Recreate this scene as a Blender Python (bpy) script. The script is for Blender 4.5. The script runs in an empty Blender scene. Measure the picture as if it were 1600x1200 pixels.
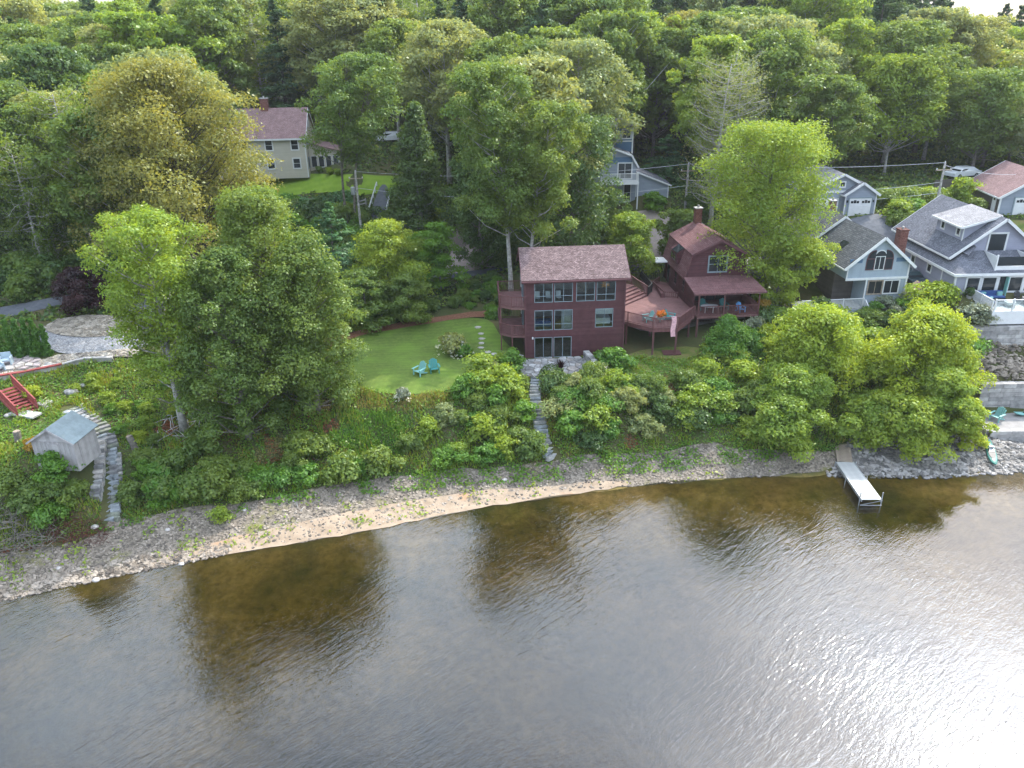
import bpy, math, random
import numpy as np
from math import sin, cos, pi, radians, sqrt, atan2
from mathutils import Vector, Matrix, geometry as mgeo
S = bpy.context.scene
COL = S.collection

# ------------------------------------------------------------------ camera
F_PX, PITCH, ROLL, CZ = 1200.0, radians(24.5), radians(1.1), 33.0
fw = np.array([0, cos(PITCH), -sin(PITCH)])
_u = np.array([0, sin(PITCH), cos(PITCH)]); _r = np.array([1.0, 0, 0])
rt = cos(ROLL)*_r - sin(ROLL)*_u
up = sin(ROLL)*_r + cos(ROLL)*_u
cam = bpy.data.cameras.new('camera'); camo = bpy.data.objects.new('camera', cam); COL.objects.link(camo)
cam.sensor_fit = 'HORIZONTAL'; cam.sensor_width = 36.0; cam.lens = 36.0*F_PX/1600.0
cam.clip_end = 6000; cam.clip_start = 0.5
camo.matrix_world = Matrix(((rt[0], up[0], -fw[0], 0), (rt[1], up[1], -fw[1], 0), (rt[2], up[2], -fw[2], CZ), (0, 0, 0, 1)))
S.camera = camo

def U(px, py, z):
    """point of the place seen at a photograph pixel, at height z"""
    d = fw + rt*((px-800)/F_PX) + up*((600-py)/F_PX); t = (z-CZ)/d[2]
    return np.array([d[0]*t, d[1]*t, z])
def UY(px, py, Y):
    d = fw + rt*((px-800)/F_PX) + up*((600-py)/F_PX); t = Y/d[1]
    return np.array([d[0]*t, Y, CZ+d[2]*t])

# ------------------------------------------------------------------ light
SUN_EL, SUN_AZ = radians(46.5), radians(43.5)      # azimuth from +Y towards +X
w = bpy.data.worlds.new('World'); S.world = w; w.use_nodes = True
nt = w.node_tree; nt.nodes.clear()
def N(nt, typ, **kw):
    n = nt.nodes.new(typ)
    for k, v in kw.items():
        if k.startswith('i_'):
            n.inputs[k[2:].replace('_', ' ')].default_value = v
        else: setattr(n, k, v)
    return n
def L(nt, a, b): nt.links.new(a, b)
sky = N(nt, 'ShaderNodeTexSky', sky_type='NISHITA', sun_disc=False)
sky.sun_elevation = SUN_EL; sky.sun_rotation = SUN_AZ
sky.altitude = 50; sky.air_density = 1.0; sky.dust_density = 2.2; sky.ozone_density = 1.2
tc = N(nt, 'ShaderNodeTexCoord'); sp = N(nt, 'ShaderNodeSeparateXYZ'); L(nt, tc.outputs['Generated'], sp.inputs[0])
za = N(nt, 'ShaderNodeMath', operation='ADD'); L(nt, sp.outputs[2], za.inputs[0]); za.inputs[1].default_value = 0.18
zm = N(nt, 'ShaderNodeMath', operation='MAXIMUM'); L(nt, za.outputs[0], zm.inputs[0]); zm.inputs[1].default_value = 0.06
dx = N(nt, 'ShaderNodeMath', operation='DIVIDE'); L(nt, sp.outputs[0], dx.inputs[0]); L(nt, zm.outputs[0], dx.inputs[1])
dy = N(nt, 'ShaderNodeMath', operation='DIVIDE'); L(nt, sp.outputs[1], dy.inputs[0]); L(nt, zm.outputs[0], dy.inputs[1])
cx = N(nt, 'ShaderNodeCombineXYZ'); L(nt, dx.outputs[0], cx.inputs[0]); L(nt, dy.outputs[0], cx.inputs[1]); cx.inputs[2].default_value = 3.3
cn = N(nt, 'ShaderNodeTexNoise'); cn.inputs['Scale'].default_value = 1.6; cn.inputs['Detail'].default_value = 7; cn.inputs['Roughness'].default_value = 0.55
L(nt, cx.outputs[0], cn.inputs['Vector'])
cr = N(nt, 'ShaderNodeValToRGB'); cr.color_ramp.elements[0].position = 0.44; cr.color_ramp.elements[1].position = 0.68
cr.color_ramp.elements[0].color = (0.1, 0.1, 0.1, 1); cr.color_ramp.elements[1].color = (0.85, 0.85, 0.85, 1)
L(nt, cn.outputs[0], cr.inputs[0])
mx = N(nt, 'ShaderNodeMix', data_type='RGBA'); L(nt, cr.outputs[0], mx.inputs[0]); L(nt, sky.outputs[0], mx.inputs[6])
# thin cloud veil in the sky texture's own units, dimmer towards the horizon as an overcast sky is
zs_ = N(nt, 'ShaderNodeMapRange'); L(nt, sp.outputs[2], zs_.inputs[0]); zs_.inputs[1].default_value = 0.0; zs_.inputs[2].default_value = 0.8; zs_.inputs[3].default_value = 0.18; zs_.inputs[4].default_value = 1.62
# the veil glows round the veiled sun
dt = N(nt, 'ShaderNodeVectorMath', operation='DOT_PRODUCT'); L(nt, tc.outputs['Generated'], dt.inputs[0]); dt.inputs[1].default_value = (sin(SUN_AZ)*cos(SUN_EL), cos(SUN_AZ)*cos(SUN_EL), sin(SUN_EL))
dm_ = N(nt, 'ShaderNodeMath', operation='MAXIMUM'); L(nt, dt.outputs['Value'], dm_.inputs[0]); dm_.inputs[1].default_value = 0
pw = N(nt, 'ShaderNodeMath', operation='POWER'); L(nt, dm_.outputs[0], pw.inputs[0]); pw.inputs[1].default_value = 60
pw2 = N(nt, 'ShaderNodeMath', operation='POWER'); L(nt, dm_.outputs[0], pw2.inputs[0]); pw2.inputs[1].default_value = 9
ga = N(nt, 'ShaderNodeMath', operation='MULTIPLY_ADD'); L(nt, pw.outputs[0], ga.inputs[0]); ga.inputs[1].default_value = 12.0; L(nt, zs_.outputs[0], ga.inputs[2])
gb = N(nt, 'ShaderNodeMath', operation='MULTIPLY_ADD'); L(nt, pw2.outputs[0], gb.inputs[0]); gb.inputs[1].default_value = 0.9; L(nt, ga.outputs[0], gb.inputs[2])
cv = N(nt, 'ShaderNodeVectorMath', operation='SCALE'); cv.inputs[0].default_value = (10.0, 11.5, 13.6); L(nt, gb.outputs[0], cv.inputs['Scale']); L(nt, cv.outputs[0], mx.inputs[7])
bg = N(nt, 'ShaderNodeBackground'); L(nt, mx.outputs[2], bg.inputs[0]); bg.inputs[1].default_value = 0.135
wo = N(nt, 'ShaderNodeOutputWorld'); L(nt, bg.outputs[0], wo.inputs[0])
sun = bpy.data.lights.new('sun', 'SUN'); sun.energy = 2.6; sun.angle = radians(0.55); sun.color = (1.0, 0.93, 0.82)
suno = bpy.data.objects.new('sun', sun); COL.objects.link(suno)
sd = Vector((sin(SUN_AZ)*cos(SUN_EL), cos(SUN_AZ)*cos(SUN_EL), sin(SUN_EL)))
suno.rotation_euler = sd.to_track_quat('Z', 'Y').to_euler(); suno.location = sd*150
S.view_settings.view_transform = 'Standard'; S.view_settings.look = 'None'
S.view_settings.exposure = 1.36; S.view_settings.gamma = 1.0; S.view_settings.use_curve_mapping = False
S.render.engine = 'CYCLES'
S.cycles.max_bounces = 8; S.cycles.transparent_max_bounces = 16; S.cycles.diffuse_bounces = 3
S.cycles.transmission_bounces = 4; S.cycles.glossy_bounces = 3
S.cycles.use_denoising = True; S.cycles.sample_clamp_indirect = 6

# ------------------------------------------------------------------ scene tree helpers
def tag(o, label=None, cat=None, group=None, kind=None):
    if label: o['label'] = label
    if cat: o['category'] = cat
    if group: o['group'] = group
    if kind: o['kind'] = kind
    return o
def thing(name, label, cat, loc=(0, 0, 0), rz=0.0, group=None):
    o = bpy.data.objects.new(name, None); COL.objects.link(o); o.empty_display_size = 0.2
    o.location = loc; o.rotation_euler = (0, 0, rz)
    return tag(o, label, cat, group)
def put(name, me, parent=None, loc=(0, 0, 0), rot=(0, 0, 0), sc=(1, 1, 1), mat=None):
    o = bpy.data.objects.new(name, me); COL.objects.link(o)
    o.parent = parent; o.location = loc; o.rotation_euler = rot; o.scale = sc
    if mat is not None:
        if len(me.materials) == 0: me.materials.append(mat)
        o.material_slots[0].link = 'OBJECT'; o.material_slots[0].material = mat
    return o
def copy_tree(o, parent=None):
    c = o.copy(); COL.objects.link(c); c.parent = parent
    for ch in o.children: copy_tree(ch, c)
    return c

class MB:
    """collects shapes and links them as one mesh object"""
    def __init__(s): s.v = []; s.f = []
    def add(s, vs, fs):
        b = len(s.v); s.v += [tuple(map(float, p)) for p in vs]; s.f += [tuple(b+i for i in f) for f in fs]; return s
    def box(s, x0, x1, y0, y1, z0, z1):
        return s.add([(x0,y0,z0),(x1,y0,z0),(x1,y1,z0),(x0,y1,z0),(x0,y0,z1),(x1,y0,z1),(x1,y1,z1),(x0,y1,z1)],
                     [(0,3,2,1),(4,5,6,7),(0,1,5,4),(1,2,6,5),(2,3,7,6),(3,0,4,7)])
    def beam(s, a, b, wd, ht):
        a = Vector(a); b = Vector(b); d = (b-a).normalized()
        h = Vector((0,0,1)) if abs(d.z) < 0.95 else Vector((0,1,0))
        sx = d.cross(h).normalized()*wd/2; sz = sx.normalized().cross(d).normalized()*ht/2
        vs = [a-sx-sz, a+sx-sz, a+sx+sz, a-sx+sz, b-sx-sz, b+sx-sz, b+sx+sz, b-sx+sz]
        return s.add(vs, [(0,1,2,3),(7,6,5,4),(0,4,5,1),(1,5,6,2),(2,6,7,3),(3,7,4,0)])
    def tube(s, pts, rad, n=6, cap=True):
        P = [Vector(p) for p in pts]; m = len(P)
        if not hasattr(rad, '__len__'): rad = [rad]*m
        vs = []; fs = []
        for i, p in enumerate(P):
            d = (P[min(i+1, m-1)]-P[max(i-1, 0)]).normalized()
            h = Vector((0,0,1)) if abs(d.z) < 0.9 else Vector((1,0,0))
            a = d.cross(h).normalized(); b = a.cross(d).normalized()
            for k in range(n):
                t = 2*pi*k/n; vs.append(p+(a*cos(t)+b*sin(t))*rad[i])
        for i in range(m-1):
            for k in range(n):
                fs.append((i*n+k, i*n+(k+1)%n, (i+1)*n+(k+1)%n, (i+1)*n+k))
        if cap:
            fs.append(tuple(range(n-1, -1, -1))); fs.append(tuple((m-1)*n+k for k in range(n)))
        return s.add(vs, fs)
    def prism(s, poly, z0, z1):
        n = len(poly)
        return s.add([(x, y, z0) for x, y in poly]+[(x, y, z1) for x, y in poly],
                     [tuple(range(n-1, -1, -1)), tuple(range(n, 2*n))]+[(i, (i+1)%n, n+(i+1)%n, n+i) for i in range(n)])
    def slab(s, quad, t):
        """planar polygon thickened by t downwards along its normal"""
        q = [Vector(p) for p in quad]; nrm = (q[1]-q[0]).cross(q[-1]-q[0]).normalized()
        if nrm.z < 0: nrm = -nrm
        lo = [p-nrm*t for p in q]; n = len(q)
        return s.add(q+lo, [tuple(range(n)), tuple(range(2*n-1, n-1, -1))]+[(i, n+i, n+(i+1)%n, (i+1)%n) for i in range(n)])
    def lathe(s, prof, n=12, c=(0,0,0)):
        vs = []; fs = []
        for r, z in prof:
            for k in range(n): vs.append((c[0]+r*cos(2*pi*k/n), c[1]+r*sin(2*pi*k/n), c[2]+z))
        for i in range(len(prof)-1):
            for k in range(n): fs.append((i*n+k, i*n+(k+1)%n, (i+1)*n+(k+1)%n, (i+1)*n+k))
        fs.append(tuple(range(n-1,-1,-1))); fs.append(tuple((len(prof)-1)*n+k for k in range(n)))
        return s.add(vs, fs)
    def mesh(s, name, mat=None, smooth=False):
        me = bpy.data.meshes.new(name); me.from_pydata(s.v, [], s.f)
        if mat: me.materials.append(mat)
        if smooth: me.polygons.foreach_set('use_smooth', [True]*len(me.polygons))
        me.validate(); me.update(); return me
    def build(s, name, mat, parent=None, smooth=False, loc=(0,0,0)):
        return put(name, s.mesh(name, mat, smooth), parent, loc)

def np_mesh(name, V, nper, mat):
    """V: (n, nper, 3) polygons not sharing vertices"""
    n = V.shape[0]; me = bpy.data.meshes.new(name)
    me.vertices.add(n*nper); me.vertices.foreach_set('co', V.reshape(-1).astype(np.float32))
    me.loops.add(n*nper); me.loops.foreach_set('vertex_index', np.arange(n*nper, dtype=np.int32))
    me.polygons.add(n); me.polygons.foreach_set('loop_start', np.arange(0, n*nper, nper, dtype=np.int32))
    me.materials.append(mat); me.update(calc_edges=True); return me

# ------------------------------------------------------------------ materials
def newmat(name):
    m = bpy.data.materials.new(name); m.use_nodes = True; nt = m.node_tree
    return m, nt, nt.nodes['Principled BSDF'], nt.nodes['Material Output']
def ramp(nt, fac, stops):
    r = N(nt, 'ShaderNodeValToRGB'); e = r.color_ramp.elements
    while len(e) < len(stops): e.new(0.5)
    for i, (p, c) in enumerate(stops): e[i].position = p; e[i].color = (c[0], c[1], c[2], 1)
    L(nt, fac, r.inputs[0]); return r
def noise(nt, vec, scale, detail=3, rough=0.6):
    n = N(nt, 'ShaderNodeTexNoise'); n.inputs['Scale'].default_value = scale
    n.inputs['Detail'].default_value = detail; n.inputs['Roughness'].default_value = rough
    L(nt, vec, n.inputs['Vector']); return n
def bump(nt, h, strength, dist=0.05):
    b = N(nt, 'ShaderNodeBump'); b.inputs['Strength'].default_value = strength; b.inputs['Distance'].default_value = dist
    L(nt, h, b.inputs['Height']); return b
def mixc(nt, f, a, b):
    m = N(nt, 'ShaderNodeMix', data_type='RGBA')
    for s, i in ((f, 0), (a, 6), (b, 7)):
        if isinstance(s, (int, float)): m.inputs[i].default_value = s
        elif isinstance(s, tuple): m.inputs[i].default_value = (s[0], s[1], s[2], 1)
        else: L(nt, s, m.inputs[i])
    return m.outputs[2]
def plain(name, c, rough=0.7, var=0.15, scale=3.0, bs=0.15, bscale=25.0, spec=0.3, metal=0.0):
    """paint, metal or stone with slight mottling and fine relief"""
    m, nt, p, o = newmat(name); tc = N(nt, 'ShaderNodeTexCoord')
    n = noise(nt, tc.outputs['Object'], scale, 5, 0.65)
    lo = tuple(x*(1-var*1.6) for x in c); hi = tuple(min(1, x*(1+var*1.3)) for x in c)
    r = ramp(nt, n.outputs[0], [(0.3, lo), (0.7, hi)]); L(nt, r.outputs[0], p.inputs['Base Color'])
    p.inputs['Roughness'].default_value = rough; p.inputs['Specular IOR Level'].default_value = spec; p.inputs['Metallic'].default_value = metal
    if bs:
        b = noise(nt, tc.outputs['Object'], bscale, 3); L(nt, bump(nt, b.outputs[0], bs, 0.03).outputs[0], p.inputs['Normal'])
    return m
def siding(name, c, course=0.14, vertical=False, rough=0.75, var=0.12, groove=0.5):
    """clapboards or vertical boards: fine courses as relief and slight board to board tone"""
    m, nt, p, o = newmat(name); tc = N(nt, 'ShaderNodeTexCoord')
    s = N(nt, 'ShaderNodeSeparateXYZ'); L(nt, tc.outputs['Object'], s.inputs[0])
    if vertical:
        a = N(nt, 'ShaderNodeMath', operation='ADD'); L(nt, s.outputs[0], a.inputs[0]); L(nt, s.outputs[1], a.inputs[1]); ax = a.outputs[0]
    else: ax = s.outputs[2]
    d = N(nt, 'ShaderNodeMath', operation='DIVIDE'); L(nt, ax, d.inputs[0]); d.inputs[1].default_value = course
    fr = N(nt, 'ShaderNodeMath', operation='FRACT'); L(nt, d.outputs[0], fr.inputs[0])
    fl = N(nt, 'ShaderNodeMath', operation='FLOOR'); L(nt, d.outputs[0], fl.inputs[0])
    wn = N(nt, 'ShaderNodeTexWhiteNoise', noise_dimensions='1D'); L(nt, fl.outputs[0], wn.inputs['W'])
    n = noise(nt, tc.outputs['Object'], 1.3, 6, 0.7)
    ad = N(nt, 'ShaderNodeMath', operation='ADD'); L(nt, n.outputs[0], ad.inputs[0])
    mu = N(nt, 'ShaderNodeMath', operation='MULTIPLY'); L(nt, wn.outputs[0], mu.inputs[0]); mu.inputs[1].default_value = 0.25; L(nt, mu.outputs[0], ad.inputs[1])
    lo = tuple(x*(1-var*1.5) for x in c); hi = tuple(min(1, x*(1+var*1.5)) for x in c)
    r = ramp(nt, ad.outputs[0], [(0.35, lo), (0.9, hi)]); L(nt, r.outputs[0], p.inputs['Base Color'])
    p.inputs['Roughness'].default_value = rough; p.inputs['Specular IOR Level'].default_value = 0.25
    L(nt, bump(nt, fr.outputs[0], groove, 0.03).outputs[0], p.inputs['Normal']); return m
def shingles(name, c1, c2, sx=0.3, sy=0.16, rough=0.9, mortar=0.55):
    m, nt, p, o = newmat(name); tc = N(nt, 'ShaderNodeTexCoord')
    mp = N(nt, 'ShaderNodeMapping'); L(nt, tc.outputs['UV'], mp.inputs[0])
    b = N(nt, 'ShaderNodeTexBrick', offset=0.5); L(nt, tc.outputs['UV'], b.inputs['Vector'])
    b.inputs['Scale'].default_value = 1.0; b.inputs['Brick Width'].default_value = sx; b.inputs['Row Height'].default_value = sy
    b.inputs['Mortar Size'].default_value = 0.012; b.inputs['Bias'].default_value = 0.0
    b.inputs['Color1'].default_value = (*c1, 1); b.inputs['Color2'].default_value = (*c2, 1)
    b.inputs['Mortar'].default_value = (c1[0]*mortar, c1[1]*mortar, c1[2]*mortar, 1)
    n = noise(nt, tc.outputs['UV'], 1.2, 6, 0.7); r = ramp(nt, n.outputs[0], [(0.3, (0.72, 0.72, 0.72)), (0.7, (1.2, 1.2, 1.2))])
    v = noise(nt, tc.outputs['UV'], 9, 2, 0.6); r2 = ramp(nt, v.outputs[0], [(0.35, (0.7, 0.7, 0.7)), (0.65, (1.3, 1.3, 1.3))])
    x = N(nt, 'ShaderNodeVectorMath', operation='MULTIPLY'); L(nt, b.outputs[0], x.inputs[0]); L(nt, r.outputs[0], x.inputs[1])
    y = N(nt, 'ShaderNodeVectorMath', operation='MULTIPLY'); L(nt, x.outputs[0], y.inputs[0]); L(nt, r2.outputs[0], y.inputs[1])
    L(nt, y.outputs[0], p.inputs['Base Color']); p.inputs['Roughness'].default_value = rough; p.inputs['Specular IOR Level'].default_value = 0.2
    L(nt, bump(nt, b.outputs['Fac'], -0.5, 0.02).outputs[0], p.inputs['Normal']); return m
def leafmat(name, c, warm=(1.5, 1.25, 0.9), cool=(0.6, 0.75, 0.8), trans=0.42, gloss=0.022, scale=0.35):
    m, nt, p, o = newmat(name); nt.nodes.remove(p); tc = N(nt, 'ShaderNodeTexCoord'); oi = N(nt, 'ShaderNodeObjectInfo')
    n1 = noise(nt, tc.outputs['Object'], scale, 2, 0.5); n2 = noise(nt, tc.outputs['Object'], 5.0, 2, 0.7)
    a = N(nt, 'ShaderNodeMath', operation='MULTIPLY_ADD'); L(nt, n2.outputs[0], a.inputs[0]); a.inputs[1].default_value = 1.5
    L(nt, n1.outputs[0], a.inputs[2])
    b = N(nt, 'ShaderNodeMath', operation='MULTIPLY_ADD'); L(nt, oi.outputs['Random'], b.inputs[0]); b.inputs[1].default_value = 0.3; L(nt, a.outputs[0], b.inputs[2])
    w_ = tuple(c[i]*warm[i] for i in range(3)); k_ = tuple(c[i]*cool[i] for i in range(3))
    r = ramp(nt, b.outputs[0], [(0.75, k_), (1.15, c), (1.55, w_)])
    r.color_ramp.elements[0].position = 0.45; r.color_ramp.elements[1].position = 0.68; r.color_ramp.elements[2].position = 0.95
    mu = N(nt, 'ShaderNodeMath', operation='MULTIPLY'); L(nt, b.outputs[0], mu.inputs[0]); mu.inputs[1].default_value = 0.55; L(nt, mu.outputs[0], r.inputs[0])
    d = N(nt, 'ShaderNodeBsdfDiffuse'); L(nt, r.outputs[0], d.inputs[0])
    t = N(nt, 'ShaderNodeBsdfTranslucent')
    tm = N(nt, 'ShaderNodeVectorMath', operation='MULTIPLY'); L(nt, r.outputs[0], tm.inputs[0]); tm.inputs[1].default_value = (1.7, 1.5, 0.8)
    L(nt, tm.outputs[0], t.inputs[0])
    m1 = N(nt, 'ShaderNodeMixShader'); m1.inputs[0].default_value = trans; L(nt, d.outputs[0], m1.inputs[1]); L(nt, t.outputs[0], m1.inputs[2])
    g = N(nt, 'ShaderNodeBsdfGlossy'); g.inputs['Roughness'].default_value = 0.42; g.inputs[0].default_value = (0.9, 0.95, 0.9, 1)
    m2 = N(nt, 'ShaderNodeMixShader'); m2.inputs[0].default_value = gloss; L(nt, m1.outputs[0], m2.inputs[1]); L(nt, g.outputs[0], m2.inputs[2])
    L(nt, m2.outputs[0], o.inputs[0]); return m

LEAF = dict(
    mid=leafmat('leaf_mid_green', (0.12, 0.19, 0.04)),
    bright=leafmat('leaf_bright_green', (0.18, 0.27, 0.035)),
    yellow=leafmat('leaf_yellow_green', (0.215, 0.305, 0.03)),
    dark=leafmat('leaf_dark_green', (0.07, 0.13, 0.038)),
    olive=leafmat('leaf_olive', (0.185, 0.2, 0.055), warm=(1.5, 1.3, 0.9)),
    pale=leafmat('leaf_pale_green', (0.2, 0.25, 0.1)),
    fresh=leafmat('leaf_fresh_shrub', (0.1, 0.215, 0.03)),
    pine=leafmat('needle_pine', (0.07, 0.13, 0.06), trans=0.25),
    bluepine=leafmat('needle_blue_green', (0.07, 0.16, 0.062), trans=0.25),
    cedar=leafmat('needle_cedar', (0.06, 0.15, 0.022), trans=0.25),
    purple=leafmat('leaf_purple', (0.035, 0.014, 0.018), warm=(1.5, 1.0, 0.9), trans=0.3),
    rust=leafmat('leaf_dry_rust', (0.2, 0.07, 0.035), trans=0.2),
    straw=leafmat('leaf_straw', (0.22, 0.2, 0.06), trans=0.3),
    silver=leafmat('leaf_silver', (0.16, 0.2, 0.15), trans=0.3),
    white=leafmat('petal_white', (0.7, 0.7, 0.66), warm=(1.1, 1.1, 1.1), cool=(0.8, 0.8, 0.8)),
    gold=leafmat('leaf_gold', (0.3, 0.2, 0.03), trans=0.35))
M = dict(
    bark=plain('bark_grey', (0.17, 0.15, 0.125), 0.95, 0.4, 4, 0.6, 12),
    bark_dark=plain('bark_dark', (0.07, 0.058, 0.048), 0.95, 0.4, 4, 0.6, 12),
    bark_pale=plain('bark_pale', (0.36, 0.34, 0.31), 0.95, 0.35, 3, 0.5, 12),
    maroon=siding('maroon_clapboard', (0.088, 0.036, 0.039), 0.2, groove=0.8, var=0.17),
    maroon_trim=plain('maroon_trim', (0.1, 0.04, 0.043), 0.7, 0.15, 3, 0.1),
    deck_red=siding('red_deck_boards', (0.165, 0.083, 0.078), 0.14, True, 0.7, 0.2, 0.5),
    deck_rail=plain('deck_rail_stain', (0.13, 0.055, 0.053), 0.7, 0.2, 3, 0.1),
    roof_mar=shingles('purple_brown_shingles', (0.11, 0.073, 0.07), (0.21, 0.15, 0.145), 0.26, 0.15),
    roof_red=shingles('reddish_shingles', (0.13, 0.06, 0.06), (0.18, 0.095, 0.095), 0.9, 0.16),
    roof_grey=shingles('slate_grey_shingles', (0.10, 0.105, 0.125), (0.16, 0.165, 0.185), 0.3, 0.15),
    roof_dark=shingles('charcoal_shingles', (0.06, 0.065, 0.07), (0.11, 0.115, 0.12), 0.35, 0.2, mortar=0.3),
    roof_light=shingles('light_grey_shingles', (0.2, 0.195, 0.2), (0.27, 0.265, 0.27), 0.3, 0.15),
    roof_brown=shingles('brown_red_shingles', (0.2, 0.125, 0.12), (0.25, 0.165, 0.16), 0.3, 0.15),
    cream=siding('cream_clapboard', (0.46, 0.42, 0.34), 0.15, groove=0.3, var=0.05),
    lightblue=siding('light_blue_boards', (0.28, 0.33, 0.375), 0.3, True, groove=0.3, var=0.05),
    midblue=siding('blue_band', (0.08, 0.14, 0.22), 0.2, groove=0.2, var=0.05),
    lilac=siding('grey_lilac_clapboard', (0.29, 0.295, 0.355), 0.2, groove=0.5, var=0.06),
    greyblue=siding('grey_blue_clapboard', (0.245, 0.275, 0.32), 0.15, groove=0.4, var=0.06),
    browngrey=siding('weathered_brown_boards', (0.1, 0.085, 0.075), 0.15, groove=0.4, var=0.15),
    white=plain('white_trim', (0.6, 0.6, 0.59), 0.55, 0.05, 2, 0.05),
    greytrim=plain('grey_window_frame', (0.2, 0.25, 0.27), 0.5, 0.08, 3, 0.05),
    brick=shingles('red_brick', (0.17, 0.07, 0.055), (0.25, 0.12, 0.095), 0.22, 0.075),
    stone=plain('grey_stone', (0.3, 0.29, 0.27), 0.9, 0.4, 2.5, 0.6, 9),
    stone_blue=plain('bluestone', (0.25, 0.27, 0.28), 0.85, 0.35, 2.5, 0.4, 9),
    stone_pale=plain('pale_stone', (0.42, 0.385, 0.35), 0.9, 0.3, 2.5, 0.5, 9),
    moss=plain('mossy_mortar', (0.09, 0.10, 0.05), 0.95, 0.5, 3, 0.6, 12),
    concrete=plain('concrete', (0.36, 0.34, 0.32), 0.9, 0.2, 1.2, 0.25, 18),
    woodgrey=siding('weathered_grey_wood', (0.34, 0.32, 0.31), 0.3, True, 0.85, 0.18, 0.35),
    shedroof=siding('weathered_shed_roof', (0.21, 0.25, 0.255), 0.3, False, 0.7, 0.2, 0.4),
    wood=plain('bare_wood', (0.3, 0.24, 0.18), 0.85, 0.3, 5, 0.3, 20),
    redwood=plain('red_stained_wood', (0.25, 0.06, 0.055), 0.7, 0.2, 4, 0.15, 20),
    alu=plain('grey_decking', (0.4, 0.4, 0.38), 0.7, 0.2, 3, 0.1),
    metal=plain('galvanised_metal', (0.4, 0.41, 0.42), 0.45, 0.1, 3, 0.05, metal=0.6),
    black=plain('black_iron', (0.02, 0.02, 0.022), 0.5, 0.1, 3, 0.05),
    teal=plain('teal_plastic', (0.035, 0.21, 0.2), 0.45, 0.1, 2, 0.03),
    teal_pale=plain('pale_teal_plastic', (0.17, 0.37, 0.34), 0.45, 0.1, 2, 0.03),
    blue=plain('navy_cushion', (0.03, 0.07, 0.19), 0.9, 0.15, 4, 0.2),
    skyblue=plain('light_blue_cloth', (0.15, 0.38, 0.7), 0.8, 0.15, 4, 0.1),
    greychair=plain('blue_grey_plastic', (0.38, 0.46, 0.5), 0.55, 0.08, 3, 0.05),
    pink=plain('pink_towel', (0.62, 0.36, 0.38), 0.95, 0.2, 6, 0.3),
    orange=plain('orange_blossom', (0.75, 0.2, 0.03), 0.8, 0.3, 8, 0.2),
    lampglow=plain('amber_lamp_shade', (0.7, 0.33, 0.1), 0.6, 0.15, 8, 0.2),
    interior=plain('interior_wall', (0.34, 0.31, 0.27), 0.9, 0.1, 2, 0.0),
    intfloor=plain('interior_floor', (0.22, 0.15, 0.09), 0.6, 0.15, 2, 0.0),
    curtain=plain('pale_curtain', (0.55, 0.55, 0.52), 0.9, 0.1, 4, 0.2),
    carwhite=plain('white_car_paint', (0.72, 0.73, 0.74), 0.25, 0.03, 2, 0.0, spec=0.5),
    cardark=plain('dark_car_paint', (0.03, 0.05, 0.055), 0.22, 0.05, 2, 0.0, spec=0.5),
    tyre=plain('tyre_rubber', (0.025, 0.025, 0.025), 0.9, 0.1, 4, 0.1),
    green=plain('green_plastic', (0.02, 0.13, 0.11), 0.4, 0.08, 2, 0.03),
    soil=plain('dark_mulch', (0.11, 0.055, 0.035), 0.95, 0.5, 5, 0.8, 20),
)
def glassmat(name, tint, tr):
    m, nt, p, o = newmat(name); nt.nodes.remove(p)
    fr = N(nt, 'ShaderNodeFresnel'); fr.inputs[0].default_value = 1.55
    t = N(nt, 'ShaderNodeBsdfTransparent'); t.inputs[0].default_value = (*tint, 1)
    g = N(nt, 'ShaderNodeBsdfGlossy'); g.inputs['Roughness'].default_value = 0.04
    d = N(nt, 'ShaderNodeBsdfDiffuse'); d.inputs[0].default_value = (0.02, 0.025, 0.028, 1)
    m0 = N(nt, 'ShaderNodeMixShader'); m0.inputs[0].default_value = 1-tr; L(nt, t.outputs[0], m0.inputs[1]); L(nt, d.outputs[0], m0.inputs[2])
    m1 = N(nt, 'ShaderNodeMixShader'); L(nt, fr.outputs[0], m1.inputs[0]); L(nt, m0.outputs[0], m1.inputs[1]); L(nt, g.outputs[0], m1.inputs[2])
    L(nt, m1.outputs[0], o.inputs[0]); return m
M['glass'] = glassmat('window_glass', (0.9, 0.95, 0.95), 1.0)
M['glass_dark'] = glassmat('window_glass_dark_room', (0.8, 0.85, 0.85), 0.0)
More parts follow.
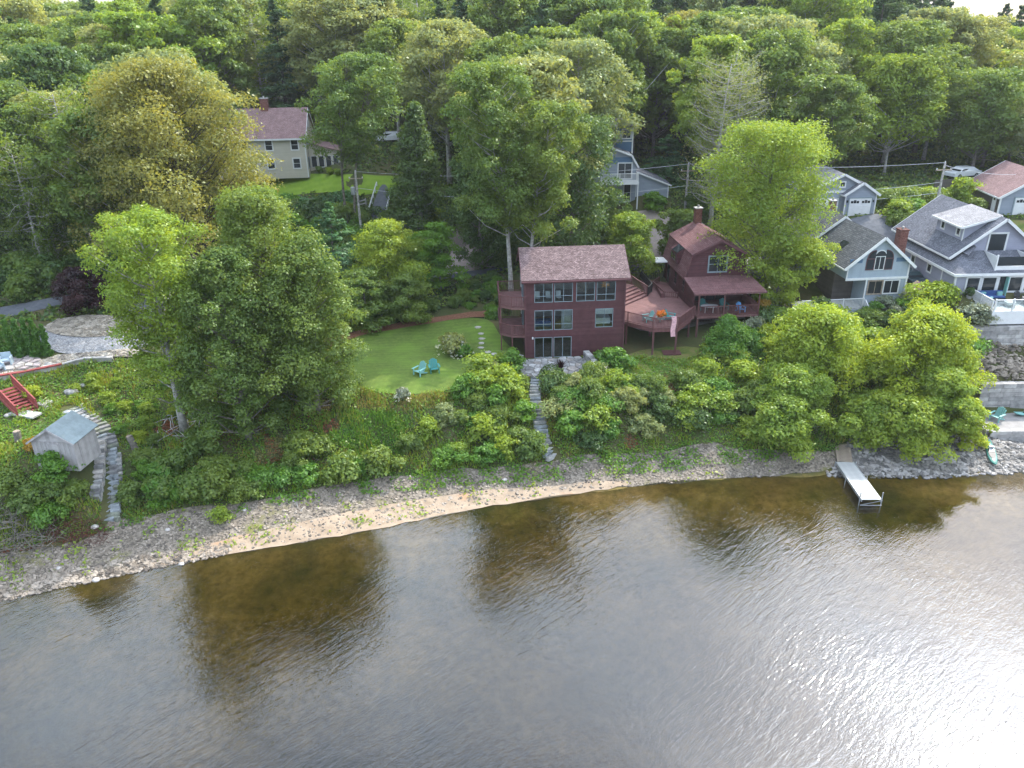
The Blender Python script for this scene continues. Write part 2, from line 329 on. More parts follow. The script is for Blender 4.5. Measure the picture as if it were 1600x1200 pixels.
# ------------------------------------------------------------------ terrain
SHORE = [(-60,955),(0,935),(100,915),(200,893),(300,872),(400,857),(520,838),(620,818),(720,795),(800,783),(900,768),(1000,757),
         (1100,750),(1200,742),(1300,739),(1400,740),(1480,741),(1560,735),(1600,731),(1700,728)]
CT = [tuple(U(x, y, 0.0)) for x, y in SHORE]
for x, y, z in list(CT):
    CT += [(x, y-2.5, -0.35), (x, y-8, -1.1), (x, y-20, -2.4), (x, y-42, -4.2)]
for px, py, z in [(-40,885,.9),(30,868,.9),(100,852,.9),(180,815,1.1),(260,806,1.1),(330,798,1.1),(430,782,1.2),(560,752,1.2),(660,742,1.2),(760,735,1.2),(870,722,1.2),
    (960,722,1.1),(1060,705,1.1),(1150,708,.9),(1250,712,.8),(1310,700,.9),(1400,700,.9),(1480,705,.9),
    (60,790,2.6),(170,770,2.2),(165,700,4.2),(130,655,5.6),(95,733,5),(40,735,5),(0,700,5.6),(0,650,6.4),(60,640,6.4),(60,608,7.0),(0,612,7.0),(130,590,7.1),(200,580,7.2),
    (60,570,8),(0,570,8),(130,545,8.3),(0,590,7.95),(135,562,7.95),(180,560,7.9),(170,520,8.7),(60,500,9),(0,470,9.5),(100,450,10),(40,420,11),
    (250,640,5.2),(250,700,3.8),(300,760,2.2),(330,640,5.2),(400,700,3.4),(400,620,5.6),(460,580,6.2),(480,700,3.2),
    (560,690,3.2),(560,650,4.7),(650,690,3),(650,645,4.9),(750,680,3),(760,600,5.6),(540,600,6),(620,608,6),(700,598,5.95),(650,550,6),(560,540,6.1),(640,515,6.3),
    (740,540,6.05),(770,500,6.6),(800,560,5.8),(838,590,5.3),(840,640,3.9),(850,680,2.6),(868,710,1.6),(800,640,4.4),(800,690,2.5),
    (825,563,5.5),(915,560,5.5),(930,590,5.4),(880,588,5.4),(900,625,4.7),(900,680,2.8),(960,600,5.2),(1000,640,4),(1000,680,2.4),(1060,585,5.0),
    (1100,640,3.6),(1100,680,2.2),(1200,640,3.2),(1200,600,4.4),(1050,545,5.2),(960,570,5.4),(1150,540,5.8),(1200,560,5.4),(1300,600,4.2),(1300,650,2.6),
    (1400,650,2.4),(1300,540,6.0),(1400,520,6.8),(1400,570,5.0),
    (700,470,7.2),(620,470,7),(560,500,6.5),(690,425,8.2),(790,415,8.4),(715,380,9.3),(730,395,9),(950,360,10.5),(930,385,9.8),(1050,385,9.5),
    (450,300,13.2),(560,300,13.2),(660,300,13),(470,268,15.5),(560,275,15.2),(590,320,12.2),(660,335,11.5),(400,450,8),(300,500,8.5),(300,400,10)]:
    CT.append(tuple(U(px, py, z)))
CT += [(35,72,7.6),(39,72,7.8),(39,82,9.5),(42,71,9.2),(42,83,9.6),(50,85,10.5),(55,80,10.5),(40,90,12.9),(45,88,12.4),(42,86,12.1),(57,88,12.9),
       (50,97,13.3),(55,103,14),(30,85,10),(25,88,9.7),(16,97,13.8),(20,98,14),(24,105,14),(46,56.5,.45),(46,61.3,.6),(42,57.5,.5),(52,59,.6),(42,61,.6),(46,62.8,4.0),(42,62.8,3.9),(46,65.2,4.5),(46,67.5,7.8),(55,67.5,8),(55,63,4.1),
       (28,74,7.0),(30,66,5.8),(36,67,5.8),(16,81,7.9),(14,84,8.3),(6,73,7.2),(-2,73,7.0),(8,76,8.0),(20,84,9),(24,78,8.3),
       (-60,90,13),(-60,130,16),(0,120,15.5),(0,140,17),(40,120,15.5),(80,110,14.5),(-20,160,18),(40,160,17),(90,150,15),(-90,160,18),(0,220,19),
       (100,220,13),(150,290,6),(60,290,12),(-60,290,19),(-120,230,19),(100,75,10),(95,60,2.5),(-75,62,8.5),(-80,75,10),(-75,48,3.5),(140,60,3),(-110,60,6)]
CP = np.array(CT, float)
def _tps(r2): return np.where(r2 > 1e-9, 0.5*r2*np.log(np.maximum(r2, 1e-9)), 0)
_n = len(CP); _s = 50.0; _q = CP[:, :2]/_s
K = _tps(((_q[:, None]-_q[None])**2).sum(-1)) + np.eye(_n)*2e-4
Pm = np.c_[np.ones(_n), _q]; A = np.block([[K, Pm], [Pm.T, np.zeros((3, 3))]])
SOL = np.linalg.solve(A, np.r_[CP[:, 2], np.zeros(3)])
def H(x, y):
    x = np.atleast_1d(np.asarray(x, float)); y = np.atleast_1d(np.asarray(y, float)); sh = x.shape
    xc = np.clip(x.ravel(), -125, 160)/_s; yc = np.clip(y.ravel(), 0, 300)/_s
    out = np.empty(xc.shape)
    for i in range(0, len(xc), 20000):
        q = np.c_[xc[i:i+20000], yc[i:i+20000]]
        k = _tps(((q[:, None]-_q[None])**2).sum(-1))
        out[i:i+20000] = k@SOL[:_n]+SOL[_n]+q@SOL[_n+1:]
    out = np.clip(out, -5.0, 21)
    return out.reshape(sh)
def h(x, y): return float(H([x], [y])[0])
def G(px, py, lift=0.0):
    """where the view through a photograph pixel meets the ground"""
    d = fw + rt*((px-800)/F_PX) + up*((600-py)/F_PX); t = np.linspace(35, 260, 900)/1.0
    xs = d[0]*t; ys = d[1]*t; zs = CZ+d[2]*t; g = zs-H(xs, ys)-lift
    k = np.argmax(g < 0)
    if g[k] >= 0: k = len(t)-1
    if k > 0:
        f = g[k-1]/(g[k-1]-g[k]); tt = t[k-1]+(t[k]-t[k-1])*f
    else: tt = t[0]
    return np.array([d[0]*tt, d[1]*tt, CZ+d[2]*tt])

def axis(lo, a, b, hi, step):
    mid = np.arange(a, b+1e-6, step); l = []; x = a; s = step
    while x > lo: s *= 1.35; x -= s; l.append(x)
    r = []; x = b; s = step
    while x < hi: s *= 1.35; x += s; r.append(x)
    return np.r_[l[::-1], mid, r]
gx = axis(-2500, -62, 80, 2500, 0.6); gy = axis(-400, 34, 116, 4000, 0.6)
GX, GY = np.meshgrid(gx, gy); GZ = H(GX, GY)
rs = np.random.RandomState(3)
far = np.clip((GY-330)/500, 0, 1); GZ = GZ*(1-far)+far*(14+16*np.sin(GX/420+1.0)*np.clip((GY-600)/900, 0, 1)+22*np.clip((GY-900)/1500, 0, 1))
me = bpy.data.meshes.new('ground')
nx, ny = len(gx), len(gy)
me.vertices.add(nx*ny); me.vertices.foreach_set('co', np.stack([GX, GY, GZ], -1).reshape(-1).astype(np.float32))
i, j = np.meshgrid(np.arange(nx-1), np.arange(ny-1)); a = (j*nx+i).ravel(); q = np.stack([a, a+1, a+nx+1, a+nx], -1)
me.loops.add(q.size); me.loops.foreach_set('vertex_index', q.reshape(-1).astype(np.int32))
me.polygons.add(len(q)); me.polygons.foreach_set('loop_start', np.arange(0, q.size, 4, dtype=np.int32))
me.polygons.foreach_set('use_smooth', np.ones(len(q), bool)); me.update(calc_edges=True)
m, nt, p, o = newmat('ground_soil_and_lake_bed'); tc = N(nt, 'ShaderNodeTexCoord'); OB = tc.outputs['Object']
n1 = noise(nt, OB, 0.25, 6, 0.65); n2 = noise(nt, OB, 2.5, 5, 0.7)
land = ramp(nt, n1.outputs[0], [(0.3, (0.035, 0.05, 0.018)), (0.5, (0.06, 0.06, 0.025)), (0.7, (0.13, 0.08, 0.045))])
land2 = mixc(nt, n2.outputs[0], land.outputs[0], (0.07, 0.085, 0.03))
n3 = noise(nt, OB, 0.11, 5, 0.6); n4 = noise(nt, OB, 1.6, 5, 0.75)
bed = ramp(nt, n3.outputs[0], [(0.36, (0.09, 0.08, 0.022)), (0.5, (0.22, 0.15, 0.04)), (0.66, (0.4, 0.27, 0.11))])
bedd = ramp(nt, n4.outputs[0], [(0.3, (0.55, 0.55, 0.5)), (0.7, (1.25, 1.2, 1.15))])
bm = N(nt, 'ShaderNodeVectorMath', operation='MULTIPLY'); L(nt, bed.outputs[0], bm.inputs[0]); L(nt, bedd.outputs[0], bm.inputs[1])
s = N(nt, 'ShaderNodeSeparateXYZ'); L(nt, OB, s.inputs[0])
mr = N(nt, 'ShaderNodeMapRange'); L(nt, s.outputs[2], mr.inputs[0]); mr.inputs[1].default_value = -0.12; mr.inputs[2].default_value = 0.15
L(nt, mixc(nt, mr.outputs[0], bm.outputs[0], land2), p.inputs['Base Color']); p.inputs['Roughness'].default_value = 0.95
p.inputs['Specular IOR Level'].default_value = 0.1
L(nt, bump(nt, n4.outputs[0], 0.5, 0.2).outputs[0], p.inputs['Normal'])
me.materials.append(m); tag(put('ground', me), kind='structure')

# ------------------------------------------------------------------ water: closed body, clear surface with ripples, brown absorbing inside
m, nt, p, o = newmat('lake_water'); nt.nodes.remove(p); tc = N(nt, 'ShaderNodeTexCoord')
def ripple(rot, sx, sy, scale, det, rgh, dist):
    m0 = N(nt, 'ShaderNodeMapping'); L(nt, tc.outputs['Object'], m0.inputs[0]); m0.inputs['Rotation'].default_value = (0, 0, radians(rot))
    mp = N(nt, 'ShaderNodeMapping'); L(nt, m0.outputs[0], mp.inputs[0]); mp.inputs['Scale'].default_value = (sx, sy, 1)
    n = noise(nt, mp.outputs[0], scale, det, rgh); n.inputs['Distortion'].default_value = dist; return n.outputs[0]
r0 = ripple(-55, 0.4, 1.0, 0.6, 2, 0.5, 0.4); r1 = ripple(-42, 0.28, 1.0, 3.0, 2, 0.55, 0.6); r2 = ripple(-36, 0.5, 1.0, 7.5, 2, 0.6, 0.4); r3 = ripple(25, 1, 1, 15.0, 2, 0.6, 0.0)
amp = noise(nt, tc.outputs['Object'], 0.07, 3, 0.6)
ar = N(nt, 'ShaderNodeMapRange'); L(nt, amp.outputs[0], ar.inputs[0]); ar.inputs[1].default_value = 0.35; ar.inputs[2].default_value = 0.65; ar.inputs[3].default_value = 0.25; ar.inputs[4].default_value = 1.0
def mad(a, k, b):
    q = N(nt, 'ShaderNodeMath', operation='MULTIPLY_ADD'); L(nt, a, q.inputs[0]); q.inputs[1].default_value = k
    if b is None: q.inputs[2].default_value = 0
    else: L(nt, b, q.inputs[2])
    return q.outputs[0]
hh = mad(r0, 0.08, mad(r1, 0.5, mad(r2, 0.26, mad(r3, 0.03, None))))
hm = N(nt, 'ShaderNodeMath', operation='MULTIPLY'); L(nt, hh, hm.inputs[0]); L(nt, ar.outputs[0], hm.inputs[1])
wb = bump(nt, hm.outputs[0], 1.0, 0.058)
fr = N(nt, 'ShaderNodeFresnel'); fr.inputs[0].default_value = 1.6; L(nt, wb.outputs[0], fr.inputs['Normal'])
g = N(nt, 'ShaderNodeBsdfGlossy'); g.inputs['Roughness'].default_value = 0.045; L(nt, wb.outputs[0], g.inputs['Normal']); g.inputs[0].default_value = (1, 1, 1, 1)
t = N(nt, 'ShaderNodeBsdfTransparent'); t.inputs[0].default_value = (0.95, 0.95, 0.9, 1)
ms = N(nt, 'ShaderNodeMixShader'); L(nt, fr.outputs[0], ms.inputs[0]); L(nt, t.outputs[0], ms.inputs[1]); L(nt, g.outputs[0], ms.inputs[2]); L(nt, ms.outputs[0], o.inputs[0])
va = N(nt, 'ShaderNodeVolumeAbsorption'); va.inputs[0].default_value = (0.6, 0.58, 0.2, 1); va.inputs[1].default_value = 0.62; L(nt, va.outputs[0], o.inputs['Volume'])
wat = MB().box(-2400, 2400, -380, 130, -5.6, 0.0).build('water', m); tag(wat, kind='structure')

# ------------------------------------------------------------------ sheets lying on the ground
def inpoly(x, y, poly):
    x = np.asarray(x); y = np.asarray(y); ins = np.zeros(x.shape, bool); n = len(poly)
    for i in range(n):
        x0, y0 = poly[i][:2]; x1, y1 = poly[(i+1) % n][:2]
        c = ((y0 > y) != (y1 > y)) & (x < (x1-x0)*(y-y0)/((y1-y0) or 1e-9)+x0)
        ins ^= c
    return ins
def smooth_poly(pts, it=2):
    for _ in range(it):
        q = []
        for i in range(len(pts)):
            a = np.array(pts[i][:2]); b = np.array(pts[(i+1) % len(pts)][:2]); q += [tuple(a*.75+b*.25), tuple(a*.25+b*.75)]
        pts = q
    return pts
EXCL = []
def sheet(name, poly, mat, lift=0.05, step=0.8, z=None, smooth=2, jag=0.0, kind='structure', parent=None):
    poly = smooth_poly([tuple(p[:2]) for p in poly], smooth) if smooth else [tuple(p[:2]) for p in poly]
    # resample edge
    e = []
    rr = random.Random(name)
    for i in range(len(poly)):
        a = np.array(poly[i]); b = np.array(poly[(i+1) % len(poly)]); k = max(1, int(np.hypot(*(b-a))/step))
        for t_ in range(k):
            q = a+(b-a)*t_/k; e.append((q[0]+rr.uniform(-jag, jag), q[1]+rr.uniform(-jag, jag)))
    P = np.array(e); x0, y0 = P.min(0); x1, y1 = P.max(0)
    X, Y = np.meshgrid(np.arange(x0, x1, step), np.arange(y0, y1, step)); X = X.ravel(); Y = Y.ravel()
    k = inpoly(X, Y, e); X, Y = X[k], Y[k]
    d = np.min((X[:, None]-P[None, :, 0])**2+(Y[:, None]-P[None, :, 1])**2, 1) if len(X) else np.zeros(0)
    k = d > (step*0.45)**2; X, Y = X[k], Y[k]
    pts = [Vector(q) for q in e]+[Vector((a, b)) for a, b in zip(X, Y)]
    n = len(e)
    res = mgeo.delaunay_2d_cdt(pts, [(i, (i+1) % n) for i in range(n)], [list(range(n))], 1, 1e-5)
    vx = np.array([v[0] for v in res[0]]); vy = np.array([v[1] for v in res[0]])
    vz = H(vx, vy)+lift if z is None else np.full(vx.shape, z)
    mb = MB(); mb.v = list(zip(vx, vy, vz)); mb.f = [tuple(f) for f in res[2]]
    me = mb.mesh(name, mat, True)
    o = put(name, me, parent)
    if kind: o['kind'] = kind
    if name not in ('rocky_shore', 'gravel_beach', 'side_lawn'): EXCL.append((name, e))
    return o, e
def groundmat(name, stops, scale, rough=0.95, bs=0.5, bscale=6.0, detail=6, second=None, vor=None, bd=0.08):
    m, nt, p, o = newmat(name); tc = N(nt, 'ShaderNodeTexCoord'); n = noise(nt, tc.outputs['Object'], scale, detail, 0.7)
    r = ramp(nt, n.outputs[0], stops); c = r.outputs[0]
    hgt = noise(nt, tc.outputs['Object'], bscale, 4, 0.7).outputs[0]
    if vor:
        v = N(nt, 'ShaderNodeTexVoronoi'); v.inputs['Scale'].default_value = vor; L(nt, tc.outputs['Object'], v.inputs['Vector'])
        s_ = N(nt, 'ShaderNodeSeparateColor'); L(nt, v.outputs['Color'], s_.inputs[0])
        r2 = ramp(nt, s_.outputs[0], [(0.0, (0.55, 0.55, 0.55)), (0.5, (1, 1, 1)), (1.0, (1.5, 1.5, 1.5))])
        x = N(nt, 'ShaderNodeVectorMath', operation='MULTIPLY'); L(nt, c, x.inputs[0]); L(nt, r2.outputs[0], x.inputs[1]); c = x.outputs[0]
        hgt = v.outputs['Distance']; bs = -bs
    if second:
        n2 = noise(nt, tc.outputs['Object'], second[0], 5, 0.6); f = ramp(nt, n2.outputs[0], [(second[1], (0, 0, 0)), (second[2], (1, 1, 1))])
        c = mixc(nt, f.outputs[0], c, second[3])
    L(nt, c, p.inputs['Base Color']); p.inputs['Roughness'].default_value = rough; p.inputs['Specular IOR Level'].default_value = 0.15
    L(nt, bump(nt, hgt, bs, bd).outputs[0], p.inputs['Normal']); return m
MG = dict(
    lawn=groundmat('mown_lawn', [(0.3, (0.07, 0.11, 0.02)), (0.55, (0.1, 0.145, 0.028)), (0.75, (0.14, 0.18, 0.04))], 3.0, bs=0.5, bscale=14, second=(0.35, 0.45, 0.65, (0.12, 0.19, 0.03))),
    lawn2=groundmat('far_lawn', [(0.3, (0.13, 0.22, 0.02)), (0.7, (0.2, 0.29, 0.035))], 0.8, bs=0.3, bscale=10),
    rough=groundmat('rough_grass', [(0.3, (0.06, 0.1, 0.02)), (0.5, (0.13, 0.15, 0.035)), (0.7, (0.2, 0.15, 0.07))], 1.2, bs=0.8, bscale=8),
    beach=groundmat('grey_shingle_beach', [(0.3, (0.12, 0.1, 0.078)), (0.7, (0.2, 0.17, 0.135))], 1.5, bs=0.9, vor=7, second=(0.45, 0.56, 0.72, (0.16, 0.15, 0.06)), bd=0.12),
    rock=groundmat('dark_rip_rap', [(0.3, (0.1, 0.095, 0.088)), (0.7, (0.2, 0.19, 0.175))], 1.5, bs=1.0, vor=3.5, bd=0.2),
    sand=groundmat('damp_sand', [(0.3, (0.22, 0.165, 0.115)), (0.7, (0.34, 0.265, 0.19))], 1.1, bs=0.3, bscale=12, second=(0.6, 0.58, 0.75, (0.34, 0.2, 0.11))),
    mulch=groundmat('bark_mulch', [(0.3, (0.1, 0.045, 0.025)), (0.7, (0.25, 0.12, 0.075))], 5, bs=0.8, bscale=14),
    asphalt=groundmat('old_asphalt', [(0.3, (0.075, 0.08, 0.09)), (0.7, (0.13, 0.135, 0.145))], 2.0, bs=0.3, bscale=20),
    gravel=groundmat('pinkish_gravel_drive', [(0.3, (0.26, 0.21, 0.185)), (0.7, (0.36, 0.3, 0.26))], 2.0, bs=0.4, bscale=20),
    greygravel=groundmat('blue_grey_gravel', [(0.3, (0.17, 0.17, 0.172)), (0.7, (0.25, 0.25, 0.25))], 3.0, bs=0.5, vor=14),
    pebble=groundmat('pale_pebbles', [(0.3, (0.18, 0.155, 0.125)), (0.7, (0.3, 0.265, 0.215))], 2.0, bs=0.9, vor=5, bd=0.12),
    mortar=groundmat('patio_joint', [(0.3, (0.13, 0.12, 0.1)), (0.7, (0.2, 0.185, 0.16))], 4.0),
    slabgrey=groundmat('worn_concrete_slab', [(0.3, (0.2, 0.19, 0.18)), (0.7, (0.3, 0.285, 0.27))], 1.0, bs=0.3, bscale=8),
)
def stripes(m, wid):
    nt = m.node_tree; p = nt.nodes['Principled BSDF']; lk = p.inputs['Base Color'].links[0].from_socket; tc = N(nt, 'ShaderNodeTexCoord')
    wv = N(nt, 'ShaderNodeTexWave', bands_direction='Y'); wv.inputs['Scale'].default_value = wid; wv.inputs['Distortion'].default_value = 5; wv.inputs['Detail Scale'].default_value = 0.6; L(nt, tc.outputs['Object'], wv.inputs['Vector'])
    r = ramp(nt, wv.outputs['Fac'], [(0.2, (0.94, 0.95, 0.94)), (0.8, (1.05, 1.04, 1.04))]); x = N(nt, 'ShaderNodeVectorMath', operation='MULTIPLY'); L(nt, lk, x.inputs[0]); L(nt, r.outputs[0], x.inputs[1]); L(nt, x.outputs[0], p.inputs['Base Color'])
stripes(MG['lawn'], 0.5); stripes(MG['lawn2'], 0.35)
g = lambda *pp: [G(a, b)[:2] for a, b in pp]
sheet('lawn', g((520,600),(530,560),(535,528),(600,513),(690,500),(760,497),(790,540),(822,556),(770,562),(735,575),(715,603),(690,615),(640,619),(580,612)), MG['lawn'], 0.05, 0.8)
sheet('mulch_bed', g((480,540),(530,524),(600,508),(700,494),(760,484),(770,497),(690,503),(600,517),(535,532),(500,560)), MG['mulch'], 0.09, 0.7, jag=0.12)
sheet('sand', g((215,893),(300,875),(400,860),(520,841),(620,821),(720,799),(800,787),(900,772),(980,762),(985,752),(880,757),(780,765),(680,776),(560,797),(440,822),(330,850),(240,876)), MG['sand'], 0.07, 0.7, jag=0.1)
sheet('gravel_beach', g((-60,950),(0,938),(100,918),(200,896),(300,876),(400,860),(520,840),(620,820),(720,797),(800,785),(900,770),(1000,759),(1100,752),(1200,744),(1300,740),
   (1320,700),(1250,708),(1150,700),(1060,700),(960,716),(870,716),(760,732),(660,740),(560,750),(430,778),(330,792),(260,800),(185,805),(150,840),(100,852),(30,862),(-60,872)), MG['beach'], 0.035, 0.7, jag=0.15)
sheet('rocky_shore', g((1290,742),(1400,744),(1480,744),(1560,738),(1600,735),(1700,731),(1700,690),(1600,683),(1540,684),(1500,680),(1400,680),(1330,685)), MG['rock'], 0.04, 0.7, jag=0.12)
sheet('gravel_driveway', g((690,432),(740,425),(760,415),(745,385),(720,345),(700,330),(690,345),(705,385),(700,410)), MG['gravel'], 0.06, 0.9)
sheet('upper_driveway', g((900,400),(925,385),(950,350),(1000,330),(1060,335),(1110,350),(1100,385),(1040,405),(985,420),(960,430),(930,420)), MG['gravel'], 0.06, 0.9)
sheet('asphalt_drive', g((600,436),(690,432),(760,421),(800,415),(800,421),(760,430),(690,438),(610,446)), MG['asphalt'], 0.1, 0.9)
sheet('path', g((575,345),(590,290),(610,290),(600,345)), MG['asphalt'], 0.12, 0.9)
sheet('yellow_house_lawn', g((420,312),(425,277),(470,271),(560,280),(640,278),(650,300),(610,303),(560,306),(440,306)), MG['lawn2'], 0.06, 1.2)
sheet('left_driveway', g((-30,505),(40,490),(130,470),(170,470),(200,480),(195,505),(160,502),(80,510),(40,525),(70,545),(120,552),(180,548),(230,540),(230,520),(250,470),(150,455),(60,470),(-30,485)), MG['asphalt'], 0.05, 0.9)
sheet('gravel_drive', g((60,512),(75,550),(120,556),(200,548),(240,540),(230,520),(150,528),(90,525)), MG['greygravel'], 0.09, 0.8)
sheet('pebble_island', g((64,515),(90,500),(150,492),(210,500),(225,515),(190,524),(140,530),(90,526)), MG['pebble'], 0.14, 0.7)
sheet('pebble_bed', g((60,566),(90,556),(150,551),(230,546),(230,560),(180,560),(135,561),(100,569),(50,580)), MG['pebble'], 0.11, 0.7)
sheet('terrace_paving', g((-40,600),(0,589),(50,581),(80,572),(60,560),(0,560),(-40,562)), MG['mortar'], 0.12, 0.8, smooth=0)
sheet('garage_drive', g((1310,350),(1345,338),(1385,335),(1400,350),(1410,375),(1425,440),(1410,470),(1395,440),(1380,400),(1350,370)), MG['asphalt'], 0.06, 0.9)
sheet('right_lawn', g((1480,315),(1470,300),(1500,288),(1560,290),(1560,305),(1520,318)), MG['lawn2'], 0.06, 1.2)
sheet('parking_court', g((1540,345),(1600,345),(1680,350),(1680,380),(1560,365)), MG['rough'], 0.06, 1.2)
sheet('under_deck_slab', [(11.2,73),(12,71.2),(15,71),(17,71.5),(20,72),(24,72.2),(24,75),(17,75.5),(12,76)], MG['slabgrey'], 0.07, 0.8, smooth=1)
sheet('side_lawn', g((945,580),(990,548),(1050,540),(1110,545),(1130,570),(1080,585),(1010,590)), MG['rough'], 0.05, 0.8, jag=0.1)
# ------------------------------------------------------------------ plants
def leaf_quads(C, Nn, Ls, Ws, rng, droop=0.0):
    n = len(C); r = rng.normal(size=(n, 3)); r[:, 2] -= droop
    t = np.cross(Nn, r); t /= np.linalg.norm(t, axis=1)[:, None]+1e-9
    if droop: t = np.where((t[:, 2] > 0)[:, None], -t, t)
    b = np.cross(Nn, t); b /= np.linalg.norm(b, axis=1)[:, None]+1e-9
    Ls = Ls[:, None]/2; Ws = Ws[:, None]/2
    bend = Nn*Ls*0.25
    return np.stack([C-t*Ls-bend, C+b*Ws, C+t*Ls-bend, C-b*Ws], 1)
def env(kind, t):
    if kind == 'round': return max(0.12, sqrt(max(0, 1-((t-0.48)/0.56)**2)))
    if kind == 'dome': return max(0.15, sqrt(max(0, 1-((t-0.3)/0.72)**2)))
    if kind == 'spire': return max(0.12, min(1, ((1-t)/0.62))**0.8)*(0.8+0.2*min(1, t*5))
    if kind == 'column': return max(0.2, sqrt(max(0, 1-((t-0.45)/0.6)**4)))
    if kind == 'cone': return max(0.05, (1-t)**0.8)
    if kind == 'vase': return max(0.15, 0.35+0.65*sqrt(max(0, 1-((t-0.66)/0.4)**2))) if t < 1 else .3
    return 1
def tree_meshes(name, kind, seed, Ht, R, cb, nblob, nleaf, leaf, leafm, barkm, flat=0.72, lean=(0, 0), spread=0.2, inner=0.15, asym=0.22, rtrunk=None, blobr=(0.16, 0.28), limbs=True, trunks=1):
    """one tree in local metres: (trunk mesh with limbs, crown mesh of leaf clumps)"""
    rng = np.random.RandomState(seed); rr = random.Random(seed)
    rtrunk = rtrunk or 0.018*Ht
    ph = rr.uniform(0, 6.28); ph2 = rr.uniform(0, 6.28)
    tb = MB(); tr = []
    for k in range(trunks):
        ox = 0 if trunks == 1 else (k-(trunks-1)/2)*0.9
        pts = []
        for i in range(7):
            f = i/6; pts.append((ox*(1+f*2.0)+lean[0]*f*f*Ht+rr.uniform(-1, 1)*0.012*Ht*f, lean[1]*f*f*Ht+rr.uniform(-1, 1)*0.012*Ht*f, f*Ht*0.93-0.3))
        tr.append(pts); tb.tube(pts, [rtrunk*(1.25 if i == 0 else 1)*(1-0.86*i/6) for i in range(7)], 8)
    B = []
    for i in range(nblob):
        t = (i+0.5)/nblob; t = t**0.85; z = cb*Ht+(1-cb)*Ht*t
        az = i*2.39996+rr.uniform(-.4, .4)
        e = env(kind, t)*R*(1+asym*sin(2*az+ph)+asym*0.7*sin(3*az+ph2+5*t))
        rad = e*(rr.uniform(0.55, 0.95) if rr.random() > inner else rr.uniform(0.1, 0.5))
        br = R*rr.uniform(*blobr)*(0.6+0.5*env(kind, t))
        rad = max(0, rad-br*0.35)
        k = i % trunks; P = tr[k]; f = min(0.999, max(0.0, z/(Ht*0.93)))*6; a = int(f); a = min(a, 5)
        px = P[a][0]+(P[a+1][0]-P[a][0])*(f-a); py = P[a][1]+(P[a+1][1]-P[a][1])*(f-a)
        c = np.array([px+rad*cos(az), py+rad*sin(az), min(z, Ht-br*flat)]); B.append((c, br))
        if limbs and rad > 0.3:
            zb = max(cb*Ht*0.7, c[2]-rad*rr.uniform(0.5, 1.0)); f2 = min(5.99, zb/(Ht*0.93)*6); a = int(f2)
            s0 = np.array([P[a][0]+(P[a+1][0]-P[a][0])*(f2-a), P[a][1]+(P[a+1][1]-P[a][1])*(f2-a), zb])
            m_ = (s0+c)/2+np.array([0, 0, -0.08*rad])+rng.normal(size=3)*0.06*rad
            tb.tube([s0, m_, c], [rtrunk*0.32*(1-0.6*zb/Ht), rtrunk*0.2*(1-0.5*zb/Ht), 0.015], 4, False)
    W = np.array([b[1]**2 for b in B]); W /= W.sum(); idx = rng.choice(len(B), nleaf, p=W)
    Cn = np.array([b[0] for b in B])[idx]; Rr = np.array([b[1] for b in B])[idx]
    d = rng.normal(size=(nleaf, 3)); d[:, 2] = np.where(rng.rand(nleaf) < 0.6, np.abs(d[:, 2]), d[:, 2]); d /= np.linalg.norm(d, axis=1)[:, None]
    # bumpy clumps: radius modulated over direction
    bphase = (idx*1.7)[:, None]
    mod = 1+0.22*np.sin(4*d[:, 0:1]*2.1+bphase)*np.sin(3.3*d[:, 1:2]*2+bphase*1.3)
    rad = (0.45+0.6*rng.rand(nleaf, 1)**0.5)*mod+spread*rng.normal(size=(nleaf, 1))*0.5
    C = Cn+d*rad*Rr[:, None]*np.array([1.12, 1.12, flat])
    Nn = d*0.7+np.array([0, 0, 0.45])+rng.normal(size=(nleaf, 3))*0.45; Nn /= np.linalg.norm(Nn, axis=1)[:, None]
    Ls = leaf*rng.uniform(0.6, 1.35, nleaf); Ws = Ls*rng.uniform(0.45, 0.75, nleaf)
    return tb.mesh(name+'_trunk', barkm, True), np_mesh(name+'_crown', leaf_quads(C, Nn, Ls, Ws, rng), 4, leafm)
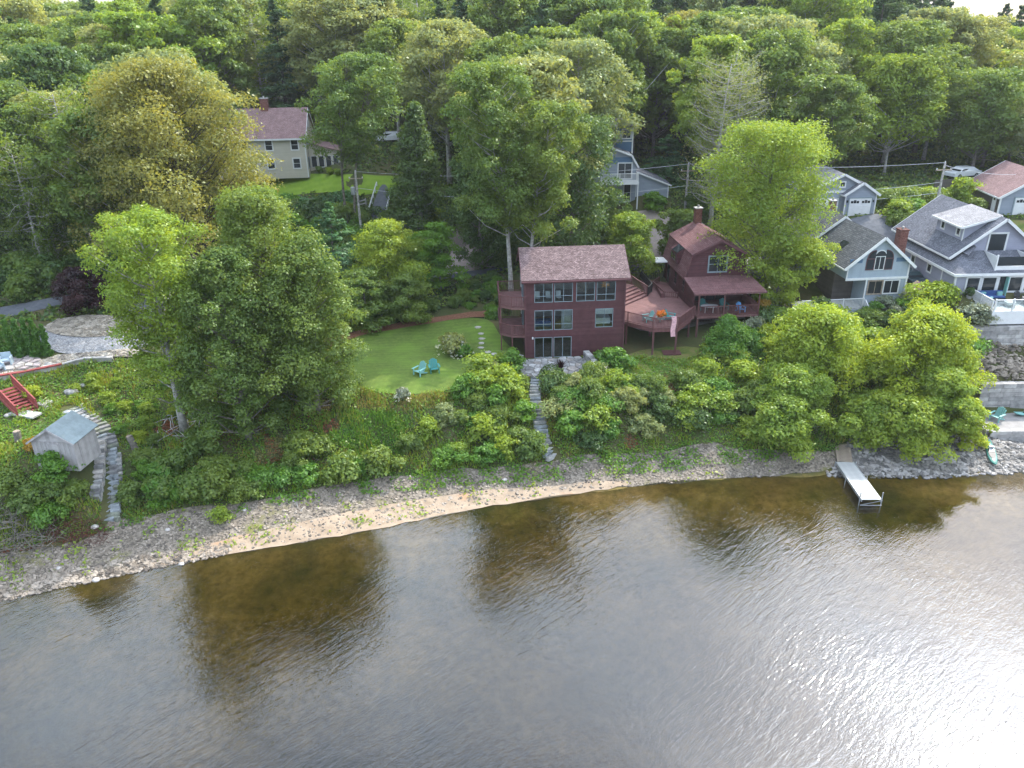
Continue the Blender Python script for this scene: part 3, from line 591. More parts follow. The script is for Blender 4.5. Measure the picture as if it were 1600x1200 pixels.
def pine_meshes(name, seed, Ht, R, cb, leafm, barkm, levels=16, per=6, dens=90, leaf=0.55, droop=0.15, upturn=0.1, irregular=0.25, wid=0.3):
    rng = np.random.RandomState(seed); rr = random.Random(seed); tb = MB()
    pts = [(rr.uniform(-1, 1)*0.01*Ht*i/5, rr.uniform(-1, 1)*0.01*Ht*i/5, i/5*Ht*0.99-0.3) for i in range(6)]
    tb.tube(pts, [0.017*Ht*(1-0.93*i/5) for i in range(6)], 8)
    Cs = []; Ns = []
    for l in range(levels):
        t = l/(levels-1); z = cb*Ht+(1-cb)*Ht*t*0.985
        for k in range(per):
            z = cb*Ht+(1-cb)*Ht*min(.99, max(0, t*0.985+rr.uniform(-.5, .5)/levels))
            az = rr.uniform(0, 2*pi); ln = R*(0.1+0.9*(1-t**1.7))*rr.uniform(1-irregular*1.5, 1+irregular*0.5)*(0.75+0.25*min(1, t*5))
            dz = -droop*ln if t < 0.6 else upturn*ln*1.5
            s0 = np.array([0, 0, z]); e = np.array([ln*cos(az), ln*sin(az), z+dz+rr.uniform(-.1, .1)*ln]); mid = (s0+e)/2+np.array([0, 0, upturn*ln])
            tb.tube([s0, mid, e], [0.035*(1.2-t)*Ht/14, 0.02*Ht/14, 0.01], 3, False)
            n = int(dens*(0.3+ln/R)); f = rng.uniform(0.18, 1.05, n)**0.8
            c = ((1-f)**2)[:, None]*s0+(2*f*(1-f))[:, None]*mid+(f**2)[:, None]*e
            side = np.array([-sin(az), cos(az), 0]); w_ = wid*ln*(1.1-f)+0.12
            c = c+side*(rng.uniform(-1, 1, n)*w_)[:, None]+np.array([0, 0, 1])*rng.normal(size=n)[:, None]*0.09*Ht/14
            Cs.append(c); nn = np.tile([0, 0, 1.0], (n, 1))+rng.normal(size=(n, 3))*0.38+np.array([cos(az), sin(az), 0])*0.25; Ns.append(nn)
    C = np.concatenate(Cs); Nn = np.concatenate(Ns); Nn /= np.linalg.norm(Nn, axis=1)[:, None]
    Ls = leaf*rng.uniform(0.6, 1.3, len(C)); Ws = Ls*rng.uniform(0.3, 0.5, len(C))
    return tb.mesh(name+'_trunk', barkm, True), np_mesh(name+'_crown', leaf_quads(C, Nn, Ls, Ws, rng), 4, leafm)
def bare_meshes(name, seed, Ht, R, leafm, barkm, nb=60, nleaf=5000, leaf=0.2, cb=0.2, twist=0.3, rise=0.5, lean=(0, 0)):
    """tree whose pale branches show, with a thin veil of leaves"""
    rng = np.random.RandomState(seed); rr = random.Random(seed); tb = MB()
    pts = [(lean[0]*Ht*(i/6)**1.5+rr.uniform(-1, 1)*0.01*Ht, lean[1]*Ht*(i/6)**1.5, i/6*Ht*0.95-0.3) for i in range(7)]
    tb.tube(pts, [0.016*Ht*(1-0.88*i/6) for i in range(7)], 8); tips = []
    for b in range(nb):
        t = cb+(1-cb)*(b+.5)/nb; f = t*5.99; a = min(5, int(f)); s0 = np.array(pts[a])+(np.array(pts[a+1])-np.array(pts[a]))*(f-a)
        az = b*2.4+rr.uniform(-.3, .3); ln = R*env('column', (t-cb)/(1-cb)*0.9)*rr.uniform(0.6, 1.05); P = [s0]; d = np.array([cos(az), sin(az), -0.1])
        for k in range(5):
            d = d+rng.normal(size=3)*twist*0.5+np.array([0, 0, rise*0.35]); d /= np.linalg.norm(d); P.append(P[-1]+d*ln/5)
        tb.tube(P, [0.075*(1.1-t)*Ht/15*(1-k/6) + 0.014 for k in range(6)], 4, False)
        for k in range(2, 6):
            for _ in range(3):
                d2 = d+rng.normal(size=3)*0.8; d2 /= np.linalg.norm(d2); e = P[k]+d2*ln*0.22; tb.tube([P[k], e], [0.014, 0.007], 3, False); tips.append(e); tips.append((P[k]+e)/2)
    T = np.array(tips); C = T[rng.choice(len(T), nleaf)]+rng.normal(size=(nleaf, 3))*0.28*R/3
    Nn = rng.normal(size=(nleaf, 3))+[0, 0, .6]; Nn /= np.linalg.norm(Nn, axis=1)[:, None]
    Ls = leaf*rng.uniform(.6, 1.3, nleaf)
    return tb.mesh(name+'_trunk', barkm, True), np_mesh(name+'_crown', leaf_quads(C, Nn, Ls, Ls*.55, rng), 4, leafm)
def tree(name, meshes, label, loc, rz=0, sc=(1, 1, 1), group=None, leaf=None, cat='tree'):
    t = thing(name, label, cat, loc, rz, group)
    put('trunk', meshes[0], t, sc=sc); put('crown', meshes[1], t, sc=sc, mat=leaf)
    return t
def spot(cx, ytop, wpx, Y):
    """base point, height and crown radius of a tree whose top stands at a photograph pixel, Y metres away"""
    p = UY(cx, ytop, Y); zc = (p-np.array([0, 0, CZ]))@fw; b = h(p[0], Y); return (p[0], Y, b-0.15), p[2]-b, wpx/2*zc/F_PX

# the trees that stand out, each with a shape of its own:  centre px, top px, width px, distance, ...
def solo(name, label, cx, ytop, wpx, Y, kind, cb, nb, nl, leaf, lm, bk='bark', basex=None, **kw):
    loc, Ht, R = spot(cx, ytop, wpx, Y)
    if basex is not None:
        bx = UY(basex, 400, Y)[0]; lean = ((loc[0]-bx)/Ht, 0); loc = (bx, Y, h(bx, Y)-0.15); kw['lean'] = lean
    sd = int(cx*7+ytop); ms = tree_meshes(name, kind, sd, Ht, R*1.0, cb, nb, nl, leaf, LEAF[lm], M[bk], **kw)
    return tree(name, ms, label, loc)
solo('maple_tree', 'tall dark green maple with drooping foliage, tallest of the clump between shed and lawn', 395, 290, 235, 59, 'dome', 0.08, 130, 64000, 0.21, 'mid', flat=0.95, blobr=(0.11, 0.25), asym=0.3, spread=0.3)
solo('maple_tree', 'dark green tree in front of the tallest maple, its crown hanging almost to the bank', 335, 385, 165, 54.5, 'dome', 0.04, 100, 46000, 0.21, 'mid', flat=1.0, blobr=(0.12, 0.26), asym=0.3, spread=0.3)
solo('maple_tree', 'dark leafy tree at the left edge of the mown lawn', 462, 385, 150, 57, 'dome', 0.06, 80, 38000, 0.21, 'mid', flat=1.0)
solo('ash_tree', 'light green loose tree left of the dark maples, beside the gravel drive', 212, 325, 190, 55, 'column', 0.22, 85, 34000, 0.22, 'bright', bk='bark_pale', spread=0.35, flat=0.8, blobr=(0.14, 0.24))
solo('oak_tree', 'broad golden-olive oak with a wide dome crown left of the cream house', 237, 88, 340, 80, 'dome', 0.16, 170, 62000, 0.29, 'olive', bk='bark_dark', flat=0.75, blobr=(0.13, 0.2))
solo('maple_tree', 'tall green maple with bare pale stem just behind the flat-fronted maroon house', 768, 97, 155, 77, 'column', 0.37, 100, 44000, 0.25, 'mid', bk='bark_pale', flat=0.8, blobr=(0.12, 0.25), asym=0.3, spread=0.3, basex=798, rtrunk=0.27)
solo('maple_tree', 'tall green maple with slanting pale stem right of its twin behind the maroon house', 858, 150, 130, 76, 'column', 0.4, 80, 34000, 0.25, 'mid', bk='bark_pale', flat=1.0, blobr=(0.12, 0.25), asym=0.3, spread=0.3, basex=826, rtrunk=0.24)
solo('maple_tree', 'shaded dark tree left of and behind the first pale-stemmed maple', 745, 205, 105, 87, 'column', 0.03, 60, 18000, 0.32, 'dark', flat=1.0)
solo('maple_tree', 'dark green tree behind the two pale-stemmed maples', 895, 175, 155, 84, 'column', 0.08, 70, 22000, 0.32, 'dark', flat=1.0)
solo('oak_tree', 'tall pale green oak rising between the twin maples and the blue-grey house', 905, 58, 200, 97, 'round', 0.3, 110, 26000, 0.36, 'pale', bk='bark_pale', flat=0.75, blobr=(0.14, 0.22))
solo('locust_tree', 'tree with two thin leaning stems on the lawn of the cream house', 556, 75, 150, 99, 'round', 0.42, 80, 20000, 0.34, 'mid', bk='bark', trunks=2, basex=553, rtrunk=0.2)
solo('oak_tree', 'rounded light green oak behind the white utility pole', 690, 28, 190, 112, 'round', 0.35, 110, 26000, 0.4, 'pale', bk='bark_pale', blobr=(0.14, 0.22))
solo('oak_tree', 'rounded light green oak with forked limbs left of the centre of the wood', 610, 28, 130, 118, 'round', 0.35, 70, 15000, 0.42, 'mid', bk='bark_pale')
solo('maple_tree', 'pointed dark green young maple beside the asphalt path', 645, 157, 120, 95, 'cone', 0.12, 75, 20000, 0.33, 'dark', bk='bark_pale', flat=0.8, blobr=(0.2, 0.3))
solo('ash_tree', 'tall bright green ash between the gambrel cottage and the light blue cottage', 1213, 186, 190, 77, 'column', 0.14, 110, 48000, 0.24, 'bright', bk='bark', flat=0.9, basex=1195, spread=0.3, rtrunk=0.24)
solo('ash_tree', 'lower bright crown leaning right over the light blue cottage roof', 1262, 372, 105, 74, 'column', 0.12, 55, 15000, 0.26, 'bright', flat=0.85, basex=1215)
solo('oak_tree', 'dark round-topped oak behind the bare larch', 1075, 14, 130, 125, 'round', 0.3, 80, 16000, 0.42, 'olive', bk='bark_dark')
solo('birch_tree', 'sunlit yellow-green tree with a pale stem behind the two-door garage', 1415, 82, 125, 108, 'column', 0.3, 90, 19000, 0.36, 'bright', bk='bark_pale', spread=0.35, rtrunk=0.2)
solo('birch_tree', 'airy yellow-green tree above the shingled garage at the right edge', 1555, 105, 130, 106, 'column', 0.24, 90, 18000, 0.36, 'mid', bk='bark', spread=0.4)
solo('birch_tree', 'slender yellow-green tree standing free left of the garage', 1290, 90, 80, 122, 'column', 0.25, 60, 13000, 0.4, 'bright', bk='bark_pale', spread=0.35)
solo('willow_tree', 'yellow-green waterside tree above the left bank of the dock', 1292, 478, 165, 62, 'dome', 0.05, 90, 28000, 0.24, 'yellow', blobr=(0.16, 0.26), flat=0.9)
solo('willow_tree', 'broad sunlit waterside tree between the dock and the stone block wall', 1462, 480, 180, 61, 'dome', 0.10, 110, 34000, 0.24, 'yellow', blobr=(0.14, 0.22), flat=0.85)
solo('willow_tree', 'leafy green tree hanging over the kayak on the rocky shore', 1487, 575, 120, 57, 'dome', 0.1, 60, 17000, 0.24, 'bright', blobr=(0.16, 0.26))
solo('willow_tree', 'low leafy tree spreading over the top of the dock ramp', 1378, 615, 130, 57.5, 'dome', 0.08, 50, 14000, 0.24, 'bright', blobr=(0.18, 0.28))
solo('willow_tree', 'bushy green tree low on the bank beside the dock ramp', 1250, 570, 130, 58, 'dome', 0.04, 60, 18000, 0.24, 'bright', blobr=(0.18, 0.28))
solo('willow_tree', 'low rounded crown right above the water left of the dock ramp', 1225, 610, 125, 56.3, 'dome', 0.02, 45, 13000, 0.24, 'bright', blobr=(0.2, 0.3))
solo('willow_tree', 'low crown overhanging the dark rocks just right of the dock', 1425, 618, 125, 55.6, 'dome', 0.05, 50, 14000, 0.24, 'bright', blobr=(0.2, 0.3))
solo('willow_tree', 'low crown above the dark green kayak at the right of the rocky shore', 1515, 622, 85, 56.5, 'dome', 0.05, 35, 9000, 0.24, 'yellow', blobr=(0.2, 0.3))
solo('elm_tree', 'feathery bright green young tree in front of the porch of the gambrel cottage', 1140, 490, 95, 66, 'cone', 0.04, 50, 13000, 0.2, 'fresh', blobr=(0.24, 0.36))
solo('dogwood_tree', 'small light green tree between the two maroon buildings', 985, 330, 100, 83, 'dome', 0.1, 60, 15000, 0.26, 'bright', flat=0.6)
solo('maple_tree', 'layered yellow-green maple between the lawn and the cream house', 598, 342, 130, 79, 'dome', 0.06, 70, 20000, 0.24, 'bright', flat=0.45, blobr=(0.2, 0.32))
solo('maple_tree', 'small layered green maple beside the gravel drive', 682, 345, 80, 81, 'dome', 0.06, 40, 10000, 0.24, 'fresh', flat=0.5, blobr=(0.22, 0.34))
solo('dogwood_tree', 'low spreading dark green tree behind the mulch bed', 565, 420, 110, 74, 'dome', 0.03, 50, 14000, 0.24, 'mid', flat=0.6)
solo('dogwood_tree', 'low dark tree in front of the layered yellow-green maple', 632, 425, 90, 74.5, 'dome', 0.03, 45, 12000, 0.24, 'mid', flat=0.6)
solo('japanese_maple', 'low dark purple Japanese maple beside the driveway loop', 118, 415, 100, 72, 'dome', 0.05, 45, 12000, 0.2, 'purple', bk='bark_dark', flat=0.6)
solo('oak_tree', 'leafy tree hanging over the drive beside the blue-grey house', 950, 290, 70, 92, 'dome', 0.08, 40, 9000, 0.3, 'mid')
solo('maple_tree', 'round dark tree behind the chimney of the gambrel cottage', 1065, 325, 85, 87, 'dome', 0.06, 45, 10000, 0.3, 'mid', flat=0.7)
solo('apple_tree', 'round bushy tree in front of the utility pole at the right garage', 1420, 292, 110, 93, 'dome', 0.04, 45, 10000, 0.32, 'mid')
# conifers and bare trees of their own
def solo2(name, label, maker, cx, ytop, wpx, Y, *a, **k):
    loc, Ht, R = spot(cx, ytop, wpx, Y); return tree(name, maker(name, int(cx*3+ytop), Ht, R, *a, **k), label, loc)
solo2('white_pine', 'soft blue-green young white pine below the fence of the cream house lawn', pine_meshes, 512, 315, 120, 81, 0.04, LEAF['bluepine'], M['bark'], levels=12, per=8, dens=130, leaf=0.36, droop=-0.1, upturn=0.12, wid=0.4)
solo2('white_pine', 'blue-green pine in the shade left of the bare larch', pine_meshes, 1045, 210, 110, 105, 0.08, LEAF['bluepine'], M['bark_dark'], levels=12, per=7, dens=80, leaf=0.5, wid=0.4)
solo2('larch_tree', 'half-bare larch with a pale trunk and arching branches behind the gambrel cottage', bare_meshes, 1135, 78, 125, 93, LEAF['pale'], M['bark_pale'], nb=95, nleaf=8500, leaf=0.22, cb=0.16, twist=0.15, rise=0.4, lean=(0.03, 0))
solo2('larch_tree', 'second thinner bare trunk just right of the half-bare larch', bare_meshes, 1160, 95, 100, 95, LEAF['pale'], M['bark_pale'], nb=60, nleaf=4000, leaf=0.22, cb=0.3, twist=0.15, rise=0.4)
solo2('oak_tree', 'gnarled tree with bare pale branches left of the golden oak', bare_meshes, 75, 125, 130, 86, LEAF['mid'], M['bark_pale'], nb=60, nleaf=9000, leaf=0.3, cb=0.3, twist=0.5, rise=0.35)
solo2('oak_tree', 'dying grey tree with twisted limbs at the left edge of the photo', bare_meshes, 12, 215, 120, 80, LEAF['mid'], M['bark_pale'], nb=50, nleaf=6000, leaf=0.3, cb=0.3, twist=0.6, rise=0.2)
solo2('oak_tree', 'thin half-bare tree above the purple Japanese maple', bare_meshes, 60, 290, 150, 83, LEAF['dark'], M['bark_pale'], nb=60, nleaf=11000, leaf=0.32, cb=0.15, twist=0.5, rise=0.25)
solo2('dead_tree', 'pale dead treetop poking out above the wood right of the larch', bare_meshes, 1297, 58, 45, 128, LEAF['olive'], M['bark_pale'], nb=40, nleaf=500, leaf=0.3, cb=0.4, twist=0.3, rise=0.8)

# forest: shared shapes, each tree its own thing
FOR = []
for k, (kind, hh_, rr_, lm) in enumerate([('round', 19, 6.6, 'mid'), ('round', 20, 7.4, 'pale'), ('dome', 18, 7.0, 'mid'), ('column', 21, 5.2, 'bright'), ('column', 20, 5.8, 'mid'), ('round', 19, 6.4, 'mid')]):
    FOR.append(('broad', hh_, tree_meshes('forest_tree', kind, 500+k, hh_, rr_, 0.3, 110, 24000, 0.42, LEAF[lm], M['bark_pale'] if k % 2 else M['bark'], blobr=(0.1, 0.22), asym=0.3, spread=0.3), lm))
for k, (hh_, rr_) in enumerate([(23, 5.0), (21, 5.6), (24, 4.6)]):
    FOR.append(('pine', hh_, pine_meshes('forest_pine', 700+k, hh_, rr_, 0.22, LEAF['pine'], M['bark_dark'], levels=26, per=5, dens=105, leaf=0.55, droop=0.02, upturn=0.1, wid=0.55, irregular=0.5), 'pine'))
FOR.append(('bare', 17, bare_meshes('forest_bare', 801, 17, 3.6, LEAF['mid'], M['bark_pale'], nb=45, nleaf=6000, leaf=0.35, cb=0.35), 'mid'))
taken = [(o.location.x, o.location.y, 4.6) for o in COL.objects if o.type == 'EMPTY' and o.get('category') == 'tree']
# open ground that must stay free: (x0, x1, y0, y1)
KEEP = [(-45, -13, 92, 122), (-16, 2, 70, 100), (-32, -11, 55, 92), (8, 28, 62, 99), (28, 62, 55, 96), (50, 62, 96, 104), (-45, -20, 40, 71), (-60, -45, 40, 72), (-4, 14, 60, 76), (10, 24, 86, 104), (62, 80, 55, 86)]
rf = random.Random(11); cnt = 0; spots = []
yy = 80.0
while yy < 215:
    stepx = 7.6+(yy-80)*0.026; xx = -0.75*yy-12
    while xx < 0.75*yy+26:
        x = xx+rf.uniform(-2.3, 2.3); y = yy+rf.uniform(-2.3, 2.3); xx += stepx
        if any(a < x < b and c < y < d for a, b, c, d in KEEP): continue
        if any((x-a)**2+(y-b)**2 < r*r for a, b, r in taken): continue
        spots.append((x, y))
    yy += stepx*0.9
side = lambda x, y: 'left' if x/y < -0.22 else ('middle' if x/y < 0.2 else 'right')
NAMEK = {'mid': 'mid-green', 'pale': 'pale green', 'bright': 'yellow-green', 'olive': 'golden-olive', 'dark': 'dark green', 'pine': 'dark'}
PLACE = {('left', 0): 'at the edge of the wood beyond the driveway loop', ('left', 1): 'in the wood left of and behind the cream house', ('left', 2): 'far back in the wood at upper left',
         ('middle', 0): 'at the edge of the wood behind the twin maples', ('middle', 1): 'in the wood behind the blue-grey house', ('middle', 2): 'far back in the wood at top centre',
         ('right', 0): 'at the edge of the wood around the right-hand garages', ('right', 1): 'in the wood behind the right-hand garages', ('right', 2): 'far back in the wood at upper right'}
COLS = [(-.58, 'above the purple maple'), (-.48, 'left of the golden oak'), (-.38, 'above the golden oak'), (-.28, 'behind the cream house'), (-.17, 'above the leaning-stem tree'), (-.08, 'above the pointed young maple'), (.02, 'above the first twin maple'), (.1, 'above the second twin maple'), (.18, 'above the blue-grey house'), (.27, 'behind the bare larch'), (.36, 'above the bright ash'), (.45, 'above the two-door garage'), (.54, 'above the right utility pole'), (.6, 'above the shingled garage'), (9, 'beyond the right-hand garage')]
for x, y in spots:
    sd_ = side(x, y); dp = 0 if y < 112 else (1 if y < 150 else 2)
    pine_p = 0.15 if y < 120 else 0.45
    if x > 25 and y > 118: pine_p = 0.6
    if x < -20: pine_p *= 0.5
    if x/y > 0.53 and y > 125: continue                      # gap towards the far shore at the right
    r_ = rf.random()
    f = FOR[6+rf.randrange(3)] if r_ < pine_p else (FOR[9] if r_ > 0.955 else FOR[rf.randrange(6)])
    zt = 30.5+rf.uniform(-3.0, 3.0)+min(9.5, max(0, y-95)*0.22)+(2.5 if f[0] == 'pine' else 0)
    if x/y > 0.4: zt -= 1.0+max(0, (x/y-0.47))*30
    if x/y < -0.45: zt -= 1.0
    g0 = h(x, y); s = max(0.5, min(1.6, (zt-g0)/f[1])); lm = f[3]
    if f[0] == 'broad' and rf.random() < 0.4: lm = rf.choice(['mid', 'pale', 'bright', 'dark', 'pale', 'bright'])
    kindn = {'broad': 'broadleaf tree', 'pine': 'pine', 'bare': 'half-bare tree'}[f[0]]
    u_ = x/y; spot_ = next(n_ for lim, n_ in COLS if u_ < lim); lab = '%s %s|in the wood %s' % (NAMEK[lm], kindn, spot_)
    tree({'broad': 'broadleaf_tree', 'pine': 'pine_tree', 'bare': 'half_bare_tree'}[f[0]], f[2], lab, (x, y, g0-0.2), rf.uniform(0, 6.28), (s*rf.uniform(.9, 1.12),)*2+(s,), lab, LEAF[lm]); cnt += 1
# lone pines and rounded crowns that frame the opening at upper right
for cx_, yt_, Y_, k_, lm_ in [(1448, 4, 150, 6, 'pine'), (1425, -14, 140, 7, 'pine'), (1400, 2, 160, 8, 'pine'), (1500, 14, 190, 8, 'pine'), (1575, 4, 185, 6, 'pine'), (1598, 8, 165, 7, 'pine'), (1535, 22, 210, 7, 'pine'), (1550, 45, 150, 0, 'bright'), (1595, 40, 145, 1, 'bright'), (1500, 60, 140, 2, 'mid'), (1455, 72, 132, 3, 'mid'), (1520, 72, 128, 5, 'mid'),
                               (1580, 75, 128, 2, 'bright'), (1480, 62, 160, 1, 'mid'), (1620, 60, 140, 2, 'mid'), (1555, 66, 165, 4, 'mid')]:
    loc_, Ht_, R_ = spot(cx_, yt_, 100, Y_); f = FOR[k_]; s = Ht_/f[1]
    lab = ('dark pine|against the sky at upper right' if k_ > 5 else '%s rounded tree|below the sky strip, upper right' % NAMEK[lm_])
    tree('pine_tree' if k_ > 5 else 'broadleaf_tree', f[2], lab, loc_, rf.uniform(0, 6.28), (s*0.95, s*0.95, s), lab, LEAF[lm_])
# far shore woods, a mass nobody could count
rng = np.random.RandomState(77); n = 22000
X = rng.uniform(-100, 620, n); Yf = rng.uniform(420, 640, n); gg = H(X, Yf)
hmod = 11+4*np.sin(X/9.0)*np.sin(Yf/13.0)+3*np.sin(X/3.1+Yf/4.7)
C = np.stack([X, Yf, gg*0+12+hmod*rng.uniform(0.5, 1.15, n)], -1); Nn = rng.normal(size=(n, 3))*.6+[0, -.3, .8]; Nn /= np.linalg.norm(Nn, axis=1)[:, None]
Ls = rng.uniform(2.6, 4.4, n)
tag(put('far_woods', np_mesh('far_woods', leaf_quads(C, Nn, Ls, Ls*.7, rng), 4, LEAF['dark'])), kind='stuff')
print('forest trees', cnt)
# ------------------------------------------------------------------ building helpers
def add_uv(me):
    uv = me.uv_layers.new(name='UVMap')
    for p in me.polygons:
        n = p.normal; u = Vector((0, 0, 1)).cross(n)
        u = Vector((1, 0, 0)) if u.length < 0.05 else u.normalized()
        v = n.cross(u)
        for li in p.loop_indices:
            c = me.vertices[me.loops[li].vertex_index].co; uv.data[li].uv = (c.dot(u), c.dot(v))
    return me
def part(name, mb, mat, parent, uv=False, loc=(0,0,0), rot=(0,0,0)):
    me = mb.mesh(name, mat)
    if uv: add_uv(me)
    return put(name, me, parent, loc, rot)
def roofslab(parent, quads, mat, t=0.14, name='roof'):
    mb = MB()
    for q in quads: mb.slab(q, t)
    return part(name, mb, mat, parent, True)
def wall(parent, name, mat, loc, rz, w, h_, ops=(), t=0.16):
    """wall in its own plane: x along, z up, outside at -y; real openings with reveals"""
    xs = sorted({0, w, *[o[0] for o in ops], *[o[1] for o in ops]}); zs = sorted({0, h_, *[o[2] for o in ops], *[o[3] for o in ops]})
    mb = MB()
    for i in range(len(xs)-1):
        for j in range(len(zs)-1):
            cx_, cz_ = (xs[i]+xs[i+1])/2, (zs[j]+zs[j+1])/2
            if any(o[0] < cx_ < o[1] and o[2] < cz_ < o[3] for o in ops): continue
            x0, x1, z0, z1 = xs[i], xs[i+1], zs[j], zs[j+1]
            mb.add([(x0,0,z0),(x1,0,z0),(x1,0,z1),(x0,0,z1)], [(0,1,2,3)]); mb.add([(x0,t,z0),(x1,t,z0),(x1,t,z1),(x0,t,z1)], [(3,2,1,0)])
    for a, b, c, d in list(ops)+[(0, w, 0, h_)]:
        mb.add([(a,0,c),(b,0,c),(b,t,c),(a,t,c)], [(0,1,2,3)]); mb.add([(a,0,d),(b,0,d),(b,t,d),(a,t,d)], [(3,2,1,0)])
        mb.add([(a,0,c),(a,t,c),(a,t,d),(a,0,d)], [(0,1,2,3)]); mb.add([(b,0,c),(b,t,c),(b,t,d),(b,0,d)], [(3,2,1,0)])
    return part(name, mb, mat, parent, loc=loc, rot=(0, 0, rz))
_pane = None
def pane(parent, x0, x1, z0, z1, y, mat, name='pane'):
    global _pane
    if _pane is None: _pane = MB().box(-.5, .5, -.5, .5, -.5, .5).mesh('pane', M['glass'])
    return put(name, _pane, parent, ((x0+x1)/2, y, (z0+z1)/2), sc=(x1-x0, 0.012, z1-z0), mat=mat)
def window(parent, loc, rz, w, h_, cols=2, rows=1, split=None, trim='greytrim', glass='glass_dark', bar=0.06, proud=0.05, casing=0.0, name='window', depth=0.06):
    """frame with panes as sub-parts; origin at lower left outside corner of the frame"""
    mb = MB(); b = bar; y0, y1 = -proud, -proud+depth
    mb.box(0, w, y0, y1, 0, b); mb.box(0, w, y0, y1, h_-b, h_); mb.box(0, b, y0, y1, b, h_-b); mb.box(w-b, w, y0, y1, b, h_-b)
    if casing:
        c = casing; mb.box(-c, w+c, y0-.02, y1-.01, -c, -0.001); mb.box(-c, w+c, y0-.02, y1-.01, h_+.001, h_+c); mb.box(-c, -.001, y0-.02, y1-.01, 0, h_); mb.box(w+.001, w+c, y0-.02, y1-.01, 0, h_)
    zs = [b, h_-b]
    if split: zs = [b]+[s*h_ for s in split]+[h_-b]
    elif rows > 1: zs = [b+(h_-2*b)*i/rows for i in range(rows+1)]
    xs = [b+(w-2*b)*i/cols for i in range(cols+1)]
    for x in xs[1:-1]: mb.box(x-b*.4, x+b*.4, y0+.003, y1-.003, b, h_-b)
    for z in zs[1:-1]:
        for i in range(cols):
            mb.box(xs[i]+(b*.4 if i else 0), xs[i+1]-(b*.4 if i < cols-1 else 0), y0+.006, y1-.006, z-b*.4, z+b*.4)
    f = part(name, mb, M[trim], parent, loc=loc, rot=(0, 0, rz))
    for i in range(cols):
        for j in range(len(zs)-1): pane(f, xs[i]-.005, xs[i+1]+.005, zs[j]-.005, zs[j+1]+.005, (y0+y1)/2+.004, M[glass])
    return f
_bal = {}
def railing(parent, pts, h_=1.0, mat='deck_rail', sp=0.16, single=True, postsp=2.0, bw=0.04, bottom=0.1, closed=False, rail=(0.1, 0.06)):
    M_ = M[mat]; mb = MB()
    segs = [(Vector(pts[i]), Vector(pts[i+1])) for i in range(len(pts)-1)]
    for a, b in segs:
        mb.beam(a+Vector((0,0,h_)), b+Vector((0,0,h_)), rail[0], rail[1]); mb.beam(a+Vector((0,0,bottom)), b+Vector((0,0,bottom)), 0.05, 0.06)
    ps = MB(); done = []
    for a, b in segs:
        n = max(1, round((b-a).length/postsp))
        for k in range(n+1):
            p = a+(b-a)*k/n
            if any((p-q).length < 0.2 for q in done): continue
            done.append(p); ps.box(p.x-.05, p.x+.05, p.y-.05, p.y+.05, p.z, p.z+h_+.06)
    if not single:
        for a, b in segs:
            n = int((b-a).length/sp)
            for k in range(1, n):
                p = a+(b-a)*k/n; mb.box(p.x-bw/2, p.x+bw/2, p.y-bw/2, p.y+bw/2, p.z+bottom, p.z+h_)
        mb.add(ps.v, ps.f); return part('railing', mb, M_, parent)
    r = part('railing', mb, M_, parent)
    for p in done: put('railing_post', _unit(M_), r, (p.x, p.y, p.z+(h_+.06)/2), sc=(.1, .1, h_+.06))
    key = (mat, round(h_, 2))
    for a, b in segs:
        n = int((b-a).length/sp)
        for k in range(1, n):
            p = a+(b-a)*k/n; put('baluster', _unit(M_), r, (p.x, p.y, p.z+(h_+bottom)/2), sc=(bw, bw, h_-bottom))
    return r
_units = {}
def _unit(mat):
    if mat.name not in _units: _units[mat.name] = MB().box(-.5, .5, -.5, .5, -.5, .5).mesh('block_'+mat.name, mat)
    return _units[mat.name]
def blk(name, mat, parent, x0, x1, y0, y1, z0, z1):
    return put(name, _unit(M[mat] if isinstance(mat, str) else mat), parent, ((x0+x1)/2, (y0+y1)/2, (z0+z1)/2), sc=(x1-x0, y1-y0, z1-z0))
def chimney(parent, x0, x1, y0, y1, z0, z1, cap='concrete'):
    c = part('chimney', MB().box(x0, x1, y0, y1, z0, z1), M['brick'], parent, True)
    part('chimney_cap', MB().box(x0-.06, x1+.06, y0-.06, y1+.06, z1+.002, z1+.1), M[cap], c)
    part('flue', MB().lathe([(.12, 0), (.12, .25)], 8, ((x0+x1)/2, (y0+y1)/2, z1+.101)), M['stone'], c); return c
def gable_roof(parent, x0, x1, y0, y1, ze, zr, mat, oh=0.3, ohe=0.35, xr=None, t=0.16, trim=None):
    """ridge along y"""
    xr = (x0+x1)/2 if xr is None else xr
    sl = (zr-ze)/(xr-x0); sr = (zr-ze)/(x1-xr)
    L_ = [(x0-ohe, y0-oh, ze-sl*ohe+t), (xr, y0-oh, zr+t), (xr, y1+oh, zr+t), (x0-ohe, y1+oh, ze-sl*ohe+t)]
    R_ = [(xr, y0-oh, zr+t), (x1+ohe, y0-oh, ze-sr*ohe+t), (x1+ohe, y1+oh, ze-sr*ohe+t), (xr, y1+oh, zr+t)]
    r = roofslab(parent, [L_, R_], M[mat], t)
    if trim:
        mb = MB()
        for y in (y0-oh-.03, y1+oh+.03):
            mb.beam((x0-ohe, y, ze-sl*ohe+.03), (xr, y, zr+.05), .05, .26); mb.beam((xr, y, zr+.05), (x1+ohe, y, ze-sr*ohe+.03), .05, .26)
        mb.beam((x0-ohe-.03, y0-oh, ze-sl*ohe+.03), (x0-ohe-.03, y1+oh, ze-sl*ohe+.03), .08, .16); mb.beam((x1+ohe+.03, y0-oh, ze-sr*ohe+.03), (x1+ohe+.03, y1+oh, ze-sr*ohe+.03), .08, .16)
        part('roof_trim', mb, M[trim], r)
    return r
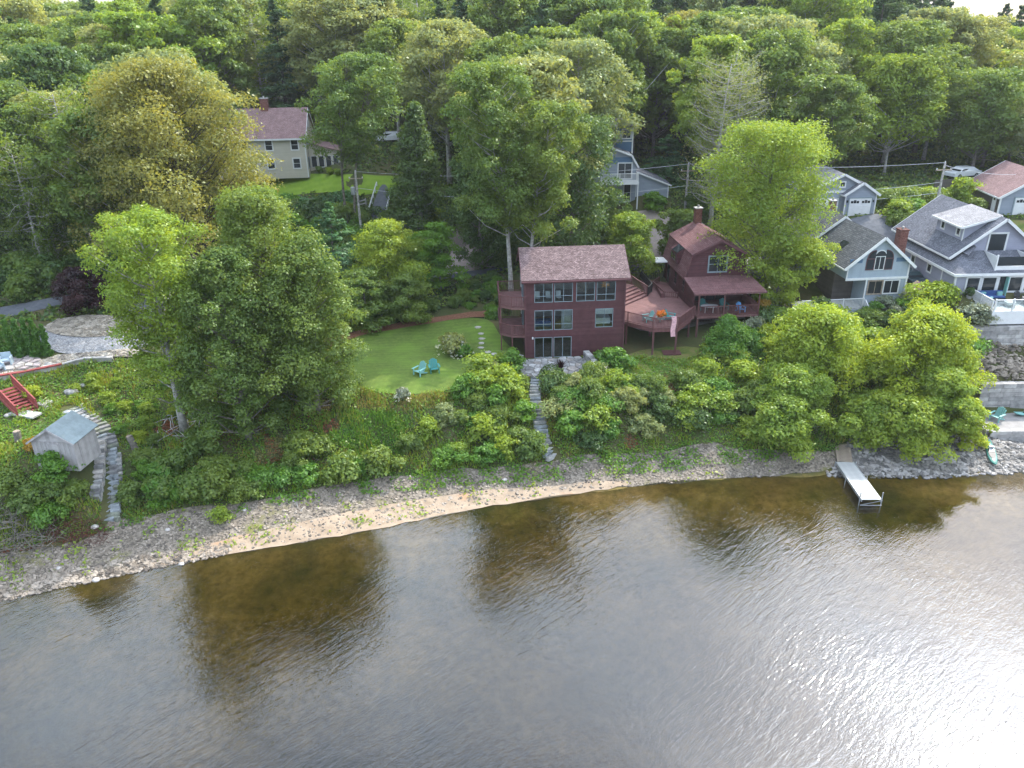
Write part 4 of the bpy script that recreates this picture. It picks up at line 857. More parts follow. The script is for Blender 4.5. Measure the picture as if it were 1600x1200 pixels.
def gable_wall(parent, x0, x1, y0, y1, z0, ze, zr, mat, xr=None):
    xr = (x0+x1)/2 if xr is None else xr
    mb = MB(); pr = [(x0, z0), (x1, z0), (x1, ze), (xr, zr), (x0, ze)]; n = 5
    mb.add([(x, y0, z) for x, z in pr]+[(x, y1, z) for x, z in pr], [tuple(range(n)), tuple(range(2*n-1, n-1, -1))]+[(i, n+i, n+(i+1) % n, (i+1) % n) for i in range(n)])
    return part('wall', mb, M[mat], parent)

# ------------------------------------------------------------------ A: flat-fronted maroon house
bx, by = 1.3, 65.95
A = thing('maroon_house', 'three-storey flat-fronted maroon house with rows of lake windows above a stone patio', 'house', (bx, by, 5.5), radians(2.8))
W_, D_, HE = 9.15, 6.5, 7.62
wins = [(.86, 2.52, 5.42, 7.38), (2.66, 4.33, 5.42, 7.38), (4.64, 6.33, 5.42, 7.38), (6.48, 8.2, 5.42, 7.38), (.86, 2.52, 2.76, 4.68), (2.66, 4.33, 2.76, 4.68), (6.42, 8.05, 2.86, 4.66)]
doors = [(.84, 2.5, 0.04, 2.06), (2.62, 4.28, 0.04, 2.06)]
wall(A, 'wall', M['maroon'], (0, 0, -0.4), 0, W_, HE+.4, [(a, b, c+.4, d+.4) for a, b, c, d in wins+doors])
wall(A, 'wall', M['maroon'], (W_-.001, 0.001, -1), pi/2, D_-.002, HE+1)
wall(A, 'wall', M['maroon'], (0.001, D_-.001, -1), -pi/2, D_-.002, HE+1)
wall(A, 'wall', M['maroon'], (W_-.17, D_, -1), pi, W_-.34, HE+1)
for xx_ in (0.0, W_-.16):
    part('gable', MB().add([(xx_, 0.0, HE+.001), (xx_, D_, HE+.001), (xx_, D_/2, HE+1.93), (xx_+.16, 0.0, HE+.001), (xx_+.16, D_, HE+.001), (xx_+.16, D_/2, HE+1.93)], [(0,1,2),(5,4,3),(0,2,5,3),(1,4,5,2),(0,3,4,1)]), M['maroon'], A)
oh = .32; sl = 1.93/(D_/2)
zf = HE-sl*oh+.14; zr = HE+1.93+.14
rA = roofslab(A, [[(-.3, -oh, zf), (W_+.3, -oh, zf), (W_+.3, D_/2, zr), (-.3, D_/2, zr)], [(-.3, D_/2, zr), (W_+.3, D_/2, zr), (W_+.3, D_+oh, zf), (-.3, D_+oh, zf)]], M['roof_mar'], .14)
mb = MB(); mb.box(-.3, W_+.3, -oh-.035, -oh-.002, zf-.24, zf-.03); mb.box(-.3, W_+.3, -oh, -.002, HE-.34, HE-.3)
for xx_ in (-.33, W_+.302):
    mb.beam((xx_+.014, -oh, zf-.1), (xx_+.014, D_/2, zr-.1), .028, .2); mb.beam((xx_+.014, D_/2, zr-.1), (xx_+.014, D_+oh, zf-.1), .028, .2)
part('fascia', mb, M['maroon_trim'], rA)
for a, b, c, d in wins:
    window(A, (a, 0, c), 0, b-a, d-c, 2, split=[.3], glass='glass', proud=.03, bar=.055)
for a, b, c, d in doors:
    window(A, (a, 0, c), 0, b-a, d-c, 2, glass='glass', proud=.02, bar=.055, name='sliding_door')
# rooms behind the glass
for z0, z1 in ((0, 2.3), (2.62, 4.95), (5.25, 7.55)):
    part('room', MB().add([(.2,.2,z0),(W_-.2,.2,z0),(W_-.2,4.2,z0),(.2,4.2,z0),(.2,.2,z1),(W_-.2,.2,z1),(W_-.2,4.2,z1),(.2,4.2,z1)], [(3,2,6,7),(0,3,7,4),(2,1,5,6),(4,7,6,5)]), M['interior'], A)
    part('floor', MB().box(.2, W_-.2, .2, 4.2, z0-.05, z0-.001), M['intfloor'], A)
for x in (0.98, 1.95, 2.9):
    c = blk('dining_chair', 'white', A, x, x+.42, .75, .8, 5.72, 6.25)
    blk('seat', 'white', A, x, x+.42, .35, .74, 5.7, 5.74)
part('dining_table', MB().box(1.2, 3.4, 1.2, 2.2, 5.95, 6.0).box(1.3, 1.38, 1.3, 1.38, 5.25, 5.95).box(3.2, 3.28, 1.3, 1.38, 5.25, 5.95), M['wood'], A)
mb = MB(); rr_ = random.Random(5)
for k in range(26):
    a_ = rr_.uniform(0, 6.28); b_ = rr_.uniform(-1, 1); l_ = rr_.uniform(.3, .5)
    mb.tube([(7.35, .75, 6.65), (7.35+l_*cos(a_), .75+.2*b_, 6.65+l_*sin(a_)*.75)], [.09, .02], 4)
part('pendant_lamp', mb, M['lampglow'], A)
part('pendant_lamp', MB().lathe([(.22, 0), (.28, .1), (.1, .22), (.02, .6)], 10, (2.0, 1.5, 6.85)), M['white'], A)
mb = MB()
for k in range(12): mb.box(3.35+k*.075, 3.39+k*.075, .25, .3, 2.8, 4.68)
part('curtain', mb, M['curtain'], A)
blk('bed', 'curtain', A, 6.6, 7.9, .5, 2.2, 3.0, 3.55); blk('sofa', 'blue', A, 1.0, 2.5, 1.3, 2.0, 2.62, 3.2); blk('cabinet', 'wood', A, 4.9, 6.2, 3.0, 3.6, 5.25, 6.4)
blk('curtain', 'curtain', A, 6.5, 8.0, .2, .24, 4.05, 4.66)
# side balconies, two storeys
for z in (4.95, 2.25):
    fl = [(-.005, .05), (-1.2, .25), (-2.25, 1.1), (-2.25, 5.2), (-.005, 5.2)]
    b_ = part('balcony', MB().prism([(x, y) for x, y in fl], z-.2, z), M['deck_red'], A)
    railing(b_, [(x, y, z) for x, y in fl], 1.0, 'deck_rail', .14)
    window(A, (-.0, 1.6+2.2, z+.02), -pi/2, 1.9, 2.05, 2, name='sliding_door')
    window(A, (-.0, 5.6, z+.5), -pi/2, .9, 1.4, 1, trim='white')
part('balcony_posts', MB().box(-2.22, -2.1, 1.05, 1.17, -.6, 6.0).box(-2.22, -2.1, 5.0, 5.12, -.2, 6.0).box(-1.25, -1.13, .3, .42, -.6, 2.05), M['deck_rail'], A)

# ------------------------------------------------------------------ B: maroon gambrel cottage with a lake porch
B = thing('gambrel_cottage', 'small maroon cottage with a gambrel roof, brick chimney and covered lake porch', 'house', (17.65, 74.2, 8.0), radians(4))
w_, d_ = 6.1, 8.2
prof = [(0, -2.6), (w_, -2.6), (w_, 2.55), (w_-.55, 4.85), (w_/2+.15, 6.1), (.55, 4.85), (0, 2.55)]
n = len(prof)
part('wall', MB().add([(x, 0, z) for x, z in prof]+[(x, d_, z) for x, z in prof], [tuple(range(n)), tuple(range(2*n-1, n-1, -1))]+[(i, n+i, n+(i+1) % n, (i+1) % n) for i in range(n)]), M['maroon'], B)
xm = w_/2+.15
roofslab(B, [[(.3, -.3, 4.9), (xm, -.3, 6.28), (xm, d_+.3, 6.28), (.3, d_+.3, 4.9)], [(xm, -.3, 6.28), (w_-.3, -.3, 4.9), (w_-.3, d_+.3, 4.9), (xm, d_+.3, 6.28)]], M['roof_red'], .13)
r2 = roofslab(B, [[(-.28, -.12, 2.35), (.42, -.12, 4.86), (.42, d_+.2, 4.86), (-.28, d_+.2, 2.35)], [(w_-.42, -.12, 4.86), (w_+.28, -.12, 2.35), (w_+.28, d_+.2, 2.35), (w_-.42, d_+.2, 4.86)]], M['roof_red'], .1)
mb = MB()
mb.beam((.3, -.34, 4.82), (xm, -.34, 6.2), .05, .2); mb.beam((xm, -.34, 6.2), (w_-.3, -.34, 4.82), .05, .2)
part('fascia', mb, M['maroon_trim'], r2)
chimney(B, xm-.35, xm+.35, d_-.6, d_+.1, 5.2, 7.7)
window(B, (2.15, 0, 3.0), 0, 1.85, 1.6, 2, rows=2, casing=.08, trim='greytrim', glass='glass_dark')
# shed dormer with sloping glass on the left slope
dm = part('dormer', MB().add([(-.35, 2.6, 3.2), (-.35, 5.0, 3.2), (-.35, 2.6, 4.3), (-.35, 5.0, 4.3), (.9, 2.6, 5.15), (.9, 5.0, 5.15), (.9, 2.6, 3.2), (.9, 5.0, 3.2)], [(0,1,3,2),(2,3,5,4),(0,2,4,6),(1,7,5,3),(6,4,5,7)]), M['maroon'], B)
window(dm, (-.36, 4.8, 3.35), -pi/2, 1.9, .85, 2, trim='maroon_trim')
g_ = part('skylight', MB().slab([(-.42, 2.6, 4.36), (.45, 2.6, 4.96), (.45, 4.3, 4.96), (-.42, 4.3, 4.36)], .05), M['glass_dark'], dm)
# doors and windows on the deck side
window(B, (0, 1.2, .75), -pi/2, .95, 1.4, 1, rows=2, trim='maroon_trim', casing=.07)
window(B, (0, 4.1, .75), -pi/2, .95, 1.4, 1, rows=2, trim='maroon_trim', casing=.07)
window(B, (0, 7.0, .02), -pi/2, 1.1, 2.1, 1, trim='maroon_trim', name='door', casing=.07)
part('entry_canopy', MB().box(-1.5, -.02, 6.2, 8.1, 2.35, 2.47), M['white'], B)
# porch
pf = -4.35
roofslab(B, [[(-.35, -.13, 2.62), (w_+.35, -.13, 2.62), (w_+.5, pf-.2, 2.22), (-.45, pf-.2, 2.22)]], M['roof_red'], .16, 'porch_roof')
part('porch_floor', MB().box(0.02, w_, pf, -.001, -.32, -.1), M['deck_red'], B)
for x in (.1, 2.6, w_-.1): blk('porch_post', 'deck_rail', B, x-.06, x+.06, pf+.04, pf+.16, -.1, 2.12)
wall(B, 'wall', M['maroon'], (.012, -.012, -.3), -pi/2, 2.6, 2.7)
railing(B, [(.1, pf+.1, -.1), (w_-.1, pf+.1, -.1), (w_-.1, -.1, -.1)], .95, 'deck_rail', .15)
window(B, (1.0, -.0, .0), 0, 3.2, 2.05, 3, name='sliding_door', trim='maroon_trim')
for x, y in ((.1, pf+.15), (2.6, pf+.15), (w_-.1, pf+.15), (w_-.1, -1.0)): blk('porch_pier', 'deck_rail', B, x-.08, x+.08, y-.08, y+.08, -3.0, -.33)
mb = MB()
for k in range(15): mb.box(.3+k*.28, .34+k*.28, -2.02, -2.0, -2.0, -.34)
for k in range(7): mb.box(.25, 4.3, -2.045, -2.022, -1.95+k*.25, -1.91+k*.25)
part('lattice', mb, M['deck_rail'], B)
part('foundation_wall', MB().box(0.05, w_-.05, -1.8, -.02, -2.9, -.33), M['browngrey'], B)

# ------------------------------------------------------------------ deck between the maroon houses
DK = thing('deck', 'large red deck on posts joining the two maroon houses', 'deck', (13.2, 68, 5.4))
def dl(x, y, z=8.0): return (x-13.2, y-68, z-5.4)
OUT = [(10.55, 68.95), (11.05, 68.5), (13.15, 66.7), (15.5, 66.78), (17.25, 69.35), (17.66, 69.8)]
POLY = OUT+[(17.9, 71.6), (17.55, 74.2), (17.0, 82.0), (14.4, 82.6), (14.2, 76.3), (11.5, 73.2), (10.35, 71.8)]
part('deck_floor', MB().prism([dl(x, y)[:2] for x, y in POLY], 2.35, 2.6), M['deck_red'], DK)
railing(DK, [dl(x, y) for x, y in OUT], 1.0, 'deck_rail', .13)
part('rim_board', MB().beam(dl(*OUT[1], 7.8), dl(*OUT[2], 7.8), .05, .4).beam(dl(*OUT[2], 7.8), dl(*OUT[3], 7.8), .05, .4).beam(dl(*OUT[3], 7.8), dl(*OUT[4], 7.8), .05, .4), M['deck_rail'], DK)
for x, y in [(11.0, 68.7), (13.25, 66.9), (15.4, 66.95), (17.3, 70.2), (13.6, 70.5), (11.2, 73), (16.0, 73)]:
    zb = h(x, y)-.2; blk('deck_post', 'deck_rail', DK, x-13.2-.08, x-13.2+.08, y-68-.08, y-68+.08, zb-5.4, 2.34)
# wide steps up to the landing behind the flat-fronted house
a0 = np.array([11.45, 73.15]); a1 = np.array([14.25, 76.2]); pd = np.array([-.735, .678])
for k in range(5):
    z0 = 8.0+.17*k; p0 = a0+pd*.42*k; p1 = a1+pd*.42*k; p2 = a1+pd*.42*5; p3 = a0+pd*.42*5
    part('step', MB().prism([dl(*q)[:2] for q in (p0, p1, p1+pd*.44, p0+pd*.44)], z0-5.4-.15 if k else 2.45, z0-5.4+.17), M['deck_red' if k % 2 == 0 else 'deck_rail'], DK)
L0 = a0+pd*2.1; L1 = a1+pd*2.1
part('landing', MB().prism([dl(*q)[:2] for q in (L0, L1, L1+pd*2.6, L0+pd*2.6)], 3.1, 3.44), M['deck_red'], DK)
railing(DK, [dl(*(a1+pd*0.1), 8.1), dl(*L1, 8.85), dl(*(L1+pd*2.6), 8.85)], .95, 'deck_rail', .15)
railing(DK, [dl(*a1), dl(14.9, 77.6), dl(14.5, 82.5), dl(16.9, 82.0)], .95, 'black', .2)
railing(DK, [dl(16.3, 81.0), dl(15.3, 79.4), dl(15.9, 75.6), dl(17.2, 75.4)], .6, 'deck_rail', .2)
part('bench', MB().box(2.3, 2.75, 7.6, 10.4, 2.6, 3.05), M['deck_rail'], DK)
# stair beside the right side: grey boards
ST = thing('wooden_ramp', 'pale wooden stair and railing between the gambrel cottage and the bright ash', 'stairs', (25.3, 79, h(25.3, 79)))
zz = 1.0
part('boards', MB().slab([(-1.0, -1.5, zz), (3.2, 1.0, zz), (3.2, 2.6, zz+.9), (-.6, 2.6, zz+.9)], .12), M['concrete'], ST)
railing(ST, [(-.9, -1.6, zz-.05), (3.2, .9, zz-.05)], .9, 'woodgrey', .2, False)
# ------------------------------------------------------------------ C: light blue cottage
Cc = thing('light_blue_cottage', 'light blue cottage with an arched gable window, dark shingle roof and white trim', 'house', (32.75, 72.1, 7.9), radians(4))
x0, x1, ze, zr = 0, 6.2, 4.15, 6.75
gable_wall(Cc, x0, x1, 0, 8, 2.75, ze, zr, 'lightblue')
part('wall', MB().box(2.1, x1-.02, .02, 7.98, -.8, 2.749), M['lightblue'], Cc)
part('wall', MB().box(.03, 2.1, 2.4, 7.98, -.8, 2.749), M['browngrey'], Cc)
gable_roof(Cc, x0, x1, 0, 8, ze, zr, 'roof_dark', oh=.35, ohe=.45, trim='white')
gable_wall(Cc, x0-.6, x1, 8.01, 15.5, -.5, ze+.2, zr+.25, 'greyblue', xr=3.1)
gable_roof(Cc, x0-.6, x1, 8.01, 15.5, ze+.2, zr+.25, 'roof_dark', oh=.2, ohe=.4, xr=3.1, trim='white')
chimney(Cc, 3.5, 4.1, 12.2, 12.9, 6.0, 7.8)
sk = part('skylight', MB().slab([(.75, 3.2, ze+.83), (1.45, 3.2, ze+1.42), (1.45, 4.4, ze+1.42), (.75, 4.4, ze+.83)], .06), M['glass_dark'], Cc)
mb = MB(); mb.box(-.06, x1+.06, -.07, -.005, 2.62, 2.85); mb.box(2.04, 2.16, -.06, .015, -.1, 2.62); mb.box(x1-.12, x1+.02, -.06, .015, -.1, 2.62); mb.box(-.03, .08, -.06, -.005, 2.85, ze); mb.box(x1-.1, x1+.03, -.06, -.005, 2.85, ze)
mb.box(2.1, x1+.05, -.09, -.005, -.25, -.1); part('trim', mb, M['white'], Cc)
part('blue_band', MB().box(.12, 1.35, -.03, -.004, 4.35, 4.75).box(4.75, x1-.12, -.03, -.004, 4.35, 4.75), M['midblue'], Cc)
# arched window
mb = MB(); cx_ = 3.1
f = window(Cc, (cx_-1.35, 0, 3.6), 0, .85, 1.15, 1, trim='maroon_trim', bar=.07); window(Cc, (cx_+.5, 0, 3.6), 0, .85, 1.15, 1, trim='maroon_trim', bar=.07)
window(Cc, (cx_-.5, 0, 3.6), 0, 1.0, 1.35, 2, trim='white', bar=.06)
def fan(x, z, r, a0, a1, y=-.045):
    k = 12; vs = [(x, y, z)]+[(x+r*cos(a0+(a1-a0)*i/k), y, z+r*sin(a0+(a1-a0)*i/k)) for i in range(k+1)]
    vs2 = [(a, y+.035, c) for a, b, c in vs]; m_ = len(vs)
    return MB().add(vs+vs2, [tuple([0]+list(range(m_-1, 0, -1)))[::-1], tuple([m_]+list(range(2*m_-1, m_, -1)))]+[(i, i+1, m_+i+1, m_+i) for i in range(1, m_-1)])
fr_ = part('arched_window', fan(cx_, 4.95, .62, 0, pi), M['white'], Cc)
part('pane', fan(cx_, 4.97, .52, 0, pi, -.06), M['glass_dark'], fr_)
part('arched_window', fan(cx_-.5, 4.76, .82, pi/2, pi), M['maroon_trim'], Cc); part('arched_window', fan(cx_+.5, 4.76, .82, 0, pi/2), M['maroon_trim'], Cc)
part('pane', fan(cx_-.5, 4.78, .72, pi/2, pi, -.06), M['glass_dark'], fr_); part('pane', fan(cx_+.5, 4.78, .72, 0, pi/2, -.06), M['glass_dark'], fr_)
window(Cc, (2.35, .02, 1.15), 0, 1.45, 1.35, 2, trim='wood', casing=.06); window(Cc, (3.95, .02, 1.15), 0, 1.55, 1.35, 2, trim='white', casing=.05)
window(Cc, (x1, 2.5, 1.0), pi/2, .9, 1.2, 1, trim='white', casing=.06)
part('foundation_wall', MB().box(2.3, x1-.2, .3, 7.9, -2.4, -.801), M['browngrey'], Cc)
part('deck_floor', MB().box(-4.4, 2.08, -.6, 2.4, -.4, -.1), M['alu'], Cc); part('deck_skirt', MB().box(-4.4, 2.0, -.63, -.602, -1.6, -.15), M['lightblue'], Cc)
railing(Cc, [(-4.3, -.5, -.1), (1.9, -.5, -.1)], 1.0, 'white', .14, False)
mb = MB()
for k in range(9): mb.box(2.0+k*.02, 3.0+k*.02, -.9-k*.3, -.6-k*.3, -.45-k*.22, -.3-k*.22)
part('stairs', mb, M['alu'], Cc)
railing(Cc, [(2.05, -.6, -.2), (2.25, -3.3, -2.2)], .95, 'white', .16, False); railing(Cc, [(3.05, -.6, -.2), (3.25, -3.3, -2.2)], .95, 'white', .16, False)
railing(Cc, [(3.4, -1.2, -1.4), (6.2, -1.1, -1.4)], .9, 'woodgrey', .25, False)
for k in range(4): blk('deck_post', 'white', Cc, -4.2+k*1.9, -4.1+k*1.9, -.5, -.4, -3.0, -.401)

# ------------------------------------------------------------------ D: large grey-lilac house at the right
Dd = thing('grey_house', 'large grey-lilac clapboard house with white trim, dormers and a furnished lake terrace', 'house', (42.5, 70.5, 9.1), 0)
X0, XR, X1 = .6, 4.5, 9.0; Y0, Y1 = 2.3, 13.5; ZE, ZR = 3.75, 7.0
gable_wall(Dd, X0, X1, Y0, Y1, 0, ZE, ZR, 'lilac', xr=XR+.3)
rD = gable_roof(Dd, X0, X1, Y0, Y1, ZE, ZR, 'roof_grey', oh=.45, ohe=.55, xr=XR+.3, trim='white')
part('wall', MB().box(0, 9.4, .02, Y1-2, -1.2, 2.4), M['lilac'], Dd)
part('foundation_wall', MB().box(.05, 9.3, .1, Y1-2.05, -3.0, -1.201), M['concrete'], Dd)
# low roofs: skirt on the left and hip over the sunroom
roofslab(Dd, [[(-.35, -.35, 2.5), (9.8, -.35, 2.5), (9.8, 2.3, 4.0), (1.5, 2.3, 4.0)], [(-.35, -.35, 2.5), (1.5, 2.3, 4.0), (1.5, Y1-1.8, 4.0), (-.35, Y1-1.8, 2.5)]], M['roof_grey'], .12, 'lower_roof')
mb = MB(); mb.box(-.42, 9.8, -.44, -.36, 2.24, 2.48); mb.box(-.44, -.36, -.36, Y1-1.8, 2.24, 2.48); mb.box(-.05, .12, -.03, .01, -1.2, 2.3); mb.box(-.03, .018, .02, .16, -1.2, 2.3); mb.box(-.035, -.002, 2.3, 2.46, -1.2, 2.3); mb.box(-.04, -.002, .2, Y1-2, -1.3, -1.12)
mb.box(-.1, 9.4, -.04, .018, 2.05, 2.3)
part('trim', mb, M['white'], Dd)
for y_ in (5.2, 8.6): window(Dd, (0, y_, 1.2), -pi/2, .75, .8, 1, trim='white', casing=.09)
x = 1.05
for k, (xx_, w2) in enumerate([(1.15, 1.25), (2.65, 1.35), (5.2, 1.3), (6.7, 1.3)]): window(Dd, (xx_, .02, .55), 0, w2, 1.45, 1, trim='white', casing=.1)
dr = window(Dd, (4.2, .02, .05), 0, .75, 2.05, 1, trim='white', casing=.1, name='door')
part('teal_door_leaf', MB().box(.62, .7, -.5, -.06, .06, 2.0), M['teal_pale'], dr)
# shed dormer facing left with two small windows
dm = part('dormer', MB().add([(1.7, 3.3, 4.6), (1.7, 8.2, 4.6), (1.7, 3.3, 6.15), (1.7, 8.2, 6.15), (5.0, 3.3, 7.0), (5.0, 8.2, 7.0), (5.0, 3.3, 4.6), (5.0, 8.2, 4.6)], [(0,1,3,2),(2,3,5,4),(0,2,4,6),(1,7,5,3)]), M['lilac'], Dd)
roofslab(dm, [[(1.25, 2.95, 6.16), (5.0, 2.95, 7.22), (5.0, 8.55, 7.22), (1.25, 8.55, 6.16)]], M['roof_light'], .12, 'dormer_roof')
part('trim', MB().box(1.18, 1.25, 2.95, 8.55, 5.98, 6.16).beam((1.25, 2.93, 6.05), (5.0, 2.93, 7.1), .05, .2).box(1.66, 1.76, 3.24, 3.298, 4.6, 6.0), M['white'], dm)
window(dm, (1.7, 7.3, 5.1), -pi/2, .62, .72, 1, trim='white', casing=.09); window(dm, (1.7, 4.4, 5.1), -pi/2, .62, .72, 1, trim='white', casing=.09)
# gable glass door and roof balcony
window(Dd, (3.75, Y0, 3.9), 0, 1.7, 1.75, 1, trim='white', casing=.1, name='balcony_door', glass='glass_dark')
part('balcony', MB().box(3.6, 6.7, .1, 2.28, 3.0, 3.12).box(3.52, 3.6, .0, 2.28, 2.6, 4.0).box(6.7, 6.78, .0, 2.28, 2.6, 4.0).box(3.6, 6.7, -.02, .1, 2.55, 3.05), M['white'], Dd)
part('balcony_floor', MB().box(3.62, 6.68, .12, 2.27, 3.121, 3.14), M['alu'], Dd)
part('glass_rail', MB().box(3.7, 6.6, .0, .02, 3.1, 3.95), M['glass_dark'], Dd)
part('corner_post', MB().box(3.5, 3.62, -.06, .1, 2.5, 4.15).box(6.66, 6.8, -.06, .1, 2.5, 4.15), M['white'], Dd)
roofslab(Dd, [[(1.3, 1.0, 3.95), (2.4, 1.9, 4.55), (2.4, 2.3, 4.55), (1.3, 2.3, 3.95)]], M['roof_grey'], .1, 'small_roof')
c = chimney(Dd, -3.3, -2.5, 5.4, 6.4, -1.5, 5.3, 'brick')
# terrace on the stone wall
part('terrace_floor', MB().box(1.8, 12, -4.0, 0.0, -.22, -.02), M['alu'], Dd)
part('terrace_skirt', MB().box(1.7, 12, -4.12, -4.0, -1.25, -.0).box(1.62, 1.7, -4.12, 0, -1.25, 0), M['white'], Dd)
for k in range(6): blk('terrace_post', 'white', Dd, 1.75+k*1.65, 1.87+k*1.65, -4.05, -3.93, 0, 1.15)
for k in range(5): pane(Dd, 1.87+k*1.65, 3.4+k*1.65, .1, 1.02, -3.99, M['glass'], 'glass_panel')
part('handrail', MB().box(1.75, 12, -4.04, -3.94, 1.02, 1.08), M['white'], Dd)
part('side_wall', MB().add([(1.5, -.1, -1.3), (-1.6, 3.5, -.9), (-1.6, 3.5, .1), (1.5, -.1, .1), (1.5, -.22, -1.3), (-1.6, 3.38, -.9), (-1.6, 3.38, .1), (1.5, -.22, .1)], [(0,1,2,3),(7,6,5,4),(3,2,6,7),(0,3,7,4)]), M['white'], Dd)
railing(Dd, [(1.62, -.3, 0), (1.62, -3.9, 0)], 1.0, 'white', .14, False)
# ------------------------------------------------------------------ E: two-door garage
E_ = thing('garage', 'grey garage with two white arched-panel doors behind the light blue cottage', 'garage', (37.6, 90.0, 12.75), 0)
gable_wall(E_, -2.8, 4.9, .6, 8, -.4, 2.9, 4.75, 'greyblue', xr=1.3)
gable_roof(E_, -2.8, 4.9, .6, 8, 2.9, 4.75, 'roof_light', xr=1.3, trim='white', oh=.3, ohe=.3)
gable_wall(E_, 1.6, 5.2, -.1, 3, -.4, 2.65, 3.85, 'greyblue')
gable_roof(E_, 1.6, 5.2, -.1, 3, 2.65, 3.85, 'roof_grey', trim='white', oh=.25, ohe=.3)
def garage_door(par, x, y, w2, hh2):
    d = part('garage_door', MB().box(x, x+w2, y-.06, y-.001, 0, hh2), M['white'], par)
    part('trim', MB().box(x-.12, x-.001, y-.09, y-.001, 0, hh2+.12).box(x+w2+.001, x+w2+.12, y-.09, y-.001, 0, hh2+.12).box(x, x+w2, y-.09, y-.001, hh2+.001, hh2+.12), M['greytrim'], d)
    for k in range(2):
        for q in range(3):
            xx_ = x+.14+k*(w2/2)+q*(w2/2-.28)/3; zt_ = hh2-.16-(.12 if (q != 1) else .03); pane(d, xx_+.02, xx_+(w2/2-.28)/3-.02, hh2-.55, zt_, y-.07, M['glass_dark'])
    mb = MB()
    for k in range(2):
        for j in range(2): mb.box(x+.12+k*w2/2, x+w2/2-.12+k*w2/2, y-.075, y-.061, .1+j*.75, .72+j*.75)
    part('door_panel', mb, M['white'], d)
garage_door(E_, 2.1, -.1, 2.55, 2.15); garage_door(E_, -1.5, .6, 2.6, 2.15)
part('trim', MB().box(1.55, 1.68, -.13, -.101, -.3, 2.65).box(5.1, 5.23, -.13, -.101, -.3, 2.65).box(-2.8, 4.9, .55, .599, 2.7, 2.95), M['white'], E_)
window(E_, (1.0, .6, 3.35), 0, .6, .6, 1, trim='white', casing=.08)
for x in (1.85, 4.85): blk('wall_lamp', 'black', E_, x-.06, x+.06, -.25, -.1, 1.7, 1.95)
# ------------------------------------------------------------------ H: garage at right edge
Hh = thing('shingled_garage', 'long brown-roofed garage with a weathered side wall and white door at the right edge', 'garage', (56.3, 88.3, 13.0), radians(-7))
gable_wall(Hh, 0, 8, 0, 9, -.6, 2.1, 4.6, 'greyblue')
part('side_wall', MB().box(-.05, -.005, .0, 9.0, -.6, 2.05), M['browngrey'], Hh)
gable_roof(Hh, 0, 8, 0, 9, 2.1, 4.6, 'roof_brown', trim='white', oh=.3, ohe=.3)
dd_ = part('door', MB().box(-.11, -.06, .7, 1.6, 0, 2.0), M['white'], Hh); pane(dd_, -.2, .2, 1.5, 1.8, 0, M['glass_dark']); dd_.children[0].location = (-.115, 1.15, 1.65); dd_.children[0].rotation_euler = (0, 0, pi/2)
garage_door(Hh, 1.6, 0, 2.6, 2.0); garage_door(Hh, 4.9, 0, 2.6, 2.0)
window(Hh, (3.6, 0, 2.7), 0, .8, .9, 1, trim='white', casing=.08)
part('trim', MB().box(-.08, .12, -.08, -.005, -.4, 2.1), M['white'], Hh)
fe = thing('fence', 'weathered wooden fence behind the right-hand garage', 'fence', (55.0, 98.3, h(55, 98.3)))
for k in range(14): blk('fence_board', 'browngrey', fe, -1.2+k*.3, -.92+k*.3, -.02+.1*k, .02+.1*k, -.1, 1.6)
# ------------------------------------------------------------------ F: cream house
Ff = thing('cream_house', 'cream clapboard house with a long brown-red roof, red chimney and glazed porch', 'house', (-28.2, 111.5, 15.35), radians(3))
FL = -12.5
mb = MB(); pr = [(0, -.4), (7.5, -.4), (7.5, 5.2), (3.75, 8.6), (0, 5.2)]; n = 5
mb.add([(0, y, z) for y, z in pr]+[(FL, y, z) for y, z in pr], [tuple(range(n-1, -1, -1)), tuple(range(n, 2*n))]+[(i, (i+1) % n, n+(i+1) % n, n+i) for i in range(n)])
part('wall', mb, M['cream'], Ff)
s_ = 3.4/3.75
rF = roofslab(Ff, [[(FL-.3, -.35, 5.2-s_*.35+.15), (.25, -.35, 5.2-s_*.35+.15), (.25, 3.75, 8.75), (FL-.3, 3.75, 8.75)], [(FL-.3, 3.75, 8.75), (.25, 3.75, 8.75), (.25, 7.85, 4.88+.15), (FL-.3, 7.85, 5.03)]], M['roof_brown'], .15)
part('fascia', MB().box(FL-.3, .28, -.42, -.36, 4.8, 5.02).beam((.27, -.35, 4.9), (.27, 3.75, 8.62), .04, .22).beam((.27, 3.75, 8.62), (.27, 7.85, 4.9), .04, .22).box(-.12, .03, -.03, -.005, -.3, 4.8), M['white'], rF)
ch = chimney(Ff, -6.2, -5.2, 3.3, 4.2, 7.6, 10.0, 'concrete')
for x in (-1.95, -5.5, -9.0):
    for z in (.95, 3.45): window(Ff, (x, 0, z), 0, 1.0, 1.35, 1, rows=2, trim='white', casing=.1)
for y in (1.2, 2.4): window(Ff, (0, y, 3.4), pi/2, .8, 1.3, 1, rows=2, trim='greytrim', casing=.08)
window(Ff, (0, 3.3, 6.2), pi/2, .6, 1.1, 1, rows=2, trim='white', casing=.08); window(Ff, (0, .9, .8), pi/2, .8, 1.4, 1, trim='greytrim', casing=.08)
part('porch_wall', MB().box(.01, 4.4, 1.7, 6.0, -.4, 2.9), M['cream'], Ff)
roofslab(Ff, [[(.26, 1.4, 4.15), (4.7, 1.4, 3.0), (4.7, 6.3, 3.0), (.26, 6.3, 4.15)]], M['roof_brown'], .15, 'porch_roof')
